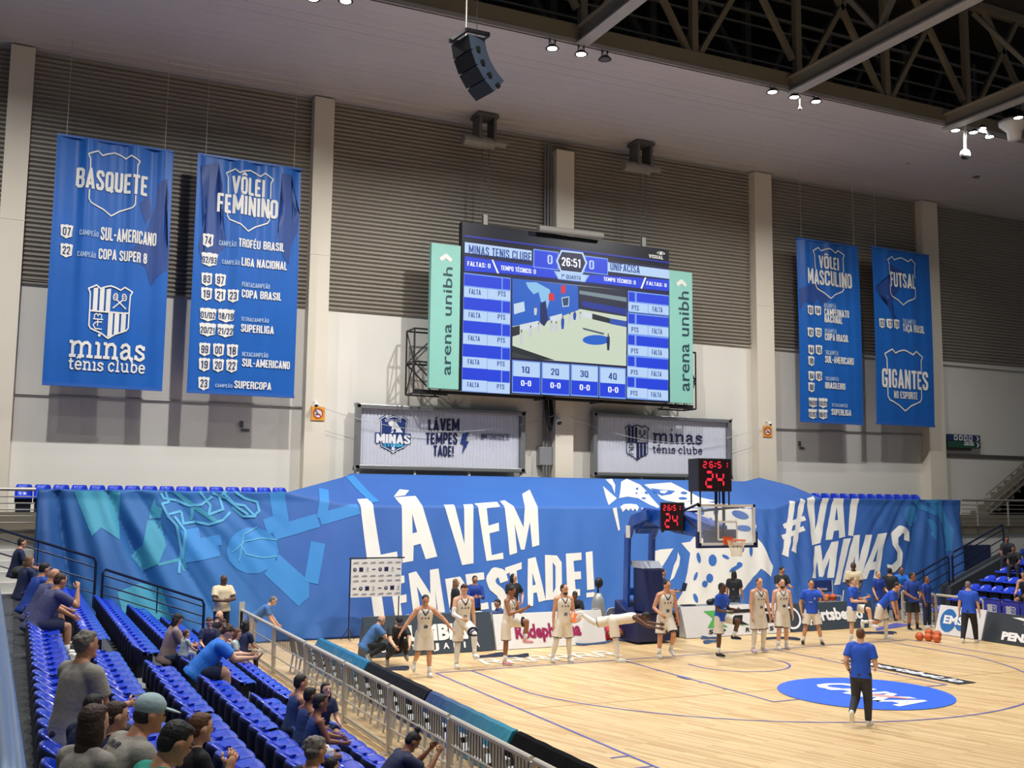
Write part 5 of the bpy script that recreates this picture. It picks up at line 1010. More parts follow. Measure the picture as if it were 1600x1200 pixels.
# ------------------------------------------------------------ floodlights on the edge truss
lens = mat('lamp_lens', (255, 250, 240), .4, emit=14)
def lamp(x, y, z, lab, on=True, group='floodlights on the edge truss'):
    r = empty('floodlight', (x, y, z), lab, 'floodlight', group)
    m = MB(); m.lathe([(.02, .10), (.1, .1), (.18, .03), (.2, .0), (.16, -.01), (.145, .0)], (x, y, z), 18); m.build('housing', blk, r, smooth=True)
    m = MB(); m.lathe([(0, -.03), (.09, -.022), (.145, .0)], (x, y, z), 18); m.build('lens', lens if on else gry, r)
    m = MB()
    for s in (-1, 1): m.tube((x+s*.1, y, z+.08), (x+s*.1, y, z+.45), .016, 6); m.tube((x+s*.1, y, z+.3), (x+s*.02, y, z+.12), .012, 6)
    m.tube((x-.16, y, z+.45), (x+.16, y, z+.45), .022, 6); m.build('yoke', blk, r)
    if on: l = flood(x, y, z-.06, 90, .34, spread=150); l.parent = r; l.location = (0, 0, -.06)
names = ['at the top edge of the picture, first from the left', 'second from the left at the top edge']
LP = [(489, -2), (540, 2), (863, 76), (908, 85), (945, 93), (1207, 144), (1241, 152), (1275, 159), (1493, 204), (1521, 207), (1534, 201), (1546, 214), (1591, 184)]
LL = ['floodlight at the top edge of the picture, farther left of two', 'floodlight at the top edge of the picture, right of two', 'lit floodlight, left of the trio over the scoreboard', 'lit floodlight, middle of the trio over the scoreboard', 'dark unlit floodlight, right of the trio over the scoreboard', 'lit floodlight, left of the trio at the middle girder', 'lit floodlight, middle of the trio at the middle girder', 'lit floodlight, right of the trio at the middle girder', 'lit floodlight left of the white hanging camera', 'lit floodlight just right of the white hanging camera', 'lit floodlight highest in the cluster right of the hanging camera', 'lit floodlight lowest in the cluster right of the hanging camera', 'lit floodlight under the girder at the right edge']
for (u, v), lab in zip(LP, LL):
    q = at(u, v, y=0.5 if u == 1591 else 2.3); lamp(q.x, q.y, q.z, lab, on='unlit' not in lab)
def hung_camera(u, v, v0, lab, s):
    q = at(u, v, y=2.2); t = at(u, v0, y=2.2); r = empty('hanging_camera', tuple(q), lab, 'camera'); m = MB(); m.lathe([(0, -.8*s), (.6*s, -.6*s), (.75*s, -.2*s)], q, 14); m.build('lens', blk, r, smooth=True); m = MB(); m.lathe([(.8*s, -.2*s), (s, .1*s), (.8*s, .8*s), (.3*s, 1.2*s), (0, 1.3*s)], q, 16); m.build('shell', dome, r, smooth=True); m = MB(); m.tube(q+Vector((0, 0, s)), t, s*.26, 8); m.build('stem', dome, r)
hung_camera(1508, 243, 190, 'white dome camera hanging on a stem from the edge truss, far right', .19); hung_camera(1250, 170, 154, 'small white camera hanging by the middle trio of floodlights', .06)
q = at(1585, 145, y=1.2); r = empty('ventilation_duct', tuple(q), 'round grey duct end beside the girder at the right edge', 'duct'); m = MB(); m.tube(q, q+Vector((3.2, 1.6, .6)), .32, 20); m.build('duct', mat('duct_grey', (150, 146, 140), .5, metal=.3), r); m = MB(); m.tube(q-Vector((.02, .01, 0)), q+Vector((.05, .02, 0)), .2, 18); m.build('opening', blk, r)
q = at(1585, 210, y=1.4); m = MB(); m.lathe([(0, -.2), (.22, -.2), (.25, .1), (.5, .35), (.52, .5), (0, .5)], q, 18); tag(m.build('bell_luminaire', dome, smooth=True), 'white bell shaped luminaire at the right edge below the girder', 'lamp')
# ------------------------------------------------------------ people
SK = {'tan': (206, 150, 116), 'fair': (222, 172, 142), 'brown': (150, 100, 72), 'dark': (92, 60, 46)}
HC = {'black': (26, 22, 22), 'brown': (66, 44, 32), 'grey': (120, 112, 104), 'blond': (120, 88, 58), 'chest': (98, 62, 38)}
CL = {'jersey': (226, 218, 202), 'blue': (30, 82, 196), 'navy': (30, 40, 74), 'black': (28, 29, 34), 'beige': (222, 206, 170), 'grey': (158, 152, 142), 'purple': (74, 78, 118), 'royal': (24, 62, 150), 'steel': (74, 116, 170), 'teal': (22, 150, 130), 'pink': (214, 62, 92), 'sky': (38, 120, 220), 'white': (226, 226, 222), 'lilac': (196, 178, 196), 'rose': (226, 160, 168), 'print': (150, 128, 122), 'pale': (176, 190, 184), 'denim': (62, 76, 104), 'orange': (230, 90, 50), 'cap': (176, 200, 204), 'char': (48, 50, 58), 'mid': (40, 66, 120)}
def skin(k): return mat('skin_'+k, SK[k], .5, var=.06, scale=8)
def cloth(k): return mat('fabric_'+k, CL[k], .75, var=.06, scale=6, bump=.25, bscale=28)
def hairm(k): return mat('hair_'+k, HC[k], .6, var=.2, scale=30, bump=.5, bscale=60)
eye_m = mat('eye_dark', (40, 28, 24), .3); lip_m = mat('lip', (150, 84, 76), .5)
DG = None
def remesh(mb, voxel, it=2, sm_=.5):
    "one continuous skin over the collected shapes"
    me = bpy.data.meshes.new('t'); me.from_pydata([tuple(p) for p in mb.v], [], mb.f)
    o = bpy.data.objects.new('t', me); COL.objects.link(o); r = o.modifiers.new('r', 'REMESH'); r.mode = 'VOXEL'; r.voxel_size = voxel; r.use_smooth_shade = True
    dg = bpy.context.evaluated_depsgraph_get(); e = bpy.data.meshes.new_from_object(o.evaluated_get(dg), depsgraph=dg)
    bpy.data.objects.remove(o); bpy.data.meshes.remove(me); bm = bmesh.new(); bm.from_mesh(e); bpy.data.meshes.remove(e)
    for _ in range(it): bmesh.ops.smooth_vert(bm, verts=bm.verts, factor=sm_, use_axis_x=True, use_axis_y=True, use_axis_z=True)
    out = MB(); bm.verts.index_update(); out.v = [v.co.copy() for v in bm.verts]; out.f = [[v.index for v in f.verts] for f in bm.faces]; out.m = [0]*len(out.f); bm.free(); return out
def sdir(p, a, side): p, a = R(p), R(a); return Vector((side*math.sin(a), math.cos(a)*math.sin(p), -math.cos(a)*math.cos(p)))
def cone(mb, p, q, r1, r2, n=14): mb.tube(p, q, r1, n, r2)
def cap_(mb, p, q, r1, r2, n=12): mb.tube(p, q, r1, n, r2); mb.ell(p, (r1,)*3, n=n, m=8); mb.ell(q, (r2,)*3, n=n, m=8)
STAND = dict(lean=2, l=(3, 4, -2, 3), r=(3, 4, -2, 3), la=(0, 9, 18, 5), ra=(0, 9, 18, 5))
SIT = dict(lean=14, l=(84, 8, 2, 4), r=(84, 8, 2, 4), la=(18, 8, 70, -12), ra=(18, 8, 70, -12))
SQUAT = dict(lean=34, l=(112, 14, -38, 6), r=(86, 12, -58, 4), la=(42, 10, 60, -14), ra=(42, 10, 60, -14))
NP = [0]
def person(label, where, face=180, H=1.8, pose=None, sk='tan', hair=('short', 'black'), top=('tee', 'blue'), bottom=('shorts', 'jersey'), shoes='white', socks='white', b=1.0, hy=0, hp=0, extra=(), group=None, hf=1.0, num=None, near=False, tw=0, feet=True, beard=False):
    ps = dict(STAND); ps.update(pose or {}); h = H; mode = where[0]
    # joints in the person's own frame: x right, y forward, z up
    J = {}; a, bl = R(ps['lean']), R(ps.get('side', 0)); sd = Vector((math.sin(bl), math.sin(a)*math.cos(bl), math.cos(a)*math.cos(bl)))
    rx = Vector((1, 0, 0)) if abs(ps['lean']) < 89 else Vector((1, 0, 0)); rx = (rx-sd*rx.dot(sd)).normalized(); fw = sd.cross(rx)*-1 if sd.cross(rx).y < 0 and abs(ps['lean']) < 80 else sd.cross(rx)
    if fw.dot(Vector((0, math.cos(a), -math.sin(a)))) < 0: fw = -fw
    if tw: q = Matrix.Rotation(R(-tw), 3, sd); rs, fs = q @ rx, q @ fw
    else: rs, fs = rx, fw
    T = lambda x, y, z, u=True: (rs if u else rx)*x*h+(fs if u else fw)*y*h+sd*z*h
    neck = T(0, -.004, .315); hd_p = R(hp); hd = (sd*.55+Vector((0, 0, .45))).normalized() if ps['lean'] < 75 else (sd*.8+fw*.1).normalized()
    hq = Matrix.Rotation(R(-hy), 3, Vector((0, 0, 1)) if ps['lean'] < 60 else sd); hfw = (fs-hd*fs.dot(hd)).normalized(); hfw = hq @ hfw; hfw = (hfw-hd*hfw.dot(hd)).normalized(); hrt = hfw.cross(hd).normalized()
    qp = Matrix.Rotation(-hd_p, 3, hrt); hfw, hup = qp @ hfw, qp @ hd
    HM = Matrix((hrt, hfw, hup)).transposed(); s_ = h*hf*.965; hc = neck+hd*(.02*h+.072*s_)+hfw*.012*h
    HP = lambda x, y, z: hc+HM @ Vector((x, y, z))*s_
    sh, el, wr, hn, hj, kn, an = {}, {}, {}, {}, {}, {}, {}; SW = .103*(1+.25*(b-1))
    for s, k in ((1, 'r'), (-1, 'l')):
        sh[k] = T(s*SW, 0, .278); A = ps[k+'a']; d1, d2 = sdir(A[0], A[1], s), sdir(A[2], A[3], s); el[k] = sh[k]+d1*.172*h; wr[k] = el[k]+d2*.148*h; hn[k] = d2
        hj[k] = T(s*.05, 0, -.005, False); Lg = ps[k]; e1, e2 = sdir(Lg[0], Lg[1], s), sdir(Lg[2], Lg[3], s); kn[k] = hj[k]+e1*.245*h; an[k] = kn[k]+e2*.235*h
    ft = {}
    for k in 'lr':
        sp_ = ps[k][2]; flat = ps.get('flat', 'lr' if mode != 'x' else ''); up_ = abs(sp_) > 24 and k not in ps.get('plant', '')
        ang = R(sp_*(1 if up_ else 0)+ps.get('toe', {}).get(k, 0)); ft[k] = Vector((.12*(1 if k == 'r' else -1), math.cos(ang), math.sin(ang))).normalized()
    # placement
    low = min(an[k].z-.042*h-max(0, -ft[k].z)*.09*h for k in 'lr'); brg = None
    def frame_at(p):
        th = math.atan2(p.x-CAM.x, p.y-CAM.y)+R(face); f = Vector((math.sin(th), math.cos(th), 0)); return Matrix(((f.y, f.x, 0), (-f.x, f.y, 0), (0, 0, 1)))
    if mode == 'foot':      # pixel under the planted foot
        g = at(*where[1], z=where[3] if len(where) > 3 else 0); Wm = frame_at(g); k = where[2]
        fp = {'l': an['l']+ft['l']*.04*h, 'r': an['r']+ft['r']*.04*h}; fp['m'] = (fp['l']+fp['r'])/2
        q = Wm @ fp[k]; O = Vector((g.x-q.x, g.y-q.y, g.z-low))
    elif mode == 'head':    # pixel at the crown, on a given depth line; height follows from the ground
        g = at(*where[1], y=where[2]); Wm = frame_at(g); q = Wm @ HP(0, 0, .075); O = Vector((g.x-q.x, g.y-q.y, where[3]-low if len(where) > 3 else g.z-q.z))
    elif mode == 'seaty':   # seated on a known depth line
        g = at(*where[1], y=where[2]); Wm = frame_at(g); q = Wm @ HP(0, 0, .075); O = g-q
    else:                   # seated: pixel at the crown, hips at the height of the seat
        zs = where[2]; c = HP(0, 0, .075); zt = zs+.045*h+c.z; g = at(*where[1], z=zt); Wm = frame_at(g); q = Wm @ c; O = Vector((g.x-q.x, g.y-q.y, zs+.045*h))
    X = lambda p: O+Wm @ p
    vx = .0105*h if not near else .0075*h
    r = empty('person', (O.x, O.y, O.z+low), label, 'person', group)
    C3 = lambda M_: Wm @ M_
    TM = C3(Matrix((rs, fs, sd)).transposed())
    def torso(m, g=0., lo=-.05, hi=.318):
        secs = [(-.075, .078, .056), (-.04, .085, .062), (0, .088, .064), (.05, .083, .061), (.10, .079, .058), (.15, .083, .06), (.20, .091, .063), (.245, .095, .061), (.275, .084, .053), (.30, .055, .042), (.318, .034, .034)]
        vs = []; n = 20; ss = [q for q in secs if lo <= q[0] <= hi+.001]
        for z, a_, b_ in ss:
            k_ = b**.9 if z < .17 else b**.5; f_ = (b-1)*.05*max(0, 1-abs(z-.07)/.12); c_ = T(0, .004+f_*.6, z)
            gz = g if z < .29 else g*.5
            if g > .01 and z < -.01: a_, b_ = .0985, .071
            elif g > 0 and z < -.01: a_, b_ = .0885, .065
            for i in range(n):
                t = 2*PI*i/n; ca, sa = math.cos(t), math.sin(t); ca = math.copysign(abs(ca)**.85, ca); sa = math.copysign(abs(sa)**.85, sa)
                vs.append(X(c_+rs*(a_*k_+gz)*h*ca+fs*(b_*k_+f_+gz)*h*sa))
        k_ = len(ss); m.add(vs, [(j*n+i, j*n+(i+1) % n, (j+1)*n+(i+1) % n, (j+1)*n+i) for j in range(k_-1) for i in range(n)]+[tuple(range(n))[::-1], tuple(range((k_-1)*n, k_*n))])
    def limb(m, ps_, rs_): 
        for p, q, r1, r2 in zip(ps_, ps_[1:], rs_, rs_[1:]): cap_(m, X(p), X(q), r1*h, r2*h, 10)
    bb = b**.6
    # body
    m = MB(); torso(m, -.011, -.04); cap_(m, X(sh['l']), X(sh['r']), .036*h*bb, .036*h*bb); cap_(m, X(T(0, 0, .27)), X(neck+hd*.05*h), .044*h, .032*h)
    for k in 'lr': cap_(m, X(T(0, -.008, .318)), X(sh[k]+T(0, -.004, .012)), .03*h, .026*h)
    m.ell(X(HP(0, 0, .008)), (.0455*s_, .055*s_, .064*s_), C3(HM)); m.ell(X(HP(0, .016, -.032)), (.034*s_, .036*s_, .036*s_), C3(HM)); m.ell(X(HP(0, .056, -.008)), (.008*s_, .012*s_, .016*s_), C3(HM)); m.ell(X(HP(0, .05, -.052)), (.014*s_, .012*s_, .012*s_), C3(HM))
    for s, k in ((1, 'r'), (-1, 'l')):
        m.ell(X(HP(s*.047, -.004, -.004)), (.007*s_, .013*s_, .019*s_), C3(HM))
        limb(m, [sh[k], sh[k].lerp(el[k], .45), el[k], el[k].lerp(wr[k], .3), wr[k]], [.034*bb, .031*bb, .0245*bb, .025*bb, .0155])
        pm = wr[k]+hn[k]*.028*h; zz = hn[k].normalized(); xx = zz.orthogonal().normalized() if abs(zz.x) > .9 else (Vector((1, 0, 0))-zz*zz.x).normalized(); yy = zz.cross(xx)
        m.ell(X(pm), (.012*h, .022*h, .03*h), C3(Matrix((xx, yy, zz)).transposed()))
        limb(m, [hj[k], hj[k].lerp(kn[k], .4), kn[k], kn[k].lerp(an[k], .3), an[k]], [.05*bb, .048*bb, .034*bb, .0345*bb, .02]); m.ell(X(an[k]+ft[k]*.035*h-Vector((0, 0, .018*h))), (.02*h, .05*h, .018*h), C3(Matrix((ft[k].cross(Vector((0, 0, 1))).normalized(), ft[k], Vector((0, 0, 1)))).transposed()))
    body = remesh(m, vx)
    for s, k in ((1, 'r'), (-1, 'l')):   # fingers: four unequal bent ones and a thumb from the side of the palm
        zz = hn[k].normalized(); xx = zz.orthogonal().normalized() if abs(zz.x) > .9 else (Vector((1, 0, 0))-zz*zz.x).normalized(); yy = zz.cross(xx); base = wr[k]+zz*.05*h; inn = -xx*s
        for i, (o_, L_) in enumerate(((-.016, .033), (-.0055, .041), (.005, .038), (.015, .03))):
            p0 = base+yy*o_*h; p1 = p0+(zz*.85+inn*.3)*L_*.55*h; p2 = p1+(zz*.55+inn*.8)*L_*.5*h; body.tube(X(p0-zz*.008*h), X(p1), .0052*h, 6, .0048*h); body.tube(X(p1), X(p2), .0048*h, 6, .0036*h)
        p0 = wr[k]+zz*.022*h-yy*.018*h; p1 = p0+(zz*.6-yy*.55+inn*.4)*.026*h; p2 = p1+(zz*.85+inn*.3)*.02*h; body.tube(X(p0), X(p1), .0062*h, 6, .0054*h); body.tube(X(p1), X(p2), .0054*h, 6, .004*h)
    body.cur = 1
    for s in (1, -1): body.ell(X(HP(s*.019, .0472, .006)), (.0065*s_, .005*s_, .0042*s_), C3(HM), 8, 6); body.ell(X(HP(s*.02, .0492, .02)), (.012*s_, .004*s_, .003*s_), C3(HM), 8, 6)
    body.cur = 2; body.ell(X(HP(0, .0492, -.036)), (.014*s_, .004*s_, .0045*s_), C3(HM), 8, 6); body.cur = 0
    body.build('body', [skin(sk), eye_m, lip_m], r, smooth=True)
    # hair or cap
    st, hcx = hair; m = MB(); curl = random.Random(len(label))
    if st != 'bald':
        if st == 'ring': m.ell(X(HP(0, -.02, -.012)), (.047*s_, .044*s_, .028*s_), C3(HM))
        else: m.ell(X(HP(0, -.012 if st != 'buzz' else -.010, .021)), (.0482*s_, .0545*s_, .0545*s_), C3(HM)); m.ell(X(HP(0, -.026, -.004)), (.045*s_, .036*s_, .042*s_), C3(HM))
        if near and mode[:4] == 'seat' and st in ('short', 'long', 'bun', 'curly'): m.ell(X(HP(0, .012, .053)), (.037*s_, .032*s_, .018*s_), C3(HM))
        if st in ('long', 'pony'):
            dn = Vector((0, 0, -1))*s_; m.ell(X(HP(0, -.034, 0)+dn*.04), (.046*s_, .03*s_, .075*s_), Wm); m.ell(X(HP(0, -.04, 0)+dn*.1), (.042*s_, .026*s_, .065*s_), Wm); m.ell(X(HP(0, -.044, 0)+dn*.15), (.034*s_, .022*s_, .045*s_), Wm)
            for s in (1, -1): m.ell(X(HP(s*.044, -.008, -.035)), (.012*s_, .026*s_, .06*s_), C3(HM))
        if st == 'bun': m.ell(X(HP(0, -.03, .088)), (.025*s_, .026*s_, .024*s_), C3(HM))
        if st == 'curly':
            for _ in range(46):
                t, p_ = curl.uniform(0, 2*PI), curl.uniform(.0, 1.9); d = Vector((math.sin(p_)*math.cos(t), math.sin(p_)*math.sin(t)-.15, math.cos(p_)))
                if d.y > .45 and d.z < .5: continue
                m.ell(X(HP(d.x*.044, -.012+d.y*.049, .016+d.z*.052)), (.012*s_,)*3, n=6, m=4)
        if st == 'quiff': m.ell(X(HP(0, .02, .066)), (.036*s_, .03*s_, .018*s_), C3(HM))
        if st == 'cap':
            m = MB(); m.ell(X(HP(0, -.006, .03)), (.052*s_, .062*s_, .05*s_), C3(HM)); m2 = remesh(m, vx*.8, 1); m2.ell(X(HP(0, .072, .026)), (.042*s_, .042*s_, .006*s_), C3(HM @ Matrix.Rotation(R(-8), 3, 'X')), 16, 8); m2.build('cap', cloth(hcx), r, smooth=True)
            m = MB(); m.ell(X(HP(0, -.02, -.008)), (.0475*s_, .042*s_, .036*s_), C3(HM)); hcx = 'black'
        remesh(m, vx*.8, 1, .3).build('hair', hairm(hcx), r, smooth=True)
    if beard: m = MB(); m.ell(X(HP(0, .02, -.05)), (.035*s_, .036*s_, .024*s_), C3(HM)); m.build('beard', hairm('black'), r, smooth=True)
    # top
    tk, tc_ = top; m = MB(); fat = .007 if tk == 'tank' else .0125; torso(m, fat, -.08 if mode[:4] == 'seat' or ps['l'][0] > 100 else -.052, .30 if tk == 'tank' else .318)
    if tk == 'tank':
        for s, k in ((1, 'r'), (-1, 'l')): cap_(m, X(T(s*.055, .0, .29)), X(T(s*.062, 0, .23)), .024*h, .03*h)
    else:
        cap_(m, X(sh['l']), X(sh['r']), .043*h*bb, .043*h*bb)
        for k in 'lr': cap_(m, X(T(0, -.008, .312)), X(sh[k]+T(0, -.004, .014)), .031*h, .03*h)
        for s, k in ((1, 'r'), (-1, 'l')):
            cone(m, X(sh[k]), X(sh[k].lerp(el[k], .68 if tk != 'jacket' else 1)), .044*h*bb, (.045 if tk != 'jacket' else .034)*h*bb)
            if tk == 'jacket': m.ell(X(el[k]), (.034*h*bb,)*3); cone(m, X(el[k]), X(el[k].lerp(wr[k], .95)), .034*h*bb, .026*h)
    sh_ = remesh(m, vx, 2)
    mats_ = [cloth(tc_)]
    if tk == 'tank':
        mats_.append(cloth('navy')); nk = X(T(0, .03, .30))
        for i, f in enumerate(sh_.f):
            c = sum((sh_.v[j] for j in f), Vector())/len(f); q = TM.transposed() @ (c-O); q /= h
            if q.z > .225 and abs(q.x) < .06 and abs(abs(q.x)-(q.z-.228)*.62) < .009 and q.y > 0: sh_.m[i] = 1
    shirt = sh_.build({'tank': 'jersey', 'jacket': 'jacket'}.get(tk, 'shirt'), mats_, r, smooth=True)
    bottom_ = bottom
    if bottom:
        bk, bc = bottom; m = MB(); m.ell(X(T(0, 0, -.015, False)), ((.092*b+.004)*h, (.074*b+.004)*h, .07*h), TM)
        ends = []
        for k in 'lr':
            if bk == 'shorts':
                e = hj[k].lerp(kn[k], .88 if ps[k][0] < 60 else .82); m.ell(X(hj[k]), (.06*h*bb,)*3); cone(m, X(hj[k]), X(e), .061*h*bb, .069*h*bb, 18); ends.append((X(e), (X(e)-X(hj[k])).normalized()))
            else: limb(m, [hj[k], kn[k]], [.062*bb, .046*bb]); cone(m, X(kn[k]), X(kn[k].lerp(an[k], .96)), .046*h*bb, .034*h); m.ell(X(kn[k]), (.046*h*bb,)*3)
        sb = remesh(m, vx, 2); mats_ = [cloth(bc)]
        if bk == 'shorts' and bc == 'jersey':
            mats_.append(cloth('navy'))
            for i, f in enumerate(sb.f):
                c = sum((sb.v[j] for j in f), Vector())/len(f)
                if any((c-e).dot(d) > -.012*h and (c-e).length < .095*h for e, d in ends): sb.m[i] = 1
        sb.build('shorts' if bk == 'shorts' else 'trousers', mats_, r, smooth=True)
    # prints on the chest
    if num is not None or tk == 'tank' or (tc_ == 'blue' and near is False and feet):
        bv = BVHTree.FromPolygons([tuple(v) for v in sh_.v], sh_.f); fd = Wm @ fs; mbp = MB()
        def prj(x, z):
            o = X(T(x, .3, z)); hit = bv.ray_cast(o, -fd); return (hit[0] if hit[0] else X(T(x, .07, z)))+fd*.008
        poly(mbp, [(-.048, .185), (-.03, .185), (-.03, .207), (-.048, .207)], prj)
        if tk == 'tank': poly(mbp, [(.035, .186), (.05, .186), (.05, .205), (.035, .205)], prj)
        if tk == 'tank': poly(mbp, [(-.008, .186), (.008, .186), (.008, .204), (-.008, .204)], prj)
        else: ribbon(mbp, [(-.0, .14), (.05, .14)], .01, prj)
        if num: block(mbp, num, lambda a_, b_: prj(-.03-a_*-.045, .075+b_*.036), .2)
        mbp.build('chest_print_lettering', cloth('white' if tc_ == 'blue' else 'mid'), r)
    # feet
    if feet:
        for s, k in ((1, 'r'), (-1, 'l')):
            f = ft[k]; up_ = Vector((0, 0, 1)); rt = f.cross(up_).normalized(); up_ = rt.cross(f); FM = C3(Matrix((rt, f, up_)).transposed()); c = an[k]+f*.038*h-up_*.016*h; m = MB()
            m.ell(X(c), (.0265*h, .078*h, .026*h), FM, 14, 10); m.ell(X(an[k]-f*.004*h), (.025*h, .03*h, .032*h), FM, 12, 8)
            zz = FM @ Vector((0, 0, 1)); c0 = X(c)
            for i, v in enumerate(m.v):
                t = (v-c0).dot(zz)
                if t < -.017*h: m.v[i] = v-zz*(t+.017*h)
            m.build('shoe', cloth(shoes), r, smooth=True)
            m = MB(); m.ell(c0-zz*.0185*h, (.028*h, .08*h, .0085*h), FM, 14, 6); m.build('sole', cloth('white'), r.children[-1] if False else r, smooth=True)
            if socks and not (bottom and bottom[0] == 'pants'): m = MB(); cone(m, X(an[k].lerp(kn[k], .36)), X(an[k]), .0275*h*bb, .0235*h, 12); m.build('sock', cloth(socks), r, smooth=True)
    for ex in extra:
        if ex[0] == 'tights':
            k = ex[1]; m = MB(); cap_(m, X(kn[k].lerp(hj[k], .25)), X(kn[k]), .042*h*bb, .038*h*bb); cap_(m, X(kn[k]), X(kn[k].lerp(an[k], .3)), .038*h*bb, .0375*h*bb); cone(m, X(kn[k].lerp(an[k], .3)), X(kn[k].lerp(an[k], .8)), .0375*h*bb, .027*h); remesh(m, vx).build('leg_sleeve', cloth(ex[2]), r, smooth=True)
        elif ex[0] == 'sleeve':
            k = ex[1]; m = MB(); cone(m, X(sh[k].lerp(el[k], .5)), X(el[k]), .034*h, .028*h); m.ell(X(el[k]), (.028*h,)*3); cone(m, X(el[k]), X(wr[k]), .028*h, .019*h); remesh(m, vx).build('arm_sleeve', cloth(ex[2]), r, smooth=True)
        elif ex[0] == 'brace': k = ex[1]; m = MB(); cone(m, X(kn[k].lerp(hj[k], .14)), X(kn[k]), .044*h, .042*h); cone(m, X(kn[k]), X(kn[k].lerp(an[k], .12)), .042*h, .04*h); remesh(m, vx).build('knee_brace', cloth(ex[2]), r, smooth=True)
        elif ex[0] == 'band': m = MB(); m.lathe([(.049, -.004), (.0495, .004)], (0, 0, 0), 16); m.v = [X(HP(v.x, v.y*1.15-.008, v.z+.02)) for v in m.v]; m.build('headband', cloth(ex[1]), r)
        elif ex[0] == 'watch': k = ex[1]; m = MB(); cone(m, X(wr[k].lerp(el[k], .06)), X(wr[k].lerp(el[k], .16)), .0195*h, .0205*h, 10); m.build('wristband', cloth(ex[2]), r)
        elif ex[0] == 'belt': m = MB(); m.lathe([(.098*b, -.006), (.098*b, .01)], (0, 0, 0), 20); m.v = [O+TM @ Vector((v.x*h, v.y*.78*h, v.z*h-.02*h)) for v in m.v]; m.build('belt', cloth('black'), r)
        elif ex[0] == 'back': # words across the shoulders
            bv = BVHTree.FromPolygons([tuple(v) for v in sh_.v], sh_.f); fd = -(Wm @ fs); mbp = MB()
            def prj(x, z):
                hit = bv.ray_cast(X(T(-x, -.3, z)), -fd); return (hit[0] if hit[0] else X(T(-x, -.07, z)))+fd*.006
            block(mbp, ex[1], lambda a_, b_: prj(-ex[3]/2+a_*ex[3], ex[4]+b_*.022), .2); mbp.build('back_print_lettering', cloth(ex[2]), r)
    NP[0] += 1
    return dict(root=r, X=X, wr={k: X(wr[k]) for k in 'lr'}, hn={k: Wm @ hn[k] for k in 'lr'}, head=X(hc), Wm=Wm, lap=X((kn['l']+kn['r'])/2*.55), hand={k: X(wr[k]+hn[k]*.05*h) for k in 'lr'})
GP = 'players warming up along the baseline'; JS = dict(sk='tan', top=('tank', 'jersey'), bottom=('shorts', 'jersey'), group=GP)
BL = dict(sk='tan', top=('tee', 'blue'), bottom=('shorts', 'jersey'), group=GP)
person('player in white with both arms spread, leftmost of the warm-up line', ('foot', (672, 1058), 'l'), 172, 1.86, dict(lean=8, l=(4, 3, -2, 2), r=(2, 6, -55, 4), la=(14, 48, 22, 38), ra=(4, 38, 10, 34)), hp=30, hair=('short', 'black'), num='6', **JS)
person('player in white with a white arm sleeve and banded raised knee', ('foot', (714, 1045), 'r'), 160, 2.0, dict(lean=6, r=(2, 3, -2, 2), l=(66, 4, 0, 2), la=(-6, 10, 12, 4), ra=(16, 14, 72, -26)), hp=22, hair=('quiff', 'brown'), extra=(('sleeve', 'r', 'white'), ('tights', 'l', 'white'), ('tights', 'r', 'white'), ('brace', 'l', 'navy')), num='11', **{**JS, 'sk': 'fair'})
person('player in white numbered 07 standing on one pink shoe', ('foot', (793, 1040), 'r'), 118, 1.92, dict(lean=7, r=(2, 2, -2, 1), l=(96, 3, -6, 2), la=(28, 8, 118, -18), ra=(22, 12, 112, -24)), hp=34, hair=('short', 'black'), shoes='rose', num='07', **{**JS, 'sk': 'brown'})
person('player in white numbered 25 standing still with pale leg sleeves', ('foot', (878, 1035), 'm'), 162, 1.92, dict(lean=1, r=(4, 12, -4, 12), l=(2, 5, -4, 4), la=(4, 9, 62, -22), ra=(-4, 9, 2, 4)), hy=-32, hair=('short', 'black'), num='25', beard=True, extra=(('tights', 'r', 'jersey'), ('tights', 'l', 'jersey')), **JS)
person('player in white bent forward on one leg with the other leg stretched back', ('foot', (970, 1035), 'r'), 92, 1.96, dict(lean=80, r=(8, 2, 6, 0), l=(-78, 4, -122, 0), la=(62, 6, 84, 2), ra=(58, 8, 80, 4), plant='r'), hp=-10, hair=('short', 'black'), extra=(('tights', 'r', 'white'), ('tights', 'l', 'white')), **{**JS, 'sk': 'dark'})
person('player in white stepping in front of the hoop base', ('foot', (1031, 1029), 'r'), 158, 2.0, dict(lean=9, r=(2, 5, -4, 3), l=(30, 4, -34, 4), la=(-4, 12, 10, 6), ra=(-4, 22, 58, -20)), hp=14, hy=-22, hair=('short', 'black'), num='10', **JS)
person('player in blue shirt hopping with a raised knee below the basket', ('foot', (1126, 1027), 'r'), 118, 1.9, dict(lean=5, r=(3, 2, -4, 1), l=(84, 3, -20, 1), la=(10, 8, 92, -10), ra=(2, 14, 84, -14)), hair=('short', 'black'), shoes='black', **{**BL, 'sk': 'dark'})
person('tall player in white with lilac shoes and leg sleeves', ('foot', (1187, 1020), 'm'), 148, 2.0, dict(lean=7, r=(5, 4, -6, 3), l=(8, 5, -16, 4), la=(4, 9, 14, 2), ra=(2, 10, 14, 2)), hair=('short', 'chest'), shoes='lilac', num='44', extra=(('tights', 'r', 'jersey'), ('tights', 'l', 'jersey')), **{**JS, 'sk': 'fair'})
person('bearded player in white with a receding hairline', ('foot', (1224, 1015), 'm'), 158, 1.93, dict(lean=2, r=(12, 4, -4, 3), l=(-4, 4, -10, 3), la=(2, 10, 10, 4), ra=(2, 12, 12, 6)), hair=('buzz', 'black'), beard=True, num='8', **{**JS, 'sk': 'fair'})
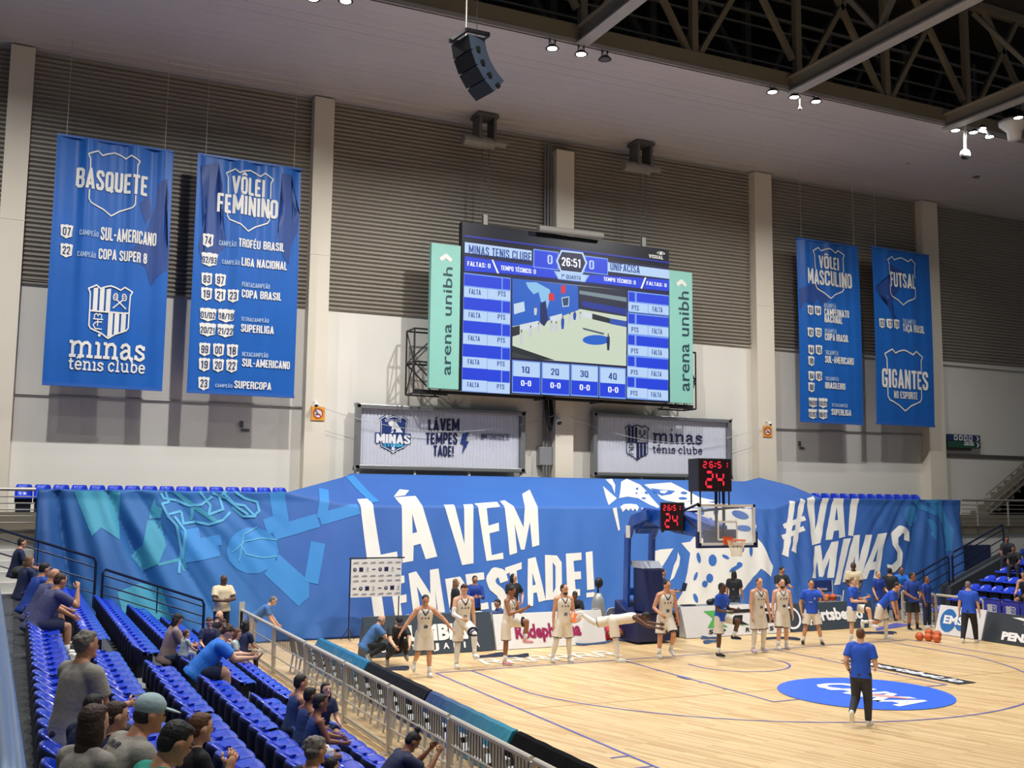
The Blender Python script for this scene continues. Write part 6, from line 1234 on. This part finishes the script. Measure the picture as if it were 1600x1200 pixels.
person('player in blue shirt with a hand over his face', ('foot', (1270, 1008), 'm'), 172, 1.84, dict(lean=3, r=(3, 11, -2, 11), l=(3, 11, -2, 11), la=(52, 38, 158, -34), ra=(-6, 22, 14, -4)), hp=8, hair=('short', 'black'), shoes='black', **BL)
person('player in blue shirt with a raised knee before the slate ring board', ('foot', (1334, 1004), 'r'), 112, 1.86, dict(lean=4, r=(3, 2, -3, 1), l=(88, 3, 6, 1), la=(20, 8, 112, -14), ra=(12, 10, 92, -14)), hair=('buzz', 'blond'), **{**BL, 'sk': 'fair'})
person('player in blue shirt bending forward with one leg kicked behind', ('foot', (1389, 999), 'l'), 104, 1.88, dict(lean=42, l=(12, 2, 0, 1), r=(-8, 4, -86, 2), la=(6, 6, 8, 2), ra=(10, 8, 14, 2)), hair=('short', 'black'), extra=(('tights', 'l', 'jersey'),), **BL)
person('person in blue polo and black trousers jogging away across the key', ('foot', (1359, 1133), 'r'), 12, 1.74, dict(lean=7, r=(8, 2, -2, 0), l=(6, 3, -58, 0), la=(-24, 14, 46, -4), ra=(-10, 16, 66, -10)), 'fair', ('short', 'chest'), ('tee', 'blue'), ('pants', 'char'), socks=None, extra=(('watch', 'l', 'black'),), b=1.08, num=None, near=True)
person('man in blue shirt and black trousers walking away past the blob logo board', ('foot', (1516, 1004), 'm'), 14, 1.78, dict(lean=3, r=(16, 4, 6, 2), l=(-12, 4, -24, 2), la=(-6, 10, 4, 6), ra=(4, 10, 10, 6), plant='l'), 'fair', ('short', 'grey'), ('tee', 'blue'), ('pants', 'black'), b=1.15, near=True)
person('bald man in steel blue shirt crouching at the left of the slate board', ('foot', (580, 1036), 'm'), 84, 1.72, SQUAT, 'fair', ('ring', 'grey'), ('tee', 'steel'), ('pants', 'black'), 'grey', b=1.25, near=True)
person('man in black with a black cap crouching before the slate board', ('foot', (620, 1041), 'm'), 165, 1.76, {**SQUAT, 'lean': 30}, 'fair', ('cap', 'black'), ('tee', 'black'), ('pants', 'black'), 'grey', hp=24, b=1.12, extra=(('watch', 'r', 'beige'),), near=True)
# behind the boards
SB = dict(feet=True, near=True)
person('woman in black with long light brown hair behind the slate board', ('head', (713, 903), 5.0, 0), 75, 1.72, dict(la=(10, 6, 40, 0)), 'fair', ('long', 'blond'), ('tee', 'black'), ('pants', 'black'), 'black', **SB)
person('man in royal blue jacket looking at a phone before the sheet', ('head', (743, 898), 5.0, 0), 165, 1.8, dict(la=(22, 8, 100, -28), ra=(22, 8, 100, -28)), 'tan', ('short', 'black'), ('jacket', 'royal'), ('pants', 'black'), 'black', hp=32, **SB)
person('woman in black with curly dark hair and a hand on her hip', ('head', (803, 893), 4.8, 0), 140, 1.84, dict(la=(0, 34, 40, -30), ra=(10, 8, 60, -30)), 'fair', ('long', 'black'), ('tee', 'black'), ('pants', 'black'), 'black', hy=-25, **SB)
person('person seated behind the boards, left of the 07 player, arm on the table', ('seaty', (776, 936), 4.15), 250, 1.72, dict(SIT, lean=22, la=(50, 10, 80, 0)), 'tan', ('short', 'black'), ('tee', 'mid'), ('pants', 'navy'), **SB)
person('dark haired man in black seated behind the white and magenta board', ('seaty', (899, 925), 4.0), 170, 1.75, SIT, 'brown', ('short', 'black'), ('tee', 'black'), ('pants', 'black'), hp=25, **SB)
person('photographer in pink shirt sitting on the floor by the hoop base', ('seaty', (959, 966), 3.0), 150, 1.6, dict(lean=26, l=(88, 26, -60, -30), r=(88, 26, -60, -30), la=(60, 10, 120, -30), ra=(60, 10, 120, -30)), 'brown', ('short', 'black'), ('tee', 'pink'), ('pants', 'black'), 'grey', **SB)
LT = person('man in a black shirt with orange trim holding a laptop behind the hoop', ('head', (1037, 884), 4.6, 0), 70, 1.9, dict(la=(20, 8, 84, -6), ra=(20, 8, 84, -6)), 'tan', ('short', 'black'), ('tee', 'black'), ('pants', 'black'), 'black', hp=15, **SB)
person('woman with long black hair and jeans standing before the spotted print', ('head', (1147, 892), 4.8, 0), 12, 1.76, None, 'tan', ('long', 'black'), ('tee', 'black'), ('pants', 'denim'), 'black', extra=(('back', 'T', 'white', .03, .12),), **SB)
person('man in black shirt reading papers behind the bearded player', ('head', (1224, 882), 4.6, 0), 150, 1.86, dict(la=(22, 8, 88, -16), ra=(22, 8, 88, -16)), 'tan', ('short', 'black'), ('tee', 'black'), ('pants', 'black'), 'black', hp=35, hy=-20, **SB)
person('guard in beige shirt standing behind the slate ring board', ('head', (1333, 877), 4.5, 0), 165, 1.95, dict(la=(8, 8, 30, -30), ra=(8, 8, 30, -30)), 'dark', ('buzz', 'black'), ('tee', 'beige'), ('pants', 'black'), 'black', hy=25, **SB)
person('grey haired woman in royal blue polo walking behind the bending player', ('foot', (1376, 973), 'm'), 140, 1.72, dict(la=(10, 14, 60, -10), ra=(4, 10, 30, 0)), 'fair', ('short', 'grey'), ('tee', 'royal'), ('pants', 'denim'), 'white', **SB)
person('person in black seen from behind beside the woman in royal blue', ('foot', (1393, 970), 'm'), 10, 1.8, None, 'tan', ('short', 'black'), ('tee', 'black'), ('pants', 'black'), 'black', extra=(('back', 'STAFF', 'white', .1, .24),) if False else (), **SB)
person('man in bright blue shirt resting an arm on the court barrier', ('head', (1408, 880), 4.0, 0), 150, 1.8, dict(lean=10, la=(30, 20, 86, -20), ra=(24, 8, 84, -30)), 'brown', ('short', 'black'), ('tee', 'sky'), ('pants', 'navy'), **SB)
person('staff member in blue polo and black shorts with hands joined', ('foot', (1429, 985), 'm'), 150, 1.82, dict(la=(10, 14, 56, -34), ra=(10, 14, 56, -34)), 'brown', ('short', 'black'), ('tee', 'royal'), ('shorts', 'black'), 'black', 'black', hy=-50, num='', feet=True, near=True)
person('young staff member in blue polo half hidden behind the one in black shorts', ('foot', (1452, 981), 'm'), 120, 1.66, None, 'brown', ('short', 'black'), ('tee', 'royal'), ('pants', 'navy'), 'white', **SB)
# left terraces
def seat_z(i): return rowz(i)-.15
SP = dict(near=True); GL = None
person('guard in beige shirt with folded arms before the teal end of the sheet', ('head', (350, 898), 5.4, .12), 158, 1.84, dict(la=(26, 14, 84, -62), ra=(26, 14, 80, -62)), 'dark', ('bald', 'black'), ('tee', 'beige'), ('pants', 'black'), 'black', hy=-35, b=1.2, **SP)
person('grey haired man bending behind the steel barrier', ('head', (430, 952), 4.4, 0), 95, 1.68, dict(lean=52, la=(20, 6, 40, 0), ra=(20, 6, 40, 0)), 'fair', ('short', 'grey'), ('tee', 'steel'), ('pants', 'grey'), b=1.1, **SP)
person('man in dark polo with a red sleeve patch, topmost on the left terrace', ('seaty', (36, 840), 5.25), 78, 1.78, dict(SIT, lean=12), 'tan', ('short', 'black'), ('tee', 'navy'), ('pants', 'char'), 'black', **SP)
person('woman with long brown hair in the top row, behind the men in blue', ('seat', (48, 868), seat_z(5)), 62, 1.66, SIT, 'fair', ('long', 'blond'), ('tee', 'navy'), ('pants', 'navy'), **SP)
person('person in royal blue shirt in the top row, next to the long haired woman', ('seat', (73, 879), seat_z(5)), 62, 1.78, dict(SIT, lean=26), 'tan', ('short', 'black'), ('tee', 'royal'), ('shorts', 'navy'), **SP)
person('man with close cropped hair in the top row, behind the man with hand on chin', ('seat', (88, 888), seat_z(5)), 62, 1.8, dict(SIT, lean=30), 'tan', ('bald', 'brown'), ('tee', 'purple'), ('shorts', 'navy'), **SP)
person('man in faded purple shirt and navy shorts with a hand on his chin', ('seat', (99, 895), seat_z(5)), 62, 1.86, dict(SIT, lean=32, r=(84, 10, 0, 2), l=(80, 6, 22, 2), ra=(56, 10, 168, -20), la=(40, 10, 60, -10)), 'tan', ('buzz', 'brown'), ('tee', 'purple'), ('shorts', 'navy'), 'white', b=1.1, **SP)
person('grey haired man in grey shirt sitting upright in the top row', ('seat', (139, 984), seat_z(5)), 56, 1.82, dict(SIT, lean=10, ra=(16, 10, 88, -14)), 'tan', ('curly', 'grey'), ('tee', 'grey'), ('pants', 'char'), hy=8, b=1.18, **SP)
person('dark haired person partly hidden behind the long haired girl', ('seat', (150, 1083), seat_z(5)-.2), 50, 1.5, SIT, 'tan', ('short', 'black'), ('tee', 'navy'), ('pants', 'navy'), **SP)
person('girl with long brown hair and grey shirt at the bottom left', ('seat', (152, 1098), seat_z(5)-.05), 48, 1.62, SIT, 'fair', ('long', 'brown'), ('tee', 'grey'), ('pants', 'navy'), hy=5, hf=1.1, **SP)
person('child with brown hair in profile beside the man in the pale cap', ('seat', (186, 1094), seat_z(5)-.1), 66, 1.32, SIT, 'fair', ('short', 'brown'), ('tee', 'navy'), ('pants', 'navy'), hy=8, hf=1.2, **SP)
person('man in pale blue cap and grey printed shirt at the bottom left', ('seat', (243, 1084), seat_z(5)), 68, 1.82, dict(SIT, lean=36), 'tan', ('cap', 'cap'), ('tee', 'grey'), ('pants', 'char'), hy=6, hp=-6, b=1.2, extra=(('back', 'ELITE', 'char', .085, .255),), **SP)
person('boy with light brown hair behind the man in the teal shirt', ('seat', (318, 1112), seat_z(4)), 66, 1.4, SIT, 'fair', ('short', 'chest'), ('tee', 'black'), ('pants', 'navy'), hf=1.2, **SP)
person('dark haired man in teal shirt at the bottom edge of the picture', ('seat', (292, 1127), seat_z(5)), 70, 1.8, dict(SIT, lean=34, ra=(52, 8, 150, -20)), 'tan', ('short', 'black'), ('tee', 'teal'), ('pants', 'char'), hp=10, b=1.15, **SP)
BG = person('big man in bright blue shirt and navy shorts looking at his phone', ('seat', (365, 979), seat_z(2)), 84, 1.86, dict(SIT, lean=40, la=(48, 6, 92, -8), ra=(48, 6, 92, -8)), 'fair', ('curly', 'brown'), ('tee', 'sky'), ('shorts', 'navy'), 'char', None, hp=24, b=1.38, **SP)
MO = person('long haired woman in a printed blouse holding a baby', ('seat', (284, 960), seat_z(2)), 76, 1.64, dict(SIT, lean=16, la=(30, 10, 82, -30), ra=(30, 10, 82, -30)), 'tan', ('long', 'black'), ('tee', 'print'), ('pants', 'denim'), hp=30, b=1.12, **SP)
person('baby in pale clothes on the lap of the long haired woman', ('seat', (292, 983), seat_z(2)+.16), 60, .74, dict(SIT, lean=8, la=(30, 10, 60, -6), ra=(30, 10, 60, -6)), 'fair', ('buzz', 'chest'), ('tee', 'pale'), ('pants', 'pale'), hf=1.5, b=1.3, **SP)
person('boy in navy and white football shirt facing the viewer', ('seat', (328, 965), seat_z(1)), 170, 1.34, dict(SIT, lean=4), 'fair', ('short', 'brown'), ('tee', 'navy'), ('shorts', 'navy'), hp=20, hf=1.2, **SP)
person('bald man in the lowest left row below the standing guard', ('seat', (344, 954), seat_z(0)), 75, 1.74, SIT, 'fair', ('ring', 'grey'), ('tee', 'black'), ('pants', 'black'), **SP)
person('woman with brown hair and a pale headband among the family group', ('seat', (351, 967), seat_z(0)), 110, 1.62, SIT, 'tan', ('long', 'brown'), ('tee', 'black'), ('pants', 'black'), hp=20, extra=(('band', 'beige'),), **SP)
person('girl in pale grey shirt beside the big man with the phone', ('seat', (374, 982), seat_z(0)), 95, 1.38, SIT, 'fair', ('long', 'chest'), ('tee', 'pale'), ('pants', 'print'), hp=15, hf=1.2, **SP)
person('dark haired child turned away next to the first barrier post', ('seat', (386, 969), seat_z(0)), 40, 1.45, SIT, 'tan', ('long', 'black'), ('tee', 'navy'), ('pants', 'black'), hf=1.2, **SP)
KID = dict(bottom=('shorts', 'navy'), hf=1.15, near=True)
person('boy in navy sleeveless shirt, farthest of the four by the barrier', ('seat', (472, 1053), seat_z(1)), 66, 1.5, dict(SIT, la=(40, 20, 90, 0)), 'tan', ('short', 'black'), ('tank', 'mid'), **KID)
person('boy in sleeveless shirt hidden between the other young players', ('seat', (487, 1073), seat_z(1)), 60, 1.42, SIT, 'brown', ('short', 'black'), ('tank', 'mid'), **KID)
person('girl with dark hair turning her face up to the light', ('seat', (509, 1066), seat_z(0)), 150, 1.42, SIT, 'fair', ('long', 'black'), ('tee', 'navy'), hp=-14, **KID)
person('boy in navy sleeveless shirt with red and white shorts, nearest of the four', ('seat', (503, 1083), seat_z(1)), 74, 1.5, dict(SIT, la=(30, 10, 76, -6), ra=(24, 10, 78, -10)), 'brown', ('short', 'black'), ('tank', 'mid'), bottom=('shorts', 'white'), hf=1.15, near=True)
person('curly grey haired man at the bottom edge, left of the dark haired child', ('seat', (497, 1149), seat_z(2)), 56, 1.76, SIT, 'tan', ('curly', 'grey'), ('tee', 'navy'), ('pants', 'navy'), **SP)
person('dark haired child at the bottom edge beside the curly haired man', ('seat', (521, 1181), seat_z(2)-.1), 50, 1.3, SIT, 'tan', ('short', 'black'), ('tee', 'black'), ('pants', 'navy'), **SP)
person('person with a hair bun and navy jersey leaning on joined hands', ('seat', (655, 1146), seat_z(0)), 70, 1.72, dict(SIT, lean=44, la=(58, 8, 140, -18), ra=(58, 8, 140, -18)), 'brown', ('bun', 'black'), ('tee', 'navy'), ('pants', 'navy'), hp=20, extra=(('back', 'TORO', 'white', .07, .2),) if False else (), **SP)
# right stand
person('boy in black shirt with pale lettering, topmost on the right stand', ('seaty', (1573, 838), 2.9), 190, 1.6, SIT, 'brown', ('short', 'black'), ('tee', 'black'), ('pants', 'char'), num='5', near=True)
person('child in black shirt with a white bar seated below the topmost boy', ('seaty', (1583, 853), 2.2), 190, 1.5, SIT, 'brown', ('short', 'black'), ('tee', 'black'), ('pants', 'char'), near=True)
person('person in blue cut by the right edge in the upper row of the right stand', ('seat', (1602, 848), seat_z(4)), 200, 1.6, SIT, 'brown', ('short', 'black'), ('tee', 'royal'), ('shorts', 'navy'), near=True)
person('person in black sleeveless shirt seated at the right edge of the picture', ('seat', (1599, 892), seat_z(2)), 205, 1.74, SIT, 'tan', ('short', 'black'), ('tank', 'black'), ('shorts', 'black'), near=True)
def gadget(name, P_, k, size, lab, cat_, tilt=50):
    c = P_['hand'][k]+P_['hn'][k]*.03; M = Matrix.Translation(c) @ P_['Wm'].to_4x4() @ Matrix.Rotation(R(tilt), 4, 'X'); s = Vector(size)/2; m = MB(); m.box(tuple(-s), tuple(s), M=M); tag(m.build(name, bki, bevel=.003), lab, cat_)
gadget('phone', BG, 'r', (.08, .16, .01), 'black phone in the hands of the big man in blue', 'phone')
c = (LT['hand']['l']+LT['hand']['r'])/2+LT['Wm'] @ Vector((0, .1, .02)); M = Matrix.Translation(c) @ LT['Wm'].to_4x4(); r = empty('laptop', tuple(c), 'open black laptop held by the man behind the hoop', 'laptop')
m = MB(); m.box((-.18, -.12, 0), (.18, .12, .02), M=M); m.build('keyboard_base', bki, r); m = MB(); m.box((-.18, 0, 0), (.18, .012, .24), M=M @ Matrix.Translation((0, .12, .01)) @ Matrix.Rotation(R(-15), 4, 'X')); m.build('screen_lid', bki, r)
# ------------------------------------------------------------ stadium seats
sb = mat('seat_blue', (28, 64, 204), .25, spec=.6, var=.03, coat=.3); sbk = mat('seat_back_shade', (16, 22, 62), .5, var=.03); sbd = mat('seat_base', (20, 24, 40), .6)  # seat backs are the same blue plastic, with their shade painted in
def seat_proto(back, name='stadium_seat', pw=2):
    m = MB(); prof = [(.44, -.05), (.445, -.01), (.42, .012), (.34, .0), (.24, -.012), (.14, -.006), (.075, .02), (.035, back*.55), (.01, back*.9), (-.012, back), (-.035, back*.93), (-.05, back*.6), (-.055, -.05), (-.05, -.17)]
    N = 12; vs = []
    for i in range(N+1):
        u = -1+2*i/N; c = u*u
        for j, (x, z) in enumerate(prof):
            k = 1 if j >= 6 else 0
            x_ = x+(.15*c*c+.03*c if k else -.035*c if j < 3 else .02*c); z_ = z-(back*.75*(c**pw if pw == 2 else .45*c**pw) if 6 < j < 12 else 0)+(.012*c if 2 < j < 7 else 0)
            vs.append((x_, u*.222, z_))
    n = len(prof); m.add(vs, [(i*n+j, i*n+j+1, (i+1)*n+j+1, (i+1)*n+j) for i in range(N) for j in range(n-1)])
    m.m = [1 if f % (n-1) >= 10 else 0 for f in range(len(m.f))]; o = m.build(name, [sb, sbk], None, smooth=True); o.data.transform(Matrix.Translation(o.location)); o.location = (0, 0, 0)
    m = MB(); m.box((.06, -.19, -.42), (.30, .19, -.03)); m.build('seat_support', sbd, o)
    return o
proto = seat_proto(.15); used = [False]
ROWN = ['lowest row', 'second lowest row', 'third lowest row', 'third highest row', 'second highest row', 'top row']
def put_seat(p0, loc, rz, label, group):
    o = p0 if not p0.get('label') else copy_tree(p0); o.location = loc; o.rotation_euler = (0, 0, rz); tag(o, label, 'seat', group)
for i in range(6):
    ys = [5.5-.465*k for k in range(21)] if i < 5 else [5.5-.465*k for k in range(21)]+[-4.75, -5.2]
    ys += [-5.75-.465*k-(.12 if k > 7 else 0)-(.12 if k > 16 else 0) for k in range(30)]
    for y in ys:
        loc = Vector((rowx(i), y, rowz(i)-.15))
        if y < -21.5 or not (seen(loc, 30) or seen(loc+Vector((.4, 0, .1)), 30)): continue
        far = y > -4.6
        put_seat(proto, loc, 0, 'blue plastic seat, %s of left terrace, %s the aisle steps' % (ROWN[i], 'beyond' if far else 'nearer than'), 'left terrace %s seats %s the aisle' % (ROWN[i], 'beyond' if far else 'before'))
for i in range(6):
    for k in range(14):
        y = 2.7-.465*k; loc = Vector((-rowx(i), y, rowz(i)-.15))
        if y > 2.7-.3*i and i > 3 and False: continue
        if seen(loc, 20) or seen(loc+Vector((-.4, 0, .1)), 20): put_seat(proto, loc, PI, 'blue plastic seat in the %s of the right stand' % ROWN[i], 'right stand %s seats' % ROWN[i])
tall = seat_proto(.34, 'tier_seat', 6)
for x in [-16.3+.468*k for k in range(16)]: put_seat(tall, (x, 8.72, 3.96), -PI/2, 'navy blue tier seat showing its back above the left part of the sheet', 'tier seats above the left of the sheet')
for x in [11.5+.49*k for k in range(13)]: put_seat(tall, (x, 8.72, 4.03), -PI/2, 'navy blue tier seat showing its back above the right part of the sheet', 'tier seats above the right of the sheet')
# ------------------------------------------------------------ court barrier, left side, and its mirror on the right
stl = mat('barrier_steel', (206, 198, 180), .35, metal=.15, var=.04); brs = mat('barrier_bars', (84, 82, 78), .45, metal=.4); gls = mat('barrier_glass', (220, 224, 220), .08, alpha=.13)
def barrier(x, ya, yb, label, group, bars=True, glass=False):
    r = empty('court_barrier', (x, (ya+yb)/2, 0), label, 'barrier', group)
    m = MB(); m.box((x-.045, ya-.03, 0), (x+.045, ya+.03, 1.03)); m.box((x-.12, ya-.08, 0), (x+.12, ya+.08, .015)); m.build('post', stl, r, bevel=.008)
    m = MB(); m.tube((x, ya-.04, 1.04), (x, yb+.05, 1.04), .042, 10); m.build('top_rail', stl, r, smooth=False)
    for z in (.12, .40, .68): m = MB(); m.tube((x, ya, z), (x, yb, z), .016, 6); m.build('rail', stl, r)
    m = MB(); m.box((x-.02, yb, .05), (x+.02, ya, .1)); m.build('bottom_rail', stl, r)
    if bars:
        m = MB(); n = int(abs(ya-yb)/.09)
        for k in range(1, n): y = ya+(yb-ya)*k/n; m.box((x+.018, y-.005, .68), (x+.03, y+.005, 1.02))
        m.build('bar_grille', brs, r)
    m = MB(); m.box((x-.006, yb+.04, .12), (x+.002, ya-.04, 1.0 if glass else .66)); m.build('clear_panel', gls, r)
PY = [5.2, 4.04, 1.41, -1.46, -4.22, -6.68, -9.18, -11.69, -14.2, -16.7]; ORD = ['first', 'second', 'third', 'fourth', 'fifth', 'sixth', 'seventh', 'eighth', 'ninth']
for k in range(9): barrier(-10.95, PY[k], PY[k+1], '%s steel barrier section along the left side of the court, counted from the far end' % ORD[k], 'left court barrier', k >= 2, k < 2)
m = MB(); m.box((-11.02, 5.17, 0), (-10.88, 5.23, 1.25)); tag(m.build('corner_post', stl), 'taller pale steel post at the far end of the left barrier', 'post')
for k, (a, b) in enumerate(((3.3, 1.9), (1.9, .05), (.05, -2.2))): barrier(10.85, a, b, 'steel barrier section on the right side of the court, %s' % ('behind the blue polo staff', 'behind the white blob logo board', 'hung with violet crest cloths')[k], 'right court barrier', True)
m = MB()
# crest cloths hanging on the right barrier
vio = mat('cloth_violet', (52, 56, 160), .6, bump=.2)
for k, y in enumerate((-.32, -.98, -1.62)):
    r = empty('crest_cloth', (10.78, y, .35), 'violet cloth with white club crest hung on the right barrier, %s of three' % ('farthest', 'middle', 'nearest')[k], 'cloth', 'crest cloths'); m = MB(); m.box((10.76, y-.3, .34), (10.79, y+.3, 1.1)); m.box((10.76, y-.3, 1.08), (10.95, y+.3, 1.1)); m.build('fabric', vio, r)
    m = MB(); crest(m, frame((10.75, y+.17, .52), (0, -.34, 0), (0, 0, .42)), .05); slab(m, 'minas', frame((10.75, y+.16, .42), (0, -.32, 0), (0, 0, .05))); m.build('crest_lettering', mat('fabric_white', CL['white']), r)
# ------------------------------------------------------------ plastic chairs
pc = mat('chair_grey_plastic', (176, 178, 176), .4, var=.03)
def chair_proto(c):
    r = empty('plastic_chair', (0, 0, 0)); m = MB()   # faces +x
    vs = []; N = 8
    for i in range(N+1):
        for j in range(N+1): u, v = -1+2*i/N, -1+2*j/N; vs.append((u*.21, v*(.21-.012*u), .44-.02*(1-u*u)*(1-v*v)+.01*u))
    k = len(m.v); m.add(vs, [(i*(N+1)+j, (i+1)*(N+1)+j, (i+1)*(N+1)+j+1, i*(N+1)+j+1) for i in range(N) for j in range(N)]); m.box((-.2, -.2, .40), (-.17, .2, .43)); m.box((.18, -.2, .41), (.215, .2, .445)); o = m.build('seat', c, r, smooth=True); o.modifiers.new('t', 'SOLIDIFY').thickness = .012
    m = MB(); A = lambda y, z: Vector((-.2-.22*(z-.44), y, z)); m.path([A(-.2, .44), A(-.205, .6), A(-.19, .8), A(-.13, .87), A(0, .885), A(.13, .87), A(.19, .8), A(.205, .6), A(.2, .44)], .018, 6)
    for y in (-.14, -.085, -.03, .03, .085, .14): m.box((-.006, y-.019, 0), (.006, y+.019, .40), M=Matrix.Translation(A(0, .47)) @ Matrix.Rotation(R(-12.4), 4, 'Y'))
    m.build('backrest', c, r)
    for sx in (-1, 1):
        for sy in (-1, 1): m = MB(); m.tube((sx*.18, sy*.18, .43), (sx*.235, sy*.215, 0), .026, 6, .018); m.build('leg', c, r)
    return r
ch = chair_proto(pc); CHS = []
def put_chair(x, y, rz, lab, grp):
    global ch
    o = ch if not ch.get('label') else copy_tree(ch); o.location = (x, y, 0); o.rotation_euler = (0, 0, rz); tag(o, lab, 'chair', grp)
for k in range(20):
    y = 1.2-.74*k
    if seen((-10.35, y, .5), 20): put_chair(-10.32, y, .06*math.sin(k*2.3), 'grey plastic chair in the row between the left barrier and the padded boards', 'grey chairs behind the padded boards')
for u, v, z, lab in ((577, 945, .8, 'pale plastic chair behind the crouching man in a cap'), (736, 962, .88, 'white plastic chair behind the slate board, left of two'), (752, 958, .88, 'white plastic chair behind the slate board, right of two'), (893, 962, .86, 'plastic chair with a dark bag behind the white and magenta board'), (920, 962, .86, 'plastic chair just left of the seated man in black'), (946, 962, .86, 'plastic chair just right of the seated man in black'), (1172, 950, .86, 'plastic chair behind the tall player with lilac shoes'), (1247, 948, .86, 'plastic chair behind the bearded player')):
    p = at(u, v, z=z); p.y = max(p.y, 3.75); x = at(u, v, y=p.y).x; put_chair(x, p.y, PI/2+.2, lab, None)
dkc = chair_proto(mat('chair_dark_plastic', (112, 116, 122), .4)); p = at(650, 955, y=4.6); dkc.location = (p.x, 4.6, .0); dkc.rotation_euler = (0, 0, PI/2); tag(dkc, 'darker grey slatted chair behind the leftmost player in white', 'chair')
p = at(900, 965, y=3.6); m = MB(); m.ell((p.x, 3.62, .62), (.14, .1, .2)); tag(m.build('bag', bki, smooth=True), 'dark bag on the plastic chair behind the white and magenta board', 'bag')
# ball rack with a padded blue back, and a few more props
p = at(1292, 950, y=4.0); r = empty('ball_rack', (p.x, 4.0, 0), 'blue backed ball trolley behind the player covering his face', 'rack'); m = MB(); m.box((p.x-.45, 4.2, 1.0), (p.x+.45, 4.26, 1.42)); m.build('back_panel', mat('rack_blue', (30, 62, 130), .5), r, bevel=.03)
m = MB()
for dx in (-.45, .45): m.tube((p.x+dx, 4.2, 0), (p.x+dx, 4.2, 1.4), .02); m.tube((p.x+dx, 3.8, 0), (p.x+dx, 3.8, .9), .02); m.tube((p.x+dx, 3.8, .9), (p.x+dx, 4.2, .9), .02)
for z in (.38, .72): m.tube((p.x-.45, 3.85, z), (p.x+.45, 3.85, z), .014); m.tube((p.x-.45, 4.1, z), (p.x+.45, 4.1, z), .014)
m.build('tube_frame', stl, r); m = MB(); word(m, 'minas', frame((p.x-.22, 4.19, 1.08), (.44, 0, 0), (0, 0, .09)), .03); m.build('lettering', mat('fabric_white', CL['white']), r)
for k in range(3): basketball((p.x-.28+.27*k, 3.97, .735), 'basketball on the blue backed trolley, %s on the upper shelf' % ('left', 'middle', 'right')[k], k)
for k in range(2): basketball((p.x-.15+.3*k, 3.97, .395), 'basketball on the lower shelf of the trolley, %s of two' % ('left', 'right')[k], k+.5)
p = at(1316, 945, y=3.7); m = MB(); m.tube((p.x-.12, 3.7, 0), (p.x+.1, 3.72, 1.1), .018); tag(m.build('mop_handle', mat('fabric_white', CL['white'])), 'white mop handle leaning beside the ball trolley', 'mop')
q = at(985, 960, y=4.35); r = empty('fan_heater', (q.x-1.0, 4.6, 0), 'silver pedestal fan wrapped in a grey cover, left of the hoop base', 'fan'); m = MB(); m.lathe([(.0, 0), (.24, 0), (.22, .6), (.18, 1.0), (.1, 1.2), (0, 1.22)], (q.x-1.0, 4.6, 0), 14); m.build('cover', mat('cover_grey', (158, 160, 156), .4, metal=.2, bump=.4, bscale=8), r, smooth=True); m = MB(); m.tube((q.x-1.0, 4.6, 1.2), (q.x-1.0, 4.6, 1.6), .03); m.ell((q.x-1.0, 4.55, 1.52), (.14, .1, .17)); m.build('head', bki, r, smooth=True)
p = at(1110, 948, y=3.7); m = MB(); m.ell((p.x, 3.7, .9), (.14, .1, .1)); m.ell((p.x+.08, 3.66, .97), (.07, .06, .06)); tag(m.build('kit_bag', bki, smooth=True), 'dark kit bag on the table left of the hopping player in blue', 'bag')
p = at(1058, 975, z=0); m = MB(); m.box((1.05, 3.0, .02), (1.75, 3.5, .72)); o = m.build('speaker_box', bki, bevel=.02); tag(o, 'black box with an orange cross right of the hoop base', 'box'); m = MB(); ribbon(m, [(1.3, .42), (1.45, .58)], .03, lambda a, b: Vector((a, 2.985, b))); ribbon(m, [(1.3, .58), (1.45, .42)], .03, lambda a, b: Vector((a, 2.985, b))); m.build('cross_mark', MATS['ink_orange'], o)
m = MB(); m.ell((-16.3, 4.75, 2.18), (.2, .28, .15)); tag(m.build('backpack', mat('bag_olive', (44, 46, 44), .7), smooth=True), 'dark backpack beside the topmost man on the left terrace', 'bag')
